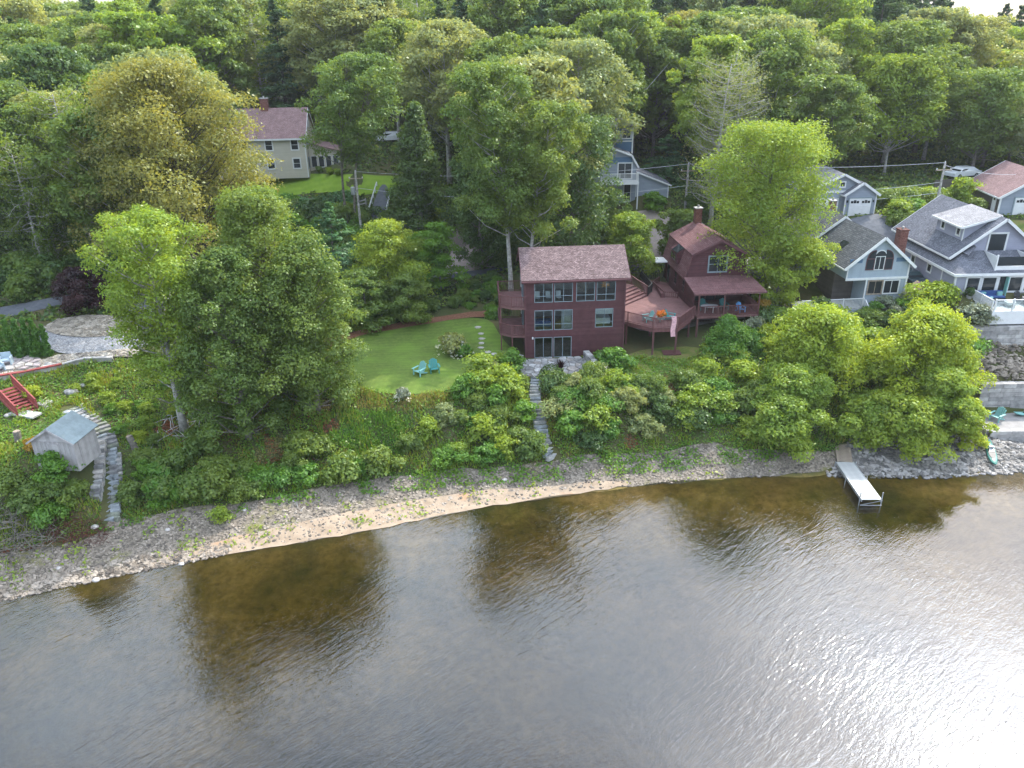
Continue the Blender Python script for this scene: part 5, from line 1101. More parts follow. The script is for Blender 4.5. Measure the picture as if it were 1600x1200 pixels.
part('porch_gable', MB().add([(.01, 1.7, 2.9), (4.4, 1.7, 2.9), (4.4, 1.7, 3.0), (.01, 1.7, 4.05), (.01, 6, 2.9), (4.4, 6, 2.9), (4.4, 6, 3.0), (.01, 6, 4.05)], [(0,1,2,3),(7,6,5,4)]), M['cream'], Ff)
for k in range(4): window(Ff, (.25+k*1.02, 1.7, .75), 0, .85, 1.6, 1, trim='white', glass='glass_dark', bar=.07)
for k in range(3): window(Ff, (4.4, 2.1+k*1.2, .75), pi/2, .95, 1.6, 1, trim='white', bar=.07)
mb = MB()
for k in range(5): mb.box(4.41, 5.6-k*.12, 4.4-k*.28, 4.68-k*.28, -.2, .75-k*.17)
part('steps', mb, M['white'], Ff)
# ------------------------------------------------------------------ G: blue-grey house behind the maples
Gg = thing('blue_grey_house', 'blue-grey gambrel house with a white balcony, half hidden behind tall maples', 'house', (15.9, 97.2, 13.9), radians(0))
mb = MB(); pr = [(0, -.5), (0, 3.9), (-.8, 5.3), (-3.5, 6.3), (-6.2, 5.3), (-7, 3.9), (-7, -.5)]; n = len(pr)
mb.add([(x, 0, z) for x, z in pr]+[(x, 8, z) for x, z in pr], [tuple(range(n-1, -1, -1)), tuple(range(n, 2*n))]+[(i, (i+1) % n, n+(i+1) % n, n+i) for i in range(n)])
part('wall', mb, M['greyblue'], Gg)
roofslab(Gg, [[(-3.5, -.3, 6.45), (-.7, -.3, 5.42), (-.7, 8.3, 5.42), (-3.5, 8.3, 6.45)], [(-3.5, -.3, 6.45), (-6.3, -.3, 5.42), (-6.3, 8.3, 5.42), (-3.5, 8.3, 6.45)], [(-.72, -.3, 5.4), (.2, -.3, 3.9), (.2, 8.3, 3.9), (-.72, 8.3, 5.4)]], M['roof_grey'], .12)
part('roof_trim', MB().beam((-3.5, -.33, 6.35), (-.7, -.33, 5.32), .06, .22).beam((-.7, -.33, 5.32), (.2, -.33, 3.85), .06, .22).beam((-3.5, -.33, 6.35), (-6.3, -.33, 5.32), .06, .22), M['white'], Gg)
part('tower', MB().box(-3.4, -.25, 2.5, 6, 5.4, 8.5), M['midblue'], Gg)
part('tower_trim', MB().box(-.36, -.2, 2.42, 2.49, 5.2, 8.4).box(-3.4, -.2, 2.44, 2.49, 6.6, 6.75), M['white'], Gg)
roofslab(Gg, [[(-4, 2, 8.5), (.3, 2, 8.5), (-1.8, 4.2, 9.5)], [(.3, 2, 8.5), (.3, 6.5, 8.5), (-1.8, 4.2, 9.5)], [(.3, 6.5, 8.5), (-4, 6.5, 8.5), (-1.8, 4.2, 9.5)], [(-4, 6.5, 8.5), (-4, 2, 8.5), (-1.8, 4.2, 9.5)]], M['roof_grey'], .1, 'tower_roof')
window(Gg, (-1.6, 2.5, 7.0), 0, 1.1, 1.1, 2, trim='white', casing=.08)
part('upper_band', MB().box(-6, -.6, -.03, -.004, 4.35, 5.1), M['midblue'], Gg)
window(Gg, (-2.3, 0, 2.5), 0, 1.7, 1.9, 2, trim='white', casing=.08, name='balcony_door')
part('balcony', MB().box(-4.6, .1, -1.6, -.005, 2.05, 2.35).box(-.05, .08, -1.55, -1.42, -1, 2.05), M['white'], Gg)
railing(Gg, [(-4.5, -1.5, 2.35), (0, -1.5, 2.35), (0, -.05, 2.35)], 1.0, 'white', .14, False)
window(Gg, (-1.5, 0, -.3), 0, .9, 2.2, 1, trim='white', name='door')
part('side_wing', MB().add([(.01, .5, -.6), (4.2, .5, -.6), (4.2, .5, 1.6), (.01, .5, 3.2), (.01, 6, -.6), (4.2, 6, -.6), (4.2, 6, 1.6), (.01, 6, 3.2)], [(0,1,2,3),(7,6,5,4),(1,5,6,2)]), M['greyblue'], Gg)
roofslab(Gg, [[(.21, .2, 3.3), (4.5, .2, 1.6), (4.5, 6.3, 1.6), (.21, 6.3, 3.3)]], M['roof_grey'], .12, 'wing_roof')
part('trim', MB().beam((.2, .17, 3.2), (4.5, .17, 1.5), .05, .18).box(4.1, 4.22, .46, .499, -.6, 1.6).box(.02, .14, .46, .499, -.6, 3.1), M['white'], Gg)

# ------------------------------------------------------------------ S: weathered shed
Sh = thing('garden_shed', 'small weathered grey wooden shed beside the curving stone steps', 'shed', (-34.35, 48.35, h(-33, 49)-.05), radians(-6))
w2, d2 = 3.15, 2.6
mb = MB(); pr = [(0, -.4), (w2, -.4), (w2, 2.0), (w2/2, 3.0), (0, 2.0)]; n = 5
part('wall', MB().add([(x, 0, z) for x, z in pr]+[(x, d2, z) for x, z in pr], [tuple(range(n)), tuple(range(2*n-1, n-1, -1))]+[(i, n+i, n+(i+1) % n, (i+1) % n) for i in range(n)]), M['woodgrey'], Sh)
rS = roofslab(Sh, [[(-.22, -.2, 1.92), (w2/2, -.2, 3.07), (w2/2, d2+.2, 3.07), (-.22, d2+.2, 1.92)], [(w2/2, -.2, 3.07), (w2+.22, -.2, 1.92), (w2+.22, d2+.2, 1.92), (w2/2, d2+.2, 3.07)]], M['shedroof'], .08)
part('fascia', MB().beam((-.22, -.225, 1.84), (w2/2, -.225, 2.98), .04, .12).beam((w2/2, -.225, 2.98), (w2+.22, -.225, 1.84), .04, .12), M['woodgrey'], rS)
part('door', MB().box(1.15, 2.0, -.05, -.003, .0, 1.75), M['woodgrey'], Sh)
for k in range(9):
    x = .02+k*(w2-.04)/9; blk('board', 'woodgrey', Sh, x+.01, x+(w2-.04)/9-.012, -.028, -.002, -.1, 1.95)
part('side_door', MB().box(w2+.003, w2+.05, .5, 1.3, 0, 1.8), M['woodgrey'], Sh)
# ------------------------------------------------------------------ shrubs and ground cover
BUILT = []
for o_, pts in ((A, [(-2.4, -.2), (9.3, -.2), (9.3, 6.8), (-2.4, 6.8)]), (B, [(-.5, -4.6), (6.6, -4.6), (6.6, 8.4), (-.5, 8.4)]), (Cc, [(-4.5, -.8), (6.6, -.8), (6.6, 15.6), (-4.5, 15.6)]),
                (Dd, [(-.3, -4.2), (12, -4.2), (12, 13.6), (-.3, 13.6)]), (E_, [(-3, -.4), (5.4, -.4), (5.4, 8), (-3, 8)]), (Hh, [(-.2, -.2), (8, -.2), (8, 9), (-.2, 9)]),
                (Ff, [(-12.8, -.3), (4.8, -.3), (4.8, 7.8), (-12.8, 7.8)]), (Gg, [(-7, -1.6), (4.3, -1.6), (4.3, 8), (-7, 8)]), (Sh, [(-.2, -.2), (3.4, -.2), (3.4, 2.8), (-.2, 2.8)])):
    c_, s_ = cos(o_.rotation_euler.z), sin(o_.rotation_euler.z)
    BUILT.append([(o_.location.x+x*c_-y*s_, o_.location.y+x*s_+y*c_) for x, y in pts])
BUILT.append([(10.4, 68.4), (13, 66.4), (16, 66.5), (18, 70), (17.5, 82), (14, 83), (10, 75)])
MAINSTEPS = [U(838, 587, 5.35)[:2], U(837, 604, 4.9)[:2], U(836, 622, 4.4)[:2], U(839, 645, 3.75)[:2], U(845, 668, 3.0)[:2], U(848, 688, 2.4)[:2], U(856, 703, 1.9)[:2], U(866, 715, 1.45)[:2]]
LEFTSTEPS = [G(108, 640)[:2], G(128, 652)[:2], G(148, 664)[:2], G(163, 682)[:2], G(170, 705)[:2], G(172, 735)[:2], G(173, 770)[:2], G(175, 795)[:2], G(174, 815)[:2]]
def dseg(x, y, line):
    d = np.full(x.shape, 1e9)
    for a, b in zip(line[:-1], line[1:]):
        ax, ay = a; bx_, by_ = b; t = np.clip(((x-ax)*(bx_-ax)+(y-ay)*(by_-ay))/((bx_-ax)**2+(by_-ay)**2), 0, 1)
        d = np.minimum(d, np.hypot(x-ax-t*(bx_-ax), y-ay-t*(by_-ay)))
    return d
PATIO = [(.9, 62.2), (1.1, 61.9), (2.0, 61.8), (4.5, 61.6), (6.6, 62.1), (7.3, 63.4), (6.9, 65.3), (6.3, 66.2), (1.3, 65.9), (.5, 64.2)]
def free(x, y, margin=0.0, sheets=True, bare=True):
    x = np.asarray(x, float); y = np.asarray(y, float); ok = np.ones(x.shape, bool)
    for p_ in BUILT: ok &= ~inpoly(x, y, p_)
    ok &= ~inpoly(x, y, PATIO)
    if bare:
        for c_, r_ in BARE: ok &= np.hypot(x-c_[0], y-c_[1]) > r_*(.8+.3*np.sin(x*5+y*3))
    ok &= dseg(x, y, MAINSTEPS) > 0.62+margin; ok &= dseg(x, y, LEFTSTEPS) > 0.72+margin
    if sheets:
        for nm, e_ in EXCL: ok &= ~inpoly(x, y, e_)
    return ok
BARE = [(G(a, b)[:2], r) for a, b, r in ((432, 705, 1.7), (425, 735, 1.0), (1050, 608, .7), (1093, 661, .65), (1187, 640, .8), (1192, 675, .8), (508, 636, .8), (518, 668, .7), (262, 668, 1.0), (1040, 590, .5), (985, 690, .6), (1120, 615, .6))]
def pixpoly(pts): return [tuple(G(a, b)[:2]) for a, b in pts]
def shrub_mesh(seed, lm, Ht=1.5, R=1.1, nb=16, nl=2400, leaf=0.2, kind='dome', **k): return tree_meshes('shrub', kind, seed, Ht, R, 0.08, nb, nl, leaf, LEAF[lm], M['bark_dark'], blobr=(0.28, 0.45), rtrunk=0.035, flat=0.8, **k)
SHR = {'fresh': [shrub_mesh(901, 'fresh'), shrub_mesh(902, 'fresh', 1.7, 1.0), shrub_mesh(903, 'fresh', 1.3, 1.3)], 'mid': [shrub_mesh(904, 'mid'), shrub_mesh(905, 'mid', 1.6, 1.2)], 'airy': [shrub_mesh(906, 'bright', 1.8, 1.1, 18, 1700, 0.22, spread=0.5)]}
def shrub(loc, s, lm, shape='fresh', label='', cat='shrub', name='shrub', grp=None, rng=random):
    t = thing(name, label, cat, loc, rng.uniform(0, 6.28), grp)
    put('foliage', rng.choice(SHR[shape])[1], t, sc=(s, s, s*rng.uniform(.8, 1.15)), mat=LEAF[lm]); return t
ZN = [  # zone polygon in the photograph, spacing, size, leaf kinds, label
    ('bank right of the long stairs', [(866,600),(960,592),(1010,604),(1100,592),(1200,612),(1245,640),(1240,700),(1150,696),(1050,688),(960,704),(890,706),(872,660)], 1.5, (.75, 1.25), ['fresh', 'mid', 'fresh', 'pale', 'dark', 'bright'], ['leafy', 'bushy', 'low spreading']),
    ('bank left of the long stairs', [(700,640),(760,580),(800,566),(822,590),(826,640),(830,690),(838,712),(760,722),(670,732),(640,700),(680,665)], 1.45, (.75, 1.25), ['fresh', 'mid', 'pale', 'fresh', 'mid', 'bright'], ['leafy', 'dense', 'bushy']),
    ('top of the shingle beach', [(470,700),(540,712),(620,735),(560,748),(440,775),(330,788),(200,798),(190,745),(250,705),(330,705),(420,745)], 1.5, (.8, 1.4), ['fresh', 'mid', 'fresh', 'mid'], ['leafy', 'dense']),
    ('below the weathered shed', [(0,740),(60,748),(140,745),(146,790),(140,822),(95,822),(50,806),(0,795)], 1.4, (.9, 1.4), ['mid', 'fresh', 'mid'], ['glossy', 'dense', 'tall']),
    ('garden below the left terrace', [(70,608),(170,580),(280,600),(262,690),(205,700),(160,655),(100,628)], 1.8, (.3, .62), ['bright', 'fresh', 'mid', 'yellow'], ['small', 'flowering', 'low']),
    ('left of the flat-fronted house', [(700,460),(775,432),(792,480),(800,540),(760,535),(735,505),(690,490)], 1.7, (.45, .95), ['mid', 'fresh', 'dark'], ['low', 'leafy']),
    ('behind the mulch bed', [(470,520),(500,490),(600,480),(690,480),(690,492),(600,503),(520,522)], 1.5, (.6, 1.1), ['mid', 'dark', 'fresh'], ['dark', 'leafy']),
    ('below the light blue cottage', [(1175,500),(1290,495),(1420,500),(1520,515),(1545,560),(1500,600),(1300,585),(1200,570),(1150,560)], 2.0, (.8, 1.4), ['fresh', 'bright', 'mid', 'dark', 'yellow'], ['leafy', 'bushy', 'round']),
    ('beside the upper gravel driveway', [(850,320),(1000,315),(1110,330),(1110,355),(1030,330),(930,345),(880,380),(850,380)], 2.6, (1.1, 1.9), ['mid', 'dark', 'bright', 'fresh'], ['bushy', 'dark']),
    ('below the cream house lawn', [(330,330),(450,325),(570,325),(575,350),(560,420),(470,430),(400,440),(330,430)], 2.6, (1.2, 2.2), ['bluepine', 'mid', 'fresh', 'dark'], ['bushy', 'tall']),
    ('beside the lower gravel drive', [(610,350),(690,350),(690,420),(640,425),(600,430),(575,400)], 2.4, (1.0, 1.9), ['mid', 'fresh', 'bright'], ['bushy', 'tall']),
    ('under the twin maples', [(745,380),(860,370),(890,390),(870,400),(780,425),(750,410)], 2.2, (.9, 1.5), ['dark', 'mid'], ['dark', 'low']),
    ('around the right-hand garages', [(1385,330),(1480,310),(1530,330),(1540,350),(1470,330),(1430,350),(1395,380)], 2.4, (1.0, 1.6), ['mid', 'fresh', 'bright'], ['round', 'bushy']),
    ('between blue cottage and grey house', [(1345,480),(1410,470),(1440,470),(1450,500),(1380,505)], 1.7, (.7, 1.1), ['fresh', 'yellow', 'silver'], ['round', 'bright']),
    ('beyond the driveway loop', [(0,430),(90,420),(240,440),(240,470),(170,462),(60,462),(0,475)], 2.6, (1.2, 2.0), ['dark', 'mid'], ['dark', 'tall'])]
ADJ = {'fresh': 'bright green', 'mid': 'mid-green', 'pale': 'pale green', 'dark': 'dark green', 'bright': 'light green', 'yellow': 'yellow-green', 'bluepine': 'blue-green', 'silver': 'silvery'}
rz_ = random.Random(21); nsh = 0
for zi, (where, poly, sp_, (s0, s1), kinds, adjs) in enumerate(ZN):
    pp = pixpoly(poly); xs = [p[0] for p in pp]; ys = [p[1] for p in pp]; y = min(ys)
    while y < max(ys):
        x = min(xs)
        while x < max(xs):
            x_, y_ = x+rz_.uniform(-.4, .4)*sp_, y+rz_.uniform(-.4, .4)*sp_; x += sp_
            if not inpoly(np.array([x_]), np.array([y_]), pp)[0] or not free([x_], [y_], 0.35)[0]: continue
            if zi < 3 and rz_.random() < 0.12: continue
            s = rz_.uniform(s0, s1); lm = rz_.choice(kinds); big = 'large' if s > (s0+s1)/2 else 'smaller'
            lab = '%s %s shrub|%s' % (big, ADJ[lm], where)
            shrub((x_, y_, h(x_, y_)-.1), s, lm, 'airy' if lm in ('bright', 'yellow', 'silver') else ('mid' if lm == 'mid' else 'fresh'), lab, grp=lab, rng=rz_); nsh += 1
        y += sp_*0.87
print('shrubs', nsh)
def cover(name, poly, dens, leaf, lm, hmax, seed, up_=0.8, zs=(0.0,), patch=None, blade=False, sheets=True, margin=-0.1):
    rng = np.random.RandomState(seed); x0 = min(p[0] for p in poly); x1 = max(p[0] for p in poly); y0 = min(p[1] for p in poly); y1 = max(p[1] for p in poly)
    n = int(dens*(x1-x0)*(y1-y0)); X = rng.uniform(x0, x1, n); Y = rng.uniform(y0, y1, n); k = inpoly(X, Y, poly); X, Y = X[k], Y[k]
    pn = np.sin(X*.9+1.3*np.sin(Y*.7+seed))*np.sin(Y*1.1+1.1*np.sin(X*.6))+0.5*np.sin(X*2.3+Y*1.9)
    if patch is not None: k = pn > patch+rng.normal(size=len(X))*.25; X, Y, pn = X[k], Y[k], pn[k]
    k = free(X, Y, margin, sheets, name != 'leaf_litter'); X, Y, pn = X[k], Y[k], pn[k]; n = len(X)
    hz = hmax*np.clip(0.45+0.4*pn+rng.normal(size=n)*.15, 0.05, 1.3); Z = H(X, Y)
    if blade:
        a = rng.uniform(0, 6.28, n); w_ = leaf*0.16*rng.uniform(.6, 1.4, n); hh_ = hz*rng.uniform(.6, 1.2, n)+.1; ln = rng.normal(size=(n, 2))*.25*hh_[:, None]
        P0 = np.stack([X-w_*np.cos(a), Y-w_*np.sin(a), Z-.03], -1); P1 = np.stack([X+w_*np.cos(a), Y+w_*np.sin(a), Z-.03], -1); P2 = np.stack([X+ln[:, 0], Y+ln[:, 1], Z+hh_], -1)
        V = np.stack([P0, P1, P2], 1); me = np_mesh(name, V, 3, LEAF[lm])
    else:
        C = np.stack([X, Y, Z+hz*rng.uniform(.25, 1, n)], -1); Nn = rng.normal(size=(n, 3))*.5+[0, -.15, up_]; Nn /= np.linalg.norm(Nn, axis=1)[:, None]
        Ls = leaf*rng.uniform(.6, 1.4, n); me = np_mesh(name, leaf_quads(C, Nn, Ls, Ls*.6, rng), 4, LEAF[lm])
    return tag(put(name, me), kind='stuff')
BANK = pixpoly([(-60,868),(30,858),(150,835),(260,798),(330,790),(430,778),(560,750),(660,740),(760,732),(870,716),(960,716),(1060,700),(1150,700),(1250,706),(1330,690),(1500,672)])+[(41,60),(41,66),(26,68),(18,66),(8,66),(0,66),(-4,73),(-14,74),(-24,66),(-34,62),(-45,59),(-50,48)]
cover('undergrowth', BANK, 62, 0.2, 'fresh', 0.5, 1)
cover('undergrowth', BANK, 26, 0.2, 'mid', 0.6, 2, patch=-0.1)
cover('undergrowth', BANK, 26, 0.16, 'bright', 0.55, 12, patch=0.15)
cover('tall_grass', BANK, 22, 0.3, 'straw', 0.45, 3, patch=0.25, blade=True)
cover('tall_grass', BANK, 45, 0.3, 'bright', 0.45, 4, patch=-0.2, blade=True)
cover('tall_grass', pixpoly([(520,598),(580,612),(640,620),(700,616),(722,600),(735,575),(790,560),(790,575),(740,600),(700,640),(640,645),(560,640),(520,625)]), 110, 0.3, 'straw', 0.5, 5, blade=True)
cover('tall_grass', pixpoly([(505,645),(560,640),(640,650),(650,690),(600,735),(540,700),(500,690)]), 150, 0.3, 'fresh', 0.5, 6, blade=True)
HILL = pixpoly([(-60,560),(60,500),(230,545),(330,560),(480,545),(700,480),(800,470),(800,430),(1010,440),(1100,500),(1300,480)])+[(60,60),(75,70),(110,120),(60,135),(0,135),(-70,130),(-90,90),(-75,60)]
cover('ground_ivy', HILL, 7.5, 0.52, 'dark', 0.5, 7, margin=0.1)
cover('ground_ivy', HILL, 7, 0.48, 'mid', 0.7, 8, patch=-0.2, margin=0.1)
cover('weeds', pixpoly([(0,935),(200,890),(400,855),(620,815),(860,772),(1000,756),(1250,738),(1250,706),(960,714),(660,738),(430,776),(200,810),(0,868)]), 16, 0.26, 'bright', 0.3, 9, patch=0.35, sheets=False)
cover('weeds', pixpoly([(330,812),(560,774),(760,758),(960,744),(1100,728),(1280,716),(1250,700),(960,712),(760,730),(560,748),(400,780)]), 70, 0.22, 'fresh', 0.4, 10, patch=-0.25, sheets=False)
cover('undergrowth', pixpoly([(520,765),(620,752),(760,744),(870,726),(960,730),(1060,716),(1150,718),(1250,716),(1310,706),(1310,692),(1150,695),(1060,695),(960,708),(760,726),(560,742)]), 75, .22, 'fresh', .45, 15, patch=-0.45, sheets=False)
cover('leaf_litter', pixpoly([(200,690),(300,640),(460,620),(520,640),(520,700),(440,760),(400,760),(300,700)]), 60, 0.2, 'rust', 0.12, 11, patch=-0.1)
cover('leaf_litter', pixpoly([(60,830),(150,812),(190,812),(150,838),(90,852),(0,866),(0,840)]), 120, 0.16, 'rust', 0.15, 13)
cover('leaf_litter', pixpoly([(838,590),(850,590),(866,650),(872,680),(862,690),(850,650)]), 160, 0.14, 'rust', 0.08, 14, margin=-.3)
for i_, (c_, r_) in enumerate(BARE): cover('leaf_litter', [(c_[0]+r_*cos(a), c_[1]+r_*sin(a)) for a in [k*pi/4 for k in range(8)]], 110, .17, 'rust' if i_ % 3 else 'straw', .1, 40+i_)
def stones(name, poly, n, smin, smax, mat, seed, lift=0.0, big=None):
    rng = np.random.RandomState(seed); x0 = min(p[0] for p in poly); x1 = max(p[0] for p in poly); y0 = min(p[1] for p in poly); y1 = max(p[1] for p in poly)
    X = rng.uniform(x0, x1, n*6); Y = rng.uniform(y0, y1, n*6); k = inpoly(X, Y, poly); X, Y = X[k][:n], Y[k][:n]; n = len(X); Z = H(X, Y)
    phi = (1+5**.5)/2; v = np.array([(-1,phi,0),(1,phi,0),(-1,-phi,0),(1,-phi,0),(0,-1,phi),(0,1,phi),(0,-1,-phi),(0,1,-phi),(phi,0,-1),(phi,0,1),(-phi,0,-1),(-phi,0,1)])/1.9
    f = np.array([(0,11,5),(0,5,1),(0,1,7),(0,7,10),(0,10,11),(1,5,9),(5,11,4),(11,10,2),(10,7,6),(7,1,8),(3,9,4),(3,4,2),(3,2,6),(3,6,8),(3,8,9),(4,9,5),(2,4,11),(6,2,10),(8,6,7),(9,8,1)])
    s = smin+(smax-smin)*rng.rand(n)**2.2; V = v[None]*(1+rng.normal(size=(n, 12, 1))*.16); a = rng.uniform(0, 6.28, n)
    sc = np.stack([s, s*rng.uniform(.6, 1, n), s*rng.uniform(.35, .7, n)], -1); V = V*sc[:, None]*0.5
    V = np.stack([V[..., 0]*np.cos(a)[:, None]-V[..., 1]*np.sin(a)[:, None], V[..., 0]*np.sin(a)[:, None]+V[..., 1]*np.cos(a)[:, None], V[..., 2]], -1)
    V += np.stack([X, Y, Z+lift+s*.08], -1)[:, None]
    me = np_mesh(name, V[:, f].reshape(-1, 3, 3), 3, mat); return tag(put(name, me), kind='stuff')
def stonemat(name, lo, hi, vs=2.2):
    m, nt, p, o = newmat(name); tc = N(nt, 'ShaderNodeTexCoord'); v = N(nt, 'ShaderNodeTexVoronoi'); v.inputs['Scale'].default_value = vs; L(nt, tc.outputs['Object'], v.inputs['Vector'])
    s_ = N(nt, 'ShaderNodeSeparateColor'); L(nt, v.outputs['Color'], s_.inputs[0]); mid = tuple((a+b)/2*f for a, b, f in zip(lo, hi, (1.03, 1.0, .95)))
    L(nt, ramp(nt, s_.outputs[0], [(0, lo), (.5, mid), (1, hi)]).outputs[0], p.inputs['Base Color']); p.inputs['Roughness'].default_value = .9; return m
MS = stonemat('beach_stones', (.075, .062, .05), (.3, .255, .205)); MS2 = stonemat('dark_stones', (.08, .075, .07), (.33, .31, .29))
BEACH = pixpoly([(-40,946),(100,916),(300,874),(520,838),(720,795),(900,768),(1100,750),(1300,739),(1310,702),(1250,708),(1150,702),(1060,702),(960,718),(870,718),(760,734),(660,742),(560,752),(430,780),(330,794),(200,812),(150,842),(30,864),(-40,872)])
stones('shingle', BEACH, 6000, .07, .34, MS, 1, .03)
stones('shingle', pixpoly([(-60,960),(0,942),(200,898),(360,868),(360,850),(200,872),(0,912),(-60,925)]), 1500, .1, .42, MS, 5, .05)
stones('rip_rap', pixpoly([(1290,745),(1400,748),(1480,748),(1560,742),(1600,740),(1690,734),(1690,684),(1540,684),(1500,676),(1400,676),(1330,685)]), 3600, .15, .6, MS2, 2, .03)
stones('rubble_slope', [(40,62.5),(56,62.5),(56,66.2),(40,66.2)], 1500, .25, .75, MS, 3, .05)
stones('pebbles', pixpoly([(66,515),(90,501),(150,494),(208,502),(222,515),(190,523),(140,529),(92,525)]), 2200, .1, .3, stonemat('pale_pebble_stones', (.15, .13, .1), (.38, .34, .28)), 4, .14)
stones('pebbles', pixpoly([(62,566),(90,557),(150,552),(228,548),(226,559),(180,559),(135,560),(100,568),(50,579)]), 1500, .1, .35, stonemat('pale_pebble_stones2', (.16, .14, .115), (.4, .36, .3)), 6, .11)

# ------------------------------------------------------------------ stonework built piece by piece
def rock_poly(mb, poly, z0, z1, rnd, jit=0.015):
    n = len(poly); cxx = sum(p[0] for p in poly)/n; cyy = sum(p[1] for p in poly)/n
    top = [(x+(cxx-x)*.04, y+(cyy-y)*.04, z1+rnd.uniform(-jit, jit)) for x, y in poly]
    mb.add([(x, y, z0) for x, y in poly]+top, [tuple(range(n, 2*n))]+[(i, (i+1) % n, n+(i+1) % n, n+i) for i in range(n)])
def clip(poly, a, b):
    """keep the side of the bisector of a,b nearer to a"""
    mx_, my_ = (a[0]+b[0])/2, (a[1]+b[1])/2; nx_, ny_ = b[0]-a[0], b[1]-a[1]; out = []
    for i in range(len(poly)):
        p, q = poly[i], poly[(i+1) % len(poly)]; dp = (p[0]-mx_)*nx_+(p[1]-my_)*ny_; dq = (q[0]-mx_)*nx_+(q[1]-my_)*ny_
        if dp <= 0: out.append(p)
        if dp*dq < 0: t = dp/(dp-dq); out.append((p[0]+(q[0]-p[0])*t, p[1]+(q[1]-p[1])*t))
    return out
def paving(parent, poly, size, zf, mats, seed, gap=0.06, th=0.06, ox=0, oy=0, oz=0):
    rnd = random.Random(seed); x0 = min(p[0] for p in poly); x1 = max(p[0] for p in poly); y0 = min(p[1] for p in poly); y1 = max(p[1] for p in poly); pts = []
    y = y0-size
    while y < y1+size:
        x = x0-size
        while x < x1+size: pts.append((x+rnd.uniform(-.42, .42)*size, y+rnd.uniform(-.42, .42)*size)); x += size
        y += size
    for a in pts:
        if not inpoly(np.array([a[0]]), np.array([a[1]]), poly)[0]: continue
        c = [(a[0]-size*1.3, a[1]-size*1.3), (a[0]+size*1.3, a[1]-size*1.3), (a[0]+size*1.3, a[1]+size*1.3), (a[0]-size*1.3, a[1]+size*1.3)]
        for b in pts:
            if b is not a and abs(b[0]-a[0]) < 2.7*size and abs(b[1]-a[1]) < 2.7*size: c = clip(c, a, b)
        if len(c) < 3: continue
        r_ = size/2; k = 1-gap/size*1.2; c = [(a[0]+(x-a[0])*k, a[1]+(y-a[1])*k) for x, y in c]; z = zf(a[0], a[1])
        mb = MB(); rock_poly(mb, [(x-ox, y-oy) for x, y in c], z-oz-.05, z-oz+th+rnd.uniform(-.012, .012), rnd); put('flagstone', mb.mesh('flagstone', rnd.choice(mats)), parent)
ps = [plain('flagstone_%s' % n_, c_, .9, .3, 2.0, .4, 8) for n_, c_ in (('grey', (.27, .265, .255)), ('pale', (.36, .35, .335)), ('dark', (.2, .195, .19)), ('tan', (.31, .28, .25)))]
pat, _e = sheet('patio', PATIO, MG['mortar'], 0, 0.8, z=5.52, smooth=0)
pat['kind'] = 'structure'; paving(pat, PATIO, .62, lambda x, y: 5.53, ps, 5)
terr = S.objects['terrace_paving']; TP = EXCL[[n_ for n_, _ in EXCL].index('terrace_paving')][1]
TPc = [tuple(G(a, b)[:2]) for a, b in ((-15,594),(0,589),(50,581),(78,572),(58,560),(0,560),(-15,561))]
pv = [plain('paver_%s' % n_, c_, .9, .2, 2.0, .3, 8) for n_, c_ in (('pink', (.38, .32, .3)), ('beige', (.42, .38, .34)), ('mauve', (.33, .28, .27)))]
paving(terr, TPc, .75, lambda x, y: h(x, y)+.13, pv, 9, .05)
def stairway(name, label, line, wid, nstep, mats, seed, pieces=1, thick=.2, mossy=False):
    rnd = random.Random(seed); P = [np.array(p) for p in line]; Ln = [0]
    for a, b in zip(P[:-1], P[1:]): Ln.append(Ln[-1]+np.hypot(*(b-a)))
    o = thing(name, label, 'stairs', (P[-1][0], P[-1][1], h(*P[-1])))
    mem = {}
    for k in range(nstep):
        s = Ln[-1]*(k+.5)/nstep; i = max(j for j in range(len(Ln)-1) if Ln[j] <= s); a, b = P[i], P[i+1]; d = (b-a)/np.hypot(*(b-a)); c = a+d*(s-Ln[i]); nrm = np.array([-d[1], d[0]])
        z = h(*c)+(.16 if not mossy else .1); w_ = wid(k/nstep) if callable(wid) else wid; dp = Ln[-1]/nstep*(.42 if not mossy else .55)
        cuts = [0]+sorted(rnd.uniform(.25, .75) for _ in range(pieces-1))+[1]
        if mossy and rnd.random() < .5: cuts = [0, rnd.uniform(.3, .7), 1]
        for c0, c1 in zip(cuts[:-1], cuts[1:]):
            u0 = -w_/2+w_*c0+.02; u1 = -w_/2+w_*c1-.02; q = []
            for (u, v) in ((u0, dp), ((u0+u1)/2, dp*1.12), (u1, dp), (u1+.03, 0), (u1, -dp), ((u0+u1)/2, -dp*.95), (u0, -dp), (u0-.03, 0)):
                p_ = c+nrm*(u+rnd.uniform(-.05, .05))+d*(v*1.0+rnd.uniform(-.05, .05)); q.append((p_[0]-P[-1][0], p_[1]-P[-1][1]))
            ar = sum(q[i_][0]*q[(i_+1) % 8][1]-q[(i_+1) % 8][0]*q[i_][1] for i_ in range(8))
            if ar < 0: q = q[::-1]
            mb = MB(); rock_poly(mb, q, z-o.location.z-thick-.1, z-o.location.z+rnd.uniform(-.02, .03), rnd, .012); put('step', mb.mesh('step', rnd.choice(mats)), o)
    return o
stairway('stone_stairs', 'long straight flight of bluestone steps climbing from the beach to the patio', MAINSTEPS, lambda t: .95+.55*t**2, 23, [M['stone_blue'], ps[0], ps[1]], 3)
stairway('stone_stairs', 'curving mossy stone steps beside the weathered shed', LEFTSTEPS, lambda t: 1.9-.75*t if t < .45 else 1.15, 30, [plain('mossy_stone', (.17, .18, .14), .95, .4, 2, .6, 8), ps[2], M['stone_blue']], 4, 2, mossy=True)
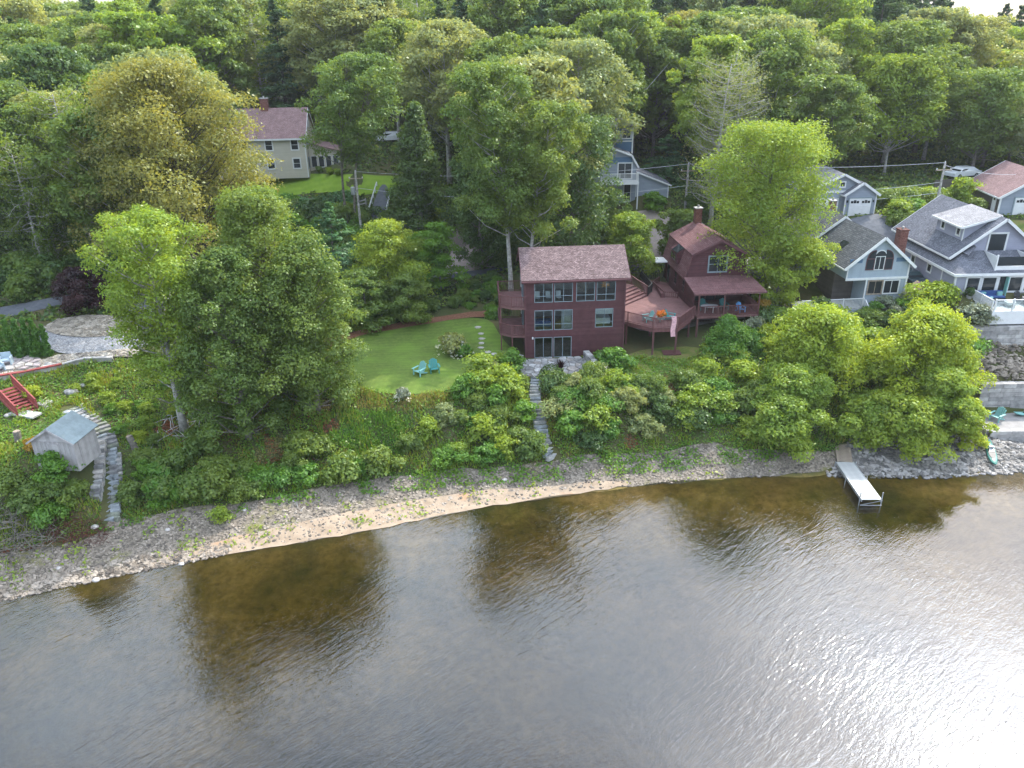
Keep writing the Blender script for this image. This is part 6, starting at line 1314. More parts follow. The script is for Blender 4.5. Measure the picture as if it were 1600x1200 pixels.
def drystone(name, label, line, z0, z1, t, bw, bh, mats, seed, cap=None, jitter=.35, rough=.03, cat='wall', piece='stone'):
    """wall laid stone by stone; line of (x,y), z0/z1 functions or numbers"""
    rnd = random.Random(seed); f0 = z0 if callable(z0) else (lambda x, y: z0); f1 = z1 if callable(z1) else (lambda x, y: z1)
    P = [np.array(p[:2]) for p in line]; o = thing(name, label, cat, (P[0][0], P[0][1], f0(*P[0])))
    core = MB()
    for a, b in zip(P[:-1], P[1:]):
        Ls_ = np.hypot(*(b-a)); d = (b-a)/Ls_; nr = np.array([-d[1], d[0]]); u = 0
        zz0 = min(f0(*a), f0(*b)); rows = max(1, int(round((max(f1(*a), f1(*b))-zz0)/bh))); rh = (max(f1(*a), f1(*b))-zz0)/rows
        for r_ in range(rows):
            u = -rnd.uniform(0, bw*.5)
            while u < Ls_:
                w_ = bw*rnd.uniform(1-jitter, 1+jitter); u0 = max(0, u); u1 = min(Ls_, u+w_); u += w_
                if u1-u0 < .08: continue
                m_ = a+d*(u0+u1)/2
                if zz0+rh*r_ > f1(*m_)-.02 or zz0+rh*(r_+1) < f0(*m_)-.2: continue
                e_ = rnd.uniform(0, rough)
                mb = MB(); g_ = .012; c8 = []
                for zc in (zz0+rh*r_+g_, zz0+rh*(r_+1)-g_):
                    for (uu, vv) in ((u0+g_, -t/2-e_), (u1-g_, -t/2-e_), (u1-g_, t/2+e_), (u0+g_, t/2+e_)):
                        p_ = a+d*(uu+rnd.uniform(-.01, .01))+nr*vv; c8.append((p_[0]-P[0][0], p_[1]-P[0][1], zc-o.location.z+rnd.uniform(-rough, rough)*.4))
                mb.add(c8, [(0,3,2,1),(4,5,6,7),(0,1,5,4),(1,2,6,5),(2,3,7,6),(3,0,4,7)]); put(piece, mb.mesh(piece, rnd.choice(mats)), o)
        zt_ = min(f1(*a), f1(*b))-.06; a2 = a+nr*0; core.beam((a[0]-P[0][0], a[1]-P[0][1], (zz0+zt_)/2-o.location.z), (b[0]-P[0][0], b[1]-P[0][1], (zz0+zt_)/2-o.location.z), t*.82, max(.1, zt_-zz0))
    part('mortar_core', core, MG['mortar'], o); return o
gm = [M['stone'], ps[0], ps[1], ps[2]]
drystone('stone_wall', 'dry stone wall along the right side of the patio', [(6.9, 65.9), (7.45, 63.6), (6.9, 61.9)], 5.35, 6.25, .5, .42, .2, gm, 6)
drystone('stone_wall', 'short dry stone wall at the left corner of the patio', [(.95, 65.8), (.3, 64.6), (-.3, 64.3)], 5.2, 6.0, .4, .4, .2, gm, 7)
bw_ = [plain('wall_block_%s' % n_, c_, .95, .25, 1.5, .5, 7) for n_, c_ in (('a', (.3, .285, .27)), ('b', (.36, .345, .325)), ('c', (.25, .24, .23)))]
drystone('block_wall', 'upper grey block retaining wall under the terrace of the grey house', [(41.5, 66.4), (54, 66.4)], 4.2, 7.7, .6, 1.15, .38, bw_, 8, jitter=.15, piece='block')
drystone('block_wall', 'lower grey block retaining wall behind the waterside terrace', [(41.8, 62.0), (54, 62.0)], 1.0, 3.95, .6, 1.15, .42, bw_, 9, jitter=.15, piece='block')
drystone('block_wall', 'low pale block wall edging the waterside terrace above the rocks', [(41.0, 61.8), (41.0, 58.15), (54, 58.15)], -.1, 1.25, .45, 1.1, .36, [M['concrete'], bw_[1]], 10, jitter=.12, piece='block')
wt = MB().box(41.3, 54, 58.4, 61.7, .9, 1.2).build('waterside_terrace', MG['slabgrey']); tag(wt, kind='structure')
LW = [G(0, 592), G(40, 584), G(100, 572), G(135, 563), G(178, 562)]
LWP = [(-44.5, 58.6)]+[(p[0], p[1]-.15) for p in LW]
rw = thing('retaining_wall', 'low concrete retaining wall with a red cap along the left terrace', 'wall', (LWP[1][0], LWP[1][1], 7.0))
for i_, (a, b) in enumerate(zip(LWP[:-1], LWP[1:])):
    za = h(a[0], a[1]+.5)+.12; zb = h(b[0], b[1]+.5)+.12
    part('wall_panel', MB().beam((a[0]-rw.location.x, a[1]-rw.location.y, za-7.0-.75), (b[0]-rw.location.x, b[1]-rw.location.y, zb-7.0-.75), .22, 1.5), M['concrete'], rw)
    part('wall_cap', MB().beam((a[0]-rw.location.x, a[1]-rw.location.y, za-7.0+.06), (b[0]-rw.location.x, b[1]-rw.location.y, zb-7.0+.06), .34, .1), M['redwood'] if i_ < 3 else M['concrete'], rw)
drystone('stone_wall', 'rubble wall between the shed lawn and the curving stone steps', [G(160, 690)[:2], G(157, 730)[:2], G(153, 760)[:2], G(150, 782)[:2]], lambda x, y: h(x, y)-.2, lambda x, y: h(x, y)+.35, .6, .35, .22, gm+[M['stone_pale']], 11, rough=.06)
drystone('stone_wall', 'thin row of edging stones on the right side of the curving steps', [G(186, 710)[:2], G(188, 740)[:2], G(188, 775)[:2]], lambda x, y: h(x, y)-.15, lambda x, y: h(x, y)+.2, .3, .4, .2, gm+[M['stone_pale']], 12, rough=.06)
def boulder(loc, s, label, seed, mat='stone', name='boulder', cat='boulder'):
    rnd = random.Random(seed); mb = MB(); pr = [(.02, -.3), (.8, -.2), (1, .15), (.85, .5), (.5, .72), (.05, .8)]; mb.lathe(pr, 9)
    mb.v = [(x*s*rnd.uniform(.85, 1.15), y*s*.8*rnd.uniform(.85, 1.15), z*s*.8*rnd.uniform(.9, 1.1)) for x, y, z in mb.v]
    return tag(put(name, mb.mesh(name, M[mat], True), None, loc), label, cat)
for px_, py_, s_, lab in [(112, 614, .62, 'large grey boulder in the slope garden below the left terrace'), (130, 603, .3, 'small boulder right of the large one in the slope garden'), (74, 637, .4, 'flat grey boulder beside the foot of the red steps'),
                          (12, 650, .3, 'pale stone at the edge of the small lawn by the red steps'), (170, 633, .25, 'small pale rock among flowers left of the light maple'), (136, 652, .25, 'small rock beside the lamp post'),
                          (76, 571, .45, 'flat boulder lying on the pebble bed above the retaining wall'), (284, 882, .24, 'white stone at the water edge near the start of the sand'), (262, 828, .22, 'white stone in the middle of the shingle beach'),
                          (148, 824, .3, 'pale boulder at the foot of the curving steps'), (150, 907, .3, 'pale rock at the waterline at lower left'), (788, 750, .25, 'white boulder on the weedy top of the beach'), (92, 888, .2, 'white stone on the lower left beach'),
                          (382, 797, .2, 'pale stone at the top of the beach below the maples')]:
    p_ = G(px_, py_); boulder(tuple(p_), s_, lab, int(px_), 'stone_pale' if 'white' in lab or 'pale' in lab else 'stone')
pav = [G(747, 512), G(752, 522), G(753, 530), G(752, 537), G(752, 544), G(762, 551), G(772, 554), G(782, 556)]
for i_, p_ in enumerate(pav):
    mb = MB(); rnd = random.Random(i_); q = [(.34*cos(a)*rnd.uniform(.8, 1.1), .26*sin(a)*rnd.uniform(.8, 1.1)) for a in [k*pi/3 for k in range(6)]]; rock_poly(mb, q, -.05, .1, rnd)
    tag(put('stepping_stone', mb.mesh('stepping_stone', M['stone_pale']), None, tuple(p_)), 'pale stepping stone beside the round flowering bush, %s in the row from the top' % ['first', 'second', 'third', 'fourth', 'fifth', 'sixth', 'seventh', 'last'][i_], 'paving stone', 'stepping stones from the lawn to the patio')
# ------------------------------------------------------------------ dock, boats, furniture
dk0 = U(1320, 722, .6); dk1 = U(1362, 781, .6)
ang = atan2(dk1[1]-dk0[1], dk1[0]-dk0[0]); LD = float(np.hypot(*(dk1-dk0)[:2]))
DO = thing('dock', 'narrow grey floating dock reaching from the rocky shore into the lake', 'dock', (dk0[0], dk0[1], 0), ang)
for k in range(int(LD/.2)): blk('plank', 'alu', DO, k*.2+.015, k*.2+.185, -.68, .68, .58, .62)
part('side_rail', MB().box(0, LD, -.74, -.69, .42, .64).box(0, LD, .69, .74, .42, .64).box(LD*.33, LD*.33+.05, -.69, .69, .45, .575), M['metal'], DO)
for x in (.2, LD*.45, LD-.15):
    for y in (-.82, .82): part('post', MB().tube([(x, y, -1.8), (x, y, 1.15 if x > LD-.3 else .75)], .04, 6), M['metal'], DO)
part('cross_brace', MB().box(LD+.01, LD+.05, -.8, .8, .1, .16).beam((LD+.03, -.8, .15), (LD+.03, .8, .55), .04, .04), M['metal'], DO)
r0 = U(1316, 690, 1.15); RP = thing('boardwalk', 'short weathered wooden ramp leading down onto the dock', 'walkway', (dk0[0], dk0[1], .6), atan2(r0[1]-dk0[1], r0[0]-dk0[0]))
LR = float(np.hypot(*(r0-dk0)[:2]))
for k in range(int(LR/.17)): blk('plank', 'wood', RP, k*.17+.03, k*.17+.155, -.6, .6, .0+k*.035, .05+k*.035)
part('beam', MB().beam((0, -.5, -.08), (LR, -.5, .5), .1, .14).beam((0, .5, -.08), (LR, .5, .5), .1, .14), M['wood'], RP)
def kayak(name, label, loc, rz, tilt, mat):
    o = thing(name, label, 'kayak', loc, rz); o.rotation_euler = (0, tilt, rz); mb = MB(); n = 15; m_ = 10; vs = []; L_ = 3.3
    for i in range(n):
        t = i/(n-1); w_ = .36*sin(pi*min(1, max(0, t)))**.6+.01; d_ = .3*sin(pi*t)**.35+.02; lift = .25*(2*t-1)**4
        for k in range(m_):
            a = 2*pi*k/m_; vs.append((L_*(t-.5), w_*cos(a), lift+d_*(.62*sin(a) if sin(a) < 0 else .28*sin(a))+.2))
    mb.add(vs, [(i*m_+k, i*m_+(k+1) % m_, (i+1)*m_+(k+1) % m_, (i+1)*m_+k) for i in range(n-1) for k in range(m_)]+[tuple(range(m_)), tuple((n-1)*m_+k for k in range(m_))[::-1]])
    part('hull', mb, M[mat], o); part('cockpit', MB().prism([(.75*cos(a), .26*sin(a)) for a in [k*pi/6 for k in range(12)]], .25, .3), M['black'], o)
    part('seat', MB().box(-.5, -.1, -.17, .17, .3, .34).box(-.56, -.5, -.17, .17, .3, .55), M['metal'], o)
    return o
ka = U(1546, 693, 1.0); kb = U(1552, 727, .25)
kayak('kayak', 'dark green kayak lying on the rocks with its end at the water', tuple((ka+kb)/2+np.array([0, 0, -.1])), atan2((kb-ka)[1], (kb-ka)[0]), .2, 'green')
kayak('kayak', 'teal kayak lying on the waterside terrace against the block wall', (46.2, 60.9, 1.22), radians(4), 0, 'teal_pale')
def adirondack(loc, rz, label, mat, sc=1.0, grp=None, name='adirondack_chair'):
    o = thing(name, label, 'chair', loc, rz, grp); m_ = M[mat]; o.scale = (sc,)*3
    for k in range(5):
        x = -.26+k*.13; hb = 1.0-.05*abs(k-2)**1.5; part('back_slat', MB().add([(x-.055,.28,.3),(x+.055,.28,.3),(x+.055,.58,hb),(x-.055,.58,hb),(x-.055,.31,.3),(x+.055,.31,.3),(x+.055,.61,hb),(x-.055,.61,hb)], [(0,1,2,3),(7,6,5,4),(0,3,7,4),(1,5,6,2),(3,2,6,7)]), m_, o)
    for k in range(5): part('seat_slat', MB().box(-.3, .3, -.28+k*.12, -.18+k*.12, .36-k*.025, .385-k*.025), m_, o)
    for s in (-1, 1):
        part('arm', MB().box(s*.38-.07, s*.38+.07, -.34, .4, .56, .59), m_, o); part('leg', MB().box(s*.33-.03, s*.33+.03, -.3, -.2, 0, .56), m_, o)
        part('leg', MB().beam((s*.3, -.2, .33), (s*.3, .62, .04), .05, .1), m_, o)
    return o
c1 = G(655, 586); adirondack(tuple(c1), radians(-35), 'pale teal slatted garden chair on the lawn, left of the pair', 'teal_pale', 1.1)
c2 = G(679, 582); adirondack(tuple(c2), radians(15), 'darker teal slatted garden chair on the lawn, right of the pair', 'teal', 1.1)
adirondack((12.9, 68.6, 8.0), radians(-70), 'pale teal slatted chair on the red deck left of the flowers', 'teal_pale')
adirondack((15.2, 68.8, 8.0), radians(60), 'teal slatted chair on the red deck right of the flowers', 'teal')
t = thing('side_table', 'small table with a bowl of orange and yellow flowers on the red deck', 'table', (14.1, 68.3, 8.0))
part('table_top', MB().lathe([(.45, .42), (.47, .46)], 14), M['teal_pale'], t); part('leg', MB().tube([(0, 0, 0), (0, 0, .42)], .05), M['teal_pale'], t)
fl = thing('flower_pot', 'bowl of orange and yellow flowers on the deck table', 'plant', (14.1, 68.3, 8.465))
part('bowl', MB().lathe([(.15, 0), (.26, .2)], 12), M['brick'], fl)
_m = shrub_mesh(31, 'gold', .55, .5, 12, 900, .12); put('foliage', _m[1], fl, (0, 0, .12), mat=M['orange']); put('foliage', _m[1], fl, (.18, -.1, .15), (0, 0, 2), (.7, .7, .7), mat=LEAF['gold'])
def local(o, x, y, z): return tuple(Matrix.Rotation(o.rotation_euler.z, 3, 'Z')@Vector((x, y, z))+o.location)
t = thing('dining_table', 'oval white table on the covered porch of the gambrel cottage', 'table', local(B, 1.45, -3.4, -.1))
part('table_top', MB().prism([(.85*cos(a), .5*sin(a)) for a in [k*pi/8 for k in range(16)]], .7, .76), M['white'], t); part('leg', MB().tube([(-.4, 0, 0), (-.4, 0, .7)], .05).tube([(.4, 0, 0), (.4, 0, .7)], .05), M['white'], t)
for x, y, lab, m_ in ((1.2, -2.4, 'blue chair behind the oval white table on the porch', 'teal'), (3.2, -2.6, 'tall teal chair in the middle of the porch', 'teal')): adirondack(local(B, x, y, -.1), radians(4), lab, m_)
ch = adirondack(local(B, 4.6, -3.5, -.1), radians(20), 'chair with a sky-blue cover at the right end of the porch', 'skyblue', .9)
tw = thing('beach_towel', 'long pink towel hanging over the red deck railing', 'towel', (15.0, 66.62, 0))
mb = MB(); vs = []
for i in range(10):
    for k in range(5): vs.append((-.22+k*.11+.03*sin(i*.8), -.03*sin(i*.9+k*1.3)-.05, 9.06-i*.21))
mb.add(vs, [(i*5+k, i*5+k+1, (i+1)*5+k+1, (i+1)*5+k) for i in range(9) for k in range(4)]); mb.box(-.24, .24, -.02, .12, 9.07, 9.09)
part('cloth', mb, M['pink'], tw)
mb = MB(); mb.tube([(-.34, -.42, 7.45), (W_+.34, -.42, 7.45)], .06, 6)
part('gutter', mb, M['maroon_trim'], A); part('downspout', MB().box(W_-.12, W_-.02, -.1, -.004, .1, 7.2), M['maroon_trim'], A)
part('corner_board', MB().box(-.03, .1, -.03, -.002, -.4, 7.2), M['maroon_trim'], A)
blk('wall_lamp', 'white', A, .62, .74, -.14, -.01, 1.95, 2.12)
p_ = G(1049, 553); o = thing('wooden_platform', 'small dark red wooden platform on the rough grass in front of the deck', 'platform', tuple(p_))
for k in range(6): blk('board', 'deck_rail', o, -.85, .85, -.5+k*.17, -.34+k*.17, .14, .2)
part('frame', MB().box(-.82, .82, -.47, .5, 0, .138), M['deck_rail'], o)
for (px_, py_, lab, rz) in ((12, 572, 'blue-grey armchair on the left terrace, right of the pair', .3), (-1, 583, 'blue-grey armchair at the very left edge of the terrace', .9)):
    p_ = G(px_, py_); o = thing('armchair', lab, 'chair', (p_[0], p_[1], p_[2]+.2), rz, None); o.scale = (1.05,)*3
    part('seat', MB().box(-.33, .33, -.3, .3, .3, .42), M['greychair'], o); part('backrest', MB().box(-.36, .36, .3, .38, .3, .9), M['greychair'], o)
    for s in (-1, 1): part('arm', MB().box(s*.39-.05, s*.39+.05, -.32, .36, .0, .62), M['greychair'], o)
# terrace of the grey house
T0 = Vector((42.5, 70.5, 9.08))
o = thing('outdoor_sofa', 'navy corner sofa with pale teal cushions on the terrace of the grey house', 'sofa', tuple(T0+Vector((3.2, -1.1, 0))))
part('frame', MB().box(-1.2, 1.3, -.1, .7, 0, .3).box(-1.2, -.5, -1.6, -.1, 0, .3), M['black'], o); part('cushion', MB().box(-1.15, 1.25, -.08, .5, .301, .45).box(-1.15, -.55, -1.55, -.08, .301, .45).box(-1.15, 1.25, .5, .68, .3, .85).box(-1.18, -1.0, -1.55, .5, .45, .85), M['blue'], o)
for x, y in ((-.7, .3), (.9, .32), (-.9, -1.2)): part('pillow', MB().box(x-.22, x+.22, y-.08, y+.12, .455, .8), M['teal_pale'], o)
o = thing('pouf', 'round pale grey pouf beside the navy sofa', 'table', tuple(T0+Vector((4.1, -2.5, 0)))); part('body', MB().lathe([(.42, 0), (.52, .2), (.5, .4), (.3, .45)], 16), M['curtain'], o); part('tray', MB().lathe([(.3, .455), (.32, .48)], 16), M['white'], o)
o = thing('fire_table', 'grey table with chairs at the right end of the terrace', 'table', tuple(T0+Vector((6.3, -2.2, 0)))); part('table_top', MB().box(-.7, .7, -.45, .45, .55, .62), M['concrete'], o)
for s in (-1, 1): part('leg', MB().box(s*.6-.06, s*.6+.06, -.38, .38, 0, .548), M['concrete'], o)
for k in range(2): adirondack(tuple(T0+Vector((5.8+k*1.1, -1.1, 0))), 0, 'dark chair behind the grey terrace table, %s' % ('left one' if k == 0 else 'right one'), 'black', .85)
o = thing('potted_plant', 'leafy potted plant at the corner of the sunroom', 'plant', tuple(T0+Vector((1.35, -.6, 0)))); part('pot', MB().lathe([(.2, 0), (.28, .4)], 12), M['concrete'], o); put('foliage', SHR['mid'][0][1], o, (0, 0, .3), sc=(.45, .45, .6), mat=LEAF['dark'])
shrub(tuple(Vector((43.3, 67.2, h(43.3, 67.2)))), 1.3, 'silver', 'airy', 'silvery sprawling shrub against the white terrace wall')
shrub(tuple(Vector((41.0, 70.6, h(41.0, 70.6)))), 1.5, 'yellow', 'fresh', 'round yellow-green bush left of the white terrace wall')
o = thing('storage_shed', 'small grey storage shed between the light blue cottage and the grey house', 'shed', (39.7, 70.9, 8.0), radians(3))
gable_wall(o, 0, 1.3, 0, 2.0, -.6, 1.6, 2.1, 'greyblue'); gable_roof(o, 0, 1.3, 0, 2.0, 1.6, 2.1, 'roof_brown', oh=.1, ohe=.12, t=.06); part('door', MB().box(.3, 1.0, -.03, -.003, -.2, 1.4), M['lightblue'], o)
p_ = G(1565, 655); adirondack((42.6, 60.0, 1.22), radians(-60), 'teal slatted chair on the waterside terrace beside the block wall', 'teal_pale', 1.15)
# ------------------------------------------------------------------ left garden
q0 = G(45, 648); RS = thing('red_steps', 'bright red wooden steps with slatted railings at the left edge', 'stairs', tuple(q0), radians(-38))
n = 9
for k in range(n): blk('tread', 'redwood', RS, -3.2, 0.02, .1, .1, 0, 0) if False else None
for k in range(n): blk('tread', 'redwood', RS, -.42*(k+1), -.42*k+.02, -.75, .75, .12+.13*k, .17+.13*k)
for s in (-.75, .75): railing(RS, [(0, s, .15), (-.42*n, s, .15+.13*n)], .9, 'redwood', .14); part('stringer', MB().beam((0, s, .05), (-.42*n, s, .05+.13*n), .06, .25), M['redwood'], RS)
for px_, py_, lx, ly, lab, m_ in ((40, 650, 1.25, .45, 'long grey stone slab seat at the foot of the red steps', 'alu'), (70, 633, .5, .45, 'square grey paving slab in the planting right of the red steps', 'stone')):
    p_ = G(px_, py_); o = thing('stone_slab', lab, 'slab', tuple(p_), radians(-18)); part('slab', MB().box(-lx, lx, -ly, ly, .12, .26), M[m_], o); part('support', MB().box(-lx*.7, -lx*.5, -ly*.8, ly*.8, -.1, .118).box(lx*.5, lx*.7, -ly*.8, ly*.8, -.1, .118), M['stone'], o)
def stump(px_, py_, lab, lean, H_=1.0):
    p_ = G(px_, py_); o = thing('tree_stump', lab, 'stump', tuple(p_)); part('trunk', MB().tube([(0, 0, -.2), (lean[0]*.5, lean[1]*.5, H_*.5), (lean[0], lean[1], H_)], [.32, .25, .26], 9), M['bark'], o); part('cut_face', MB().lathe([(.22, 0), (.22, .02)], 9, (lean[0], lean[1], H_+.002)), M['wood'], o)
stump(30, 690, 'upright grey tree stump on the small lawn left of the shed', (.0, .05), .85); stump(212, 700, 'leaning forked grey stump above the mulch right of the curving steps', (-.35, .1), 1.0)
o = thing('garden_lamp', 'short white garden lamp on a wooden post above the shed roof', 'lamp', tuple(G(117, 668))); part('post', MB().box(-.07, .07, -.07, .07, 0, 1.25), M['woodgrey'], o); part('lamp_head', MB().box(-.2, .2, -.15, .15, 1.251, 1.42), M['white'], o)
# arborvitae hedge: six separate cones
AV = None
for k, (px_, yt_) in enumerate([(3, 506), (18, 503), (32, 502), (45, 504), (57, 507), (70, 512)]):
    b_ = G(px_+2, 562-k*.5); loc_ = (b_[0], b_[1]+.3+.05*k, b_[2]-.05)
    if AV is None: AV = tree_meshes('arborvitae', 'cone', 61, 3.5, .6, .0, 46, 7000, .15, LEAF['cedar'], M['bark_dark'], flat=1.2, blobr=(.3, .42), inner=.3, limbs=False)
    t = thing('arborvitae', '%s arborvitae in the clipped row behind the left terrace' % ['leftmost', 'second from the left', 'third from the left', 'fourth from the left', 'fifth from the left', 'rightmost shortest'][k], 'tree', loc_, k*1.1, 'arborvitae hedge by the left terrace')
    s = 1.03 if k < 5 else .86; put('trunk', AV[0], t, sc=(s, s, s)); put('crown', AV[1], t, sc=(s, s, s))
# flower bushes
def bush(px_, py_, w_, h_, lm, lab, fl=None, nfl=60, shape='mid', name='bush', y0=0, loc=None):
    p_ = G(px_, py_) if loc is None else loc; t = thing(name, lab, 'bush', (p_[0], p_[1]+y0, p_[2]-.1)); put('foliage', SHR[shape][0][1], t, sc=(w_/2.2, w_/2.2, h_/1.5), mat=LEAF[lm])
    if fl:
        rng = np.random.RandomState(int(px_)); n = nfl*10; cl = rng.normal(size=(nfl, 3)); cl[:, 2] = np.abs(cl[:, 2]); cl[:, 1] -= .6; cl /= np.linalg.norm(cl, axis=1)[:, None]
        C = (cl*[w_*.52, w_*.52, h_*.95])[rng.choice(nfl, n)]+rng.normal(size=(n, 3))*.05; Nn = rng.normal(size=(n, 3)); Nn /= np.linalg.norm(Nn, axis=1)[:, None]
        put('blossom', np_mesh('blossom', leaf_quads(C, Nn, np.full(n, .1), np.full(n, .08), rng), 4, LEAF[fl]), t)
    return t
bush(708, 553, 3.3, 2.0, 'pale', 'round bush with white blossom in a mulch ring on the lawn', 'white', 60); bush(722, 556, 2.2, 1.3, 'fresh', 'low green bush with white flowers in front of the round blossom bush', 'white', 10)
bush(935, 583, 3.0, 1.9, 'fresh', 'broad green bush beside the patio wall', None, shape='fresh', loc=(9.2, 63.6, 5.4)); bush(928, 585, 1.6, 1.2, 'mid', 'white hydrangea in front of the patio wall', 'white', 34, loc=(8.0, 62.6, 5.3))
bush(630, 622, 1.4, 1.0, 'silver', 'small white-flowering bush at the front edge of the lawn', 'white', 26); bush(1128, 560, 3.4, 1.6, 'bright', 'bright low bush below the porch', None, shape='fresh'); bush(1160, 590, 3.2, 1.6, 'yellow', 'yellow-green spreading bush on the bank below the porch', None)
bush(1190, 500, 1.9, 2.2, 'gold', 'golden bush beside the porch of the gambrel cottage', None); bush(1178, 525, 2.2, 1.6, 'silver', 'silvery bush below the golden bush', None, shape='airy')
bush(52, 622, 1.7, 1.1, 'yellow', 'yellow-green hosta-like bush right of the red steps', None); bush(345, 812, 1.6, .9, 'bright', 'bright green grassy clump alone at the top of the beach', None, shape='airy')
bush(60, 700, 2.2, .9, 'gold', 'dry golden low bush left of the shed', None)
for px_, py_, lm, lab in ((470, 270, 'dark', 'small clipped dark conifer at the corner of the cream house'), (499, 270, 'mid', 'round clipped bush in front of the glazed porch'), (515, 272, 'yellow', 'yellow-green ball bush at the right of the glazed porch'), (528, 274, 'bright', 'light green ball bush at the far right of the glazed porch')):
    bush(px_, py_, 1.3, 1.9 if 'conifer' in lab else 1.0, lm, lab)
for k in range(3): p_ = G(463+k*49, 314); bush(0, 0, .8, .9, 'dark', '%s dark clipped bush along the low fence of the cream house lawn' % ['left', 'middle', 'right'][k], loc=p_)
o = thing('potted_plant', 'spiky dark red plant on the patio edge', 'plant', (4.3, 62.3, 5.55)); part('pot', MB().lathe([(.2, 0), (.3, .35)], 12), M['black'], o)
rng = np.random.RandomState(9); n = 90; V = []
for k in range(n):
    a = rng.uniform(0, 6.28); e = rng.uniform(.35, 1.45); l = rng.uniform(.5, .95); d = np.array([cos(a)*cos(e), sin(a)*cos(e), sin(e)]); s_ = np.array([-sin(a), cos(a), 0])*.045; b0 = np.array([0, 0, .35+.4*rng.rand()]); V.append([b0-s_, b0+d*l*.5-s_, b0+d*l, b0+d*l*.5+s_])
put('leaves', np_mesh('leaves', np.array(V), 4, LEAF['purple']), o)
# brush pile and fallen branches
def twigs(name, label, cx_, cy_, rx, ry, hh_, n, seed, mat, cat, lens=(.8, 2.6), rad=.018, rise=.5):
    rnd = random.Random(seed); o = thing(name, label, cat, (cx_, cy_, h(cx_, cy_)))
    mb = MB()
    for k in range(n):
        a = rnd.uniform(0, 6.28); r_ = rnd.random()**.5; x, y = rx*r_*cos(a), ry*r_*sin(a); z0 = h(cx_+x, cy_+y)-o.location.z+rnd.uniform(0, hh_)*(1-r_*.7); P = [Vector((x, y, z0))]; d = Vector((rnd.uniform(-1, 1), rnd.uniform(-1, 1), rnd.uniform(-.2, rise))).normalized(); l = rnd.uniform(*lens)
        for _ in range(4): d = (d+Vector((rnd.gauss(0, .25), rnd.gauss(0, .25), rnd.gauss(0, .2)-.04))).normalized(); P.append(P[-1]+d*l/4)
        mb.tube(P, [rad*rnd.uniform(.7, 2)*(1-i*.17) for i in range(5)], 4, False)
    q = part('branches', mb, M[mat], o); q['kind'] = 'stuff'; return o
bp = G(60, 838); o = twigs('brush_pile', 'tangled pile of bare grey cut branches at the top of the lower left beach', -36.2, 44.6, 4.2, 1.6, 1.1, 420, 3, 'bark', 'brush pile')
twigs('brush_pile', 'reddish-brown heap of dead twigs right of the grey branch pile', G(120, 832)[0], G(120, 832)[1], 2.2, 1.1, .7, 320, 4, 'redtwig' if 'redtwig' in M else 'brick', 'brush pile', (.4, 1.2), .012)
twigs('fallen_branch', 'pale fallen branches lying under the maples above the beach', G(290, 665)[0], G(290, 665)[1], 3.2, 1.5, .5, 40, 5, 'bark_pale', 'branch', (1.2, 3.5), .03, .3)
twigs('fallen_branch', 'driftwood sticks lying on the shingle below the maples', G(470, 790)[0], G(470, 790)[1]+.2, 1.2, .3, .08, 6, 6, 'bark_pale', 'branch', (.8, 1.6), .03, .02)
# ------------------------------------------------------------------ poles and wires
def pole(label, px_, Y, pyt, H0, tr=False):
    t_ = UY(px_, pyt, Y); b_ = h(t_[0], Y); o = thing('utility_pole', label, 'pole', (t_[0], Y, b_)); Hh_ = t_[2]-b_
    part('post', MB().tube([(0, 0, -.5), (0, 0, Hh_)], [.17, .12], 8), M['bark_pale'], o); part('crossarm', MB().box(-.9, .9, -.05, .05, Hh_-.9, Hh_-.78), M['wood'], o)
    for x in (-.8, 0, .8): part('insulator', MB().lathe([(.05, 0), (.07, .08), (.03, .16)], 6, (x, 0, Hh_-.775 if x else Hh_+.005)), M['white'], o)
    if tr: tt = part('transformer', MB().lathe([(.28, 0), (.3, .1), (.3, .85), (.2, .95)], 12, (-.5, 0, Hh_-2.8)), M['metal'], o); part('bracket', MB().box(-.22, -.1, -.05, .05, Hh_-2.5, Hh_-2.35), M['metal'], tt)
    return t_
tL = pole('white utility pole with a transformer beside the young maple and asphalt path', 555, 97, 268, 0, True)
tM = pole('leaning grey utility pole left of the half-bare larch', 1076, 96, 256, 0)
tR = pole('utility pole above the roof of the grey house', 1477, 90, 254, 0)
def wire(a, b, sag, label):
    P = [Vector(a)+(Vector(b)-Vector(a))*i/14-Vector((0, 0, sag*(1-(2*i/14-1)**2))) for i in range(15)]; o = Vector(a)
    tag(put('overhead_wire', MB().tube([p-o for p in P], .022, 4).mesh('overhead_wire', M['metal']), None, a), label, 'wire')
wire(tM, tR, .5, 'top overhead wire between the pole by the larch and the pole by the grey house'); wire(tM-np.array([0, 0, 2.6]), tR-np.array([0, 0, 2.2]), 1.0, 'thick middle cable between the right-hand poles'); wire(tM-np.array([0, 0, 3.4]), tR-np.array([0, 0, 3.4]), 1.1, 'lowest cable between the right-hand poles')
wire(tL-np.array([0, 0, 2.0]), tM-np.array([0, 0, 2.6]), 1.4, 'long cable from the white pole to the pole by the larch'); wire(tL, tM, 1.0, 'long thin wire from the white pole to the pole by the larch')
wire(tR-np.array([0, 0, .3]), (62, 92, 17), .5, 'overhead wire running right from the pole by the grey house'); wire(tR-np.array([0, 0, 3]), (48.5, 84, 14.2), .2, 'service cable dropping from the pole to the grey house')
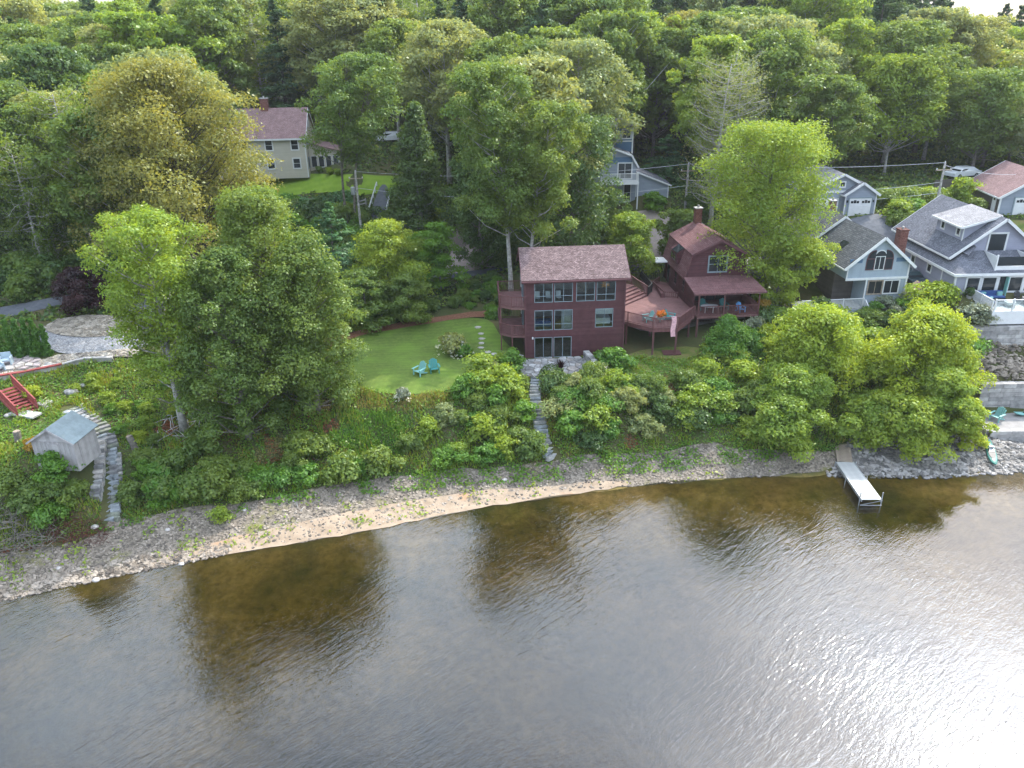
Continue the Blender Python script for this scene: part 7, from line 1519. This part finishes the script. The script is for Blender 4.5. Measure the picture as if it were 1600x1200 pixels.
# ------------------------------------------------------------------ cars
def car(label, loc, rz, mat, name='parked_car', L_=4.5, W2=.9, tall=1.45):
    o = thing(name, label, 'car', loc, rz)
    pr = [(-L_/2, .35), (-L_/2, .75), (-L_/2+.15, .88), (-L_*.3, .95), (-L_*.17, tall), (L_*.2, tall), (L_*.38, .98), (L_/2-.03, .9), (L_/2, .7), (L_/2, .35)]
    n = len(pr); vs = []
    for y, k in ((-W2, 0), (-W2+.0, 0)): pass
    for s in (-1, 1):
        for x, z in pr: vs.append((x, s*(W2-(.22 if z > 1.2 else 0)), z))
    part('body', MB().add(vs, [tuple(range(n)), tuple(range(2*n-1, n-1, -1))]+[(i, n+i, n+(i+1) % n, (i+1) % n) for i in range(n)]), M[mat], o)
    g_ = M['glass_dark']
    for s in (-1, 1):
        part('side_window', MB().add([(-L_*.27, s*(W2-.02), 1.0), (L_*.33, s*(W2-.02), 1.0), (L_*.19, s*(W2-.19), tall-.07), (-L_*.165, s*(W2-.19), tall-.07)], [(0,1,2,3)]), g_, o)
        for x in (-L_*.31, L_*.31):
            w_ = part('wheel', MB().tube([(x, s*(W2-.2), .33), (x, s*(W2+.02), .33)], .33, 12), M['tyre'], o); part('rim', MB().tube([(x, s*(W2+.021), .33), (x, s*(W2+.03), .33)], .19, 8), M['metal'], w_)
        part('headlight', MB().box(-L_/2-.01, -L_/2+.1, s*.65-.15, s*.65+.15, .62, .76), M['white'], o); part('tail_light', MB().box(L_/2-.1, L_/2+.01, s*.7-.12, s*.7+.12, .7, .85), M['redwood'], o)
    part('windscreen', MB().add([(-L_*.3+.01, -.75, .99), (-L_*.3+.01, .75, .99), (-L_*.175, .6, tall-.06), (-L_*.175, -.6, tall-.06)], [(0,3,2,1)]), g_, o)
    part('rear_window', MB().add([(L_*.375, -.7, 1.02), (L_*.375, .7, 1.02), (L_*.21, .6, tall-.05), (L_*.21, -.6, tall-.05)], [(0,1,2,3)]), g_, o)
    return o
for px_, py_, rz, mat, lab in ((655, 345, .15, 'carwhite', 'white car under the trees beside the asphalt path'), (703, 350, 2.7, 'cardark', 'dark green car at the head of the gravel drive'), (612, 222, .2, 'carwhite', 'white car glimpsed through leaves right of the cream house'),
                                (1503, 278, .3, 'carwhite', 'white pickup parked on grass left of the shingled garage'), (1416, 443, 1.7, 'cardark', 'black car parked between the light blue cottage and the grey house')):
    p_ = G(px_, py_); car(lab, (p_[0], p_[1], p_[2]+.05), rz, mat)
# low fence of the cream house lawn and rails beside the path
a = G(330, 312); b = G(572, 321)
fo = thing('low_fence', 'low pale rail fence along the front of the cream house lawn', 'fence', (a[0], a[1], a[2]))
for k in range(16):
    p_ = a+(b-a)*k/15; blk('fence_post', 'woodgrey', fo, p_[0]-a[0]-.08, p_[0]-a[0]+.08, p_[1]-a[1]-.08, p_[1]-a[1]+.08, h(p_[0], p_[1])-a[2], h(p_[0], p_[1])-a[2]+1.0)
for z in (.35, .8):
    for k in range(15): p0 = a+(b-a)*k/15; p1 = a+(b-a)*(k+1)/15; part('fence_rail', MB().beam((p0[0]-a[0], p0[1]-a[1]-.1, h(p0[0], p0[1])-a[2]+z), (p1[0]-a[0], p1[1]-a[1]-.1, h(p1[0], p1[1])-a[2]+z), .06, .16), M['woodgrey'], fo)
for s, (u0, u1) in enumerate((((573, 345), (589, 291)), ((601, 345), (612, 300)))):
    a = G(*u0); b = G(*u1); o = thing('guard_rail', 'white rail on the %s side of the asphalt path' % ('left' if s == 0 else 'right'), 'railing', tuple(a)); part('rail', MB().beam((0, 0, .55), tuple(b-a+np.array([0, 0, .55])), .1, .18), M['white'], o)
    for k in range(7): p_ = (b-a)*k/6; blk('post', 'white', o, p_[0]-.05, p_[0]+.05, p_[1]-.05, p_[1]+.05, p_[2]-.1, p_[2]+.46)
# ------------------------------------------------------------------ light summer haze
m, nt, p, o = newmat('air_haze'); nt.nodes.remove(p)
pv_ = N(nt, 'ShaderNodeVolumePrincipled'); pv_.inputs['Color'].default_value = (0.9, 0.94, 1.0, 1); pv_.inputs['Density'].default_value = 0.00015; pv_.inputs['Anisotropy'].default_value = 0.35
L(nt, pv_.outputs[0], o.inputs['Volume'])
hz_ = MB().box(-800, 800, -250, 900, -7, 52).build('haze', m); tag(hz_, kind='stuff')
S.cycles.volume_bounces = 1

# every repeat gets a label that says which one it is
bpy.context.view_layer.update()
ORD = ['', 'second', 'third', 'fourth', 'fifth', 'sixth', 'seventh', 'eighth', 'ninth', 'tenth', 'eleventh', 'twelfth', 'thirteenth', 'fourteenth', 'fifteenth', 'sixteenth', 'seventeenth', 'eighteenth', 'nineteenth', 'twentieth']+['twenty-'+k for k in ('first', 'second', 'third', 'fourth', 'fifth', 'sixth', 'seventh', 'eighth', 'ninth')]+['thirtieth']+['thirty-'+k for k in ('first', 'second', 'third', 'fourth', 'fifth', 'sixth')]
gr = {}
for o in COL.objects:
    if '|' in str(o.get('label', '')): gr.setdefault(o['label'], []).append(o)
for lab, os_ in gr.items():
    what, where = lab.split('|'); tree_ = 'shrub' not in what
    def px_(o): v = np.array(o.location)-np.array([0, 0, CZ]); return (v@rt)/(v@fw)
    os_.sort(key=(lambda o: o.location.y) if tree_ and 'wood' in where else px_)
    for i, o in enumerate(os_):
        if len(os_) == 1: o['label'] = '%s %s' % (what, where) if tree_ else '%s, %s' % (what, where); del o['group']; continue
        q = ('nearest' if i == 0 else (ORD[min(i, 35)]+' nearest')) if tree_ and 'wood' in where else ('leftmost' if i == 0 else ORD[min(i, 35)])
        o['label'] = ('%s %s %s' % (q, what, where)) if tree_ and 'wood' in where else ('%s %s%s, %s' % (q, what, '' if i == 0 else ' from the left', where))
        o['group'] = '%s %s' % (what, where)
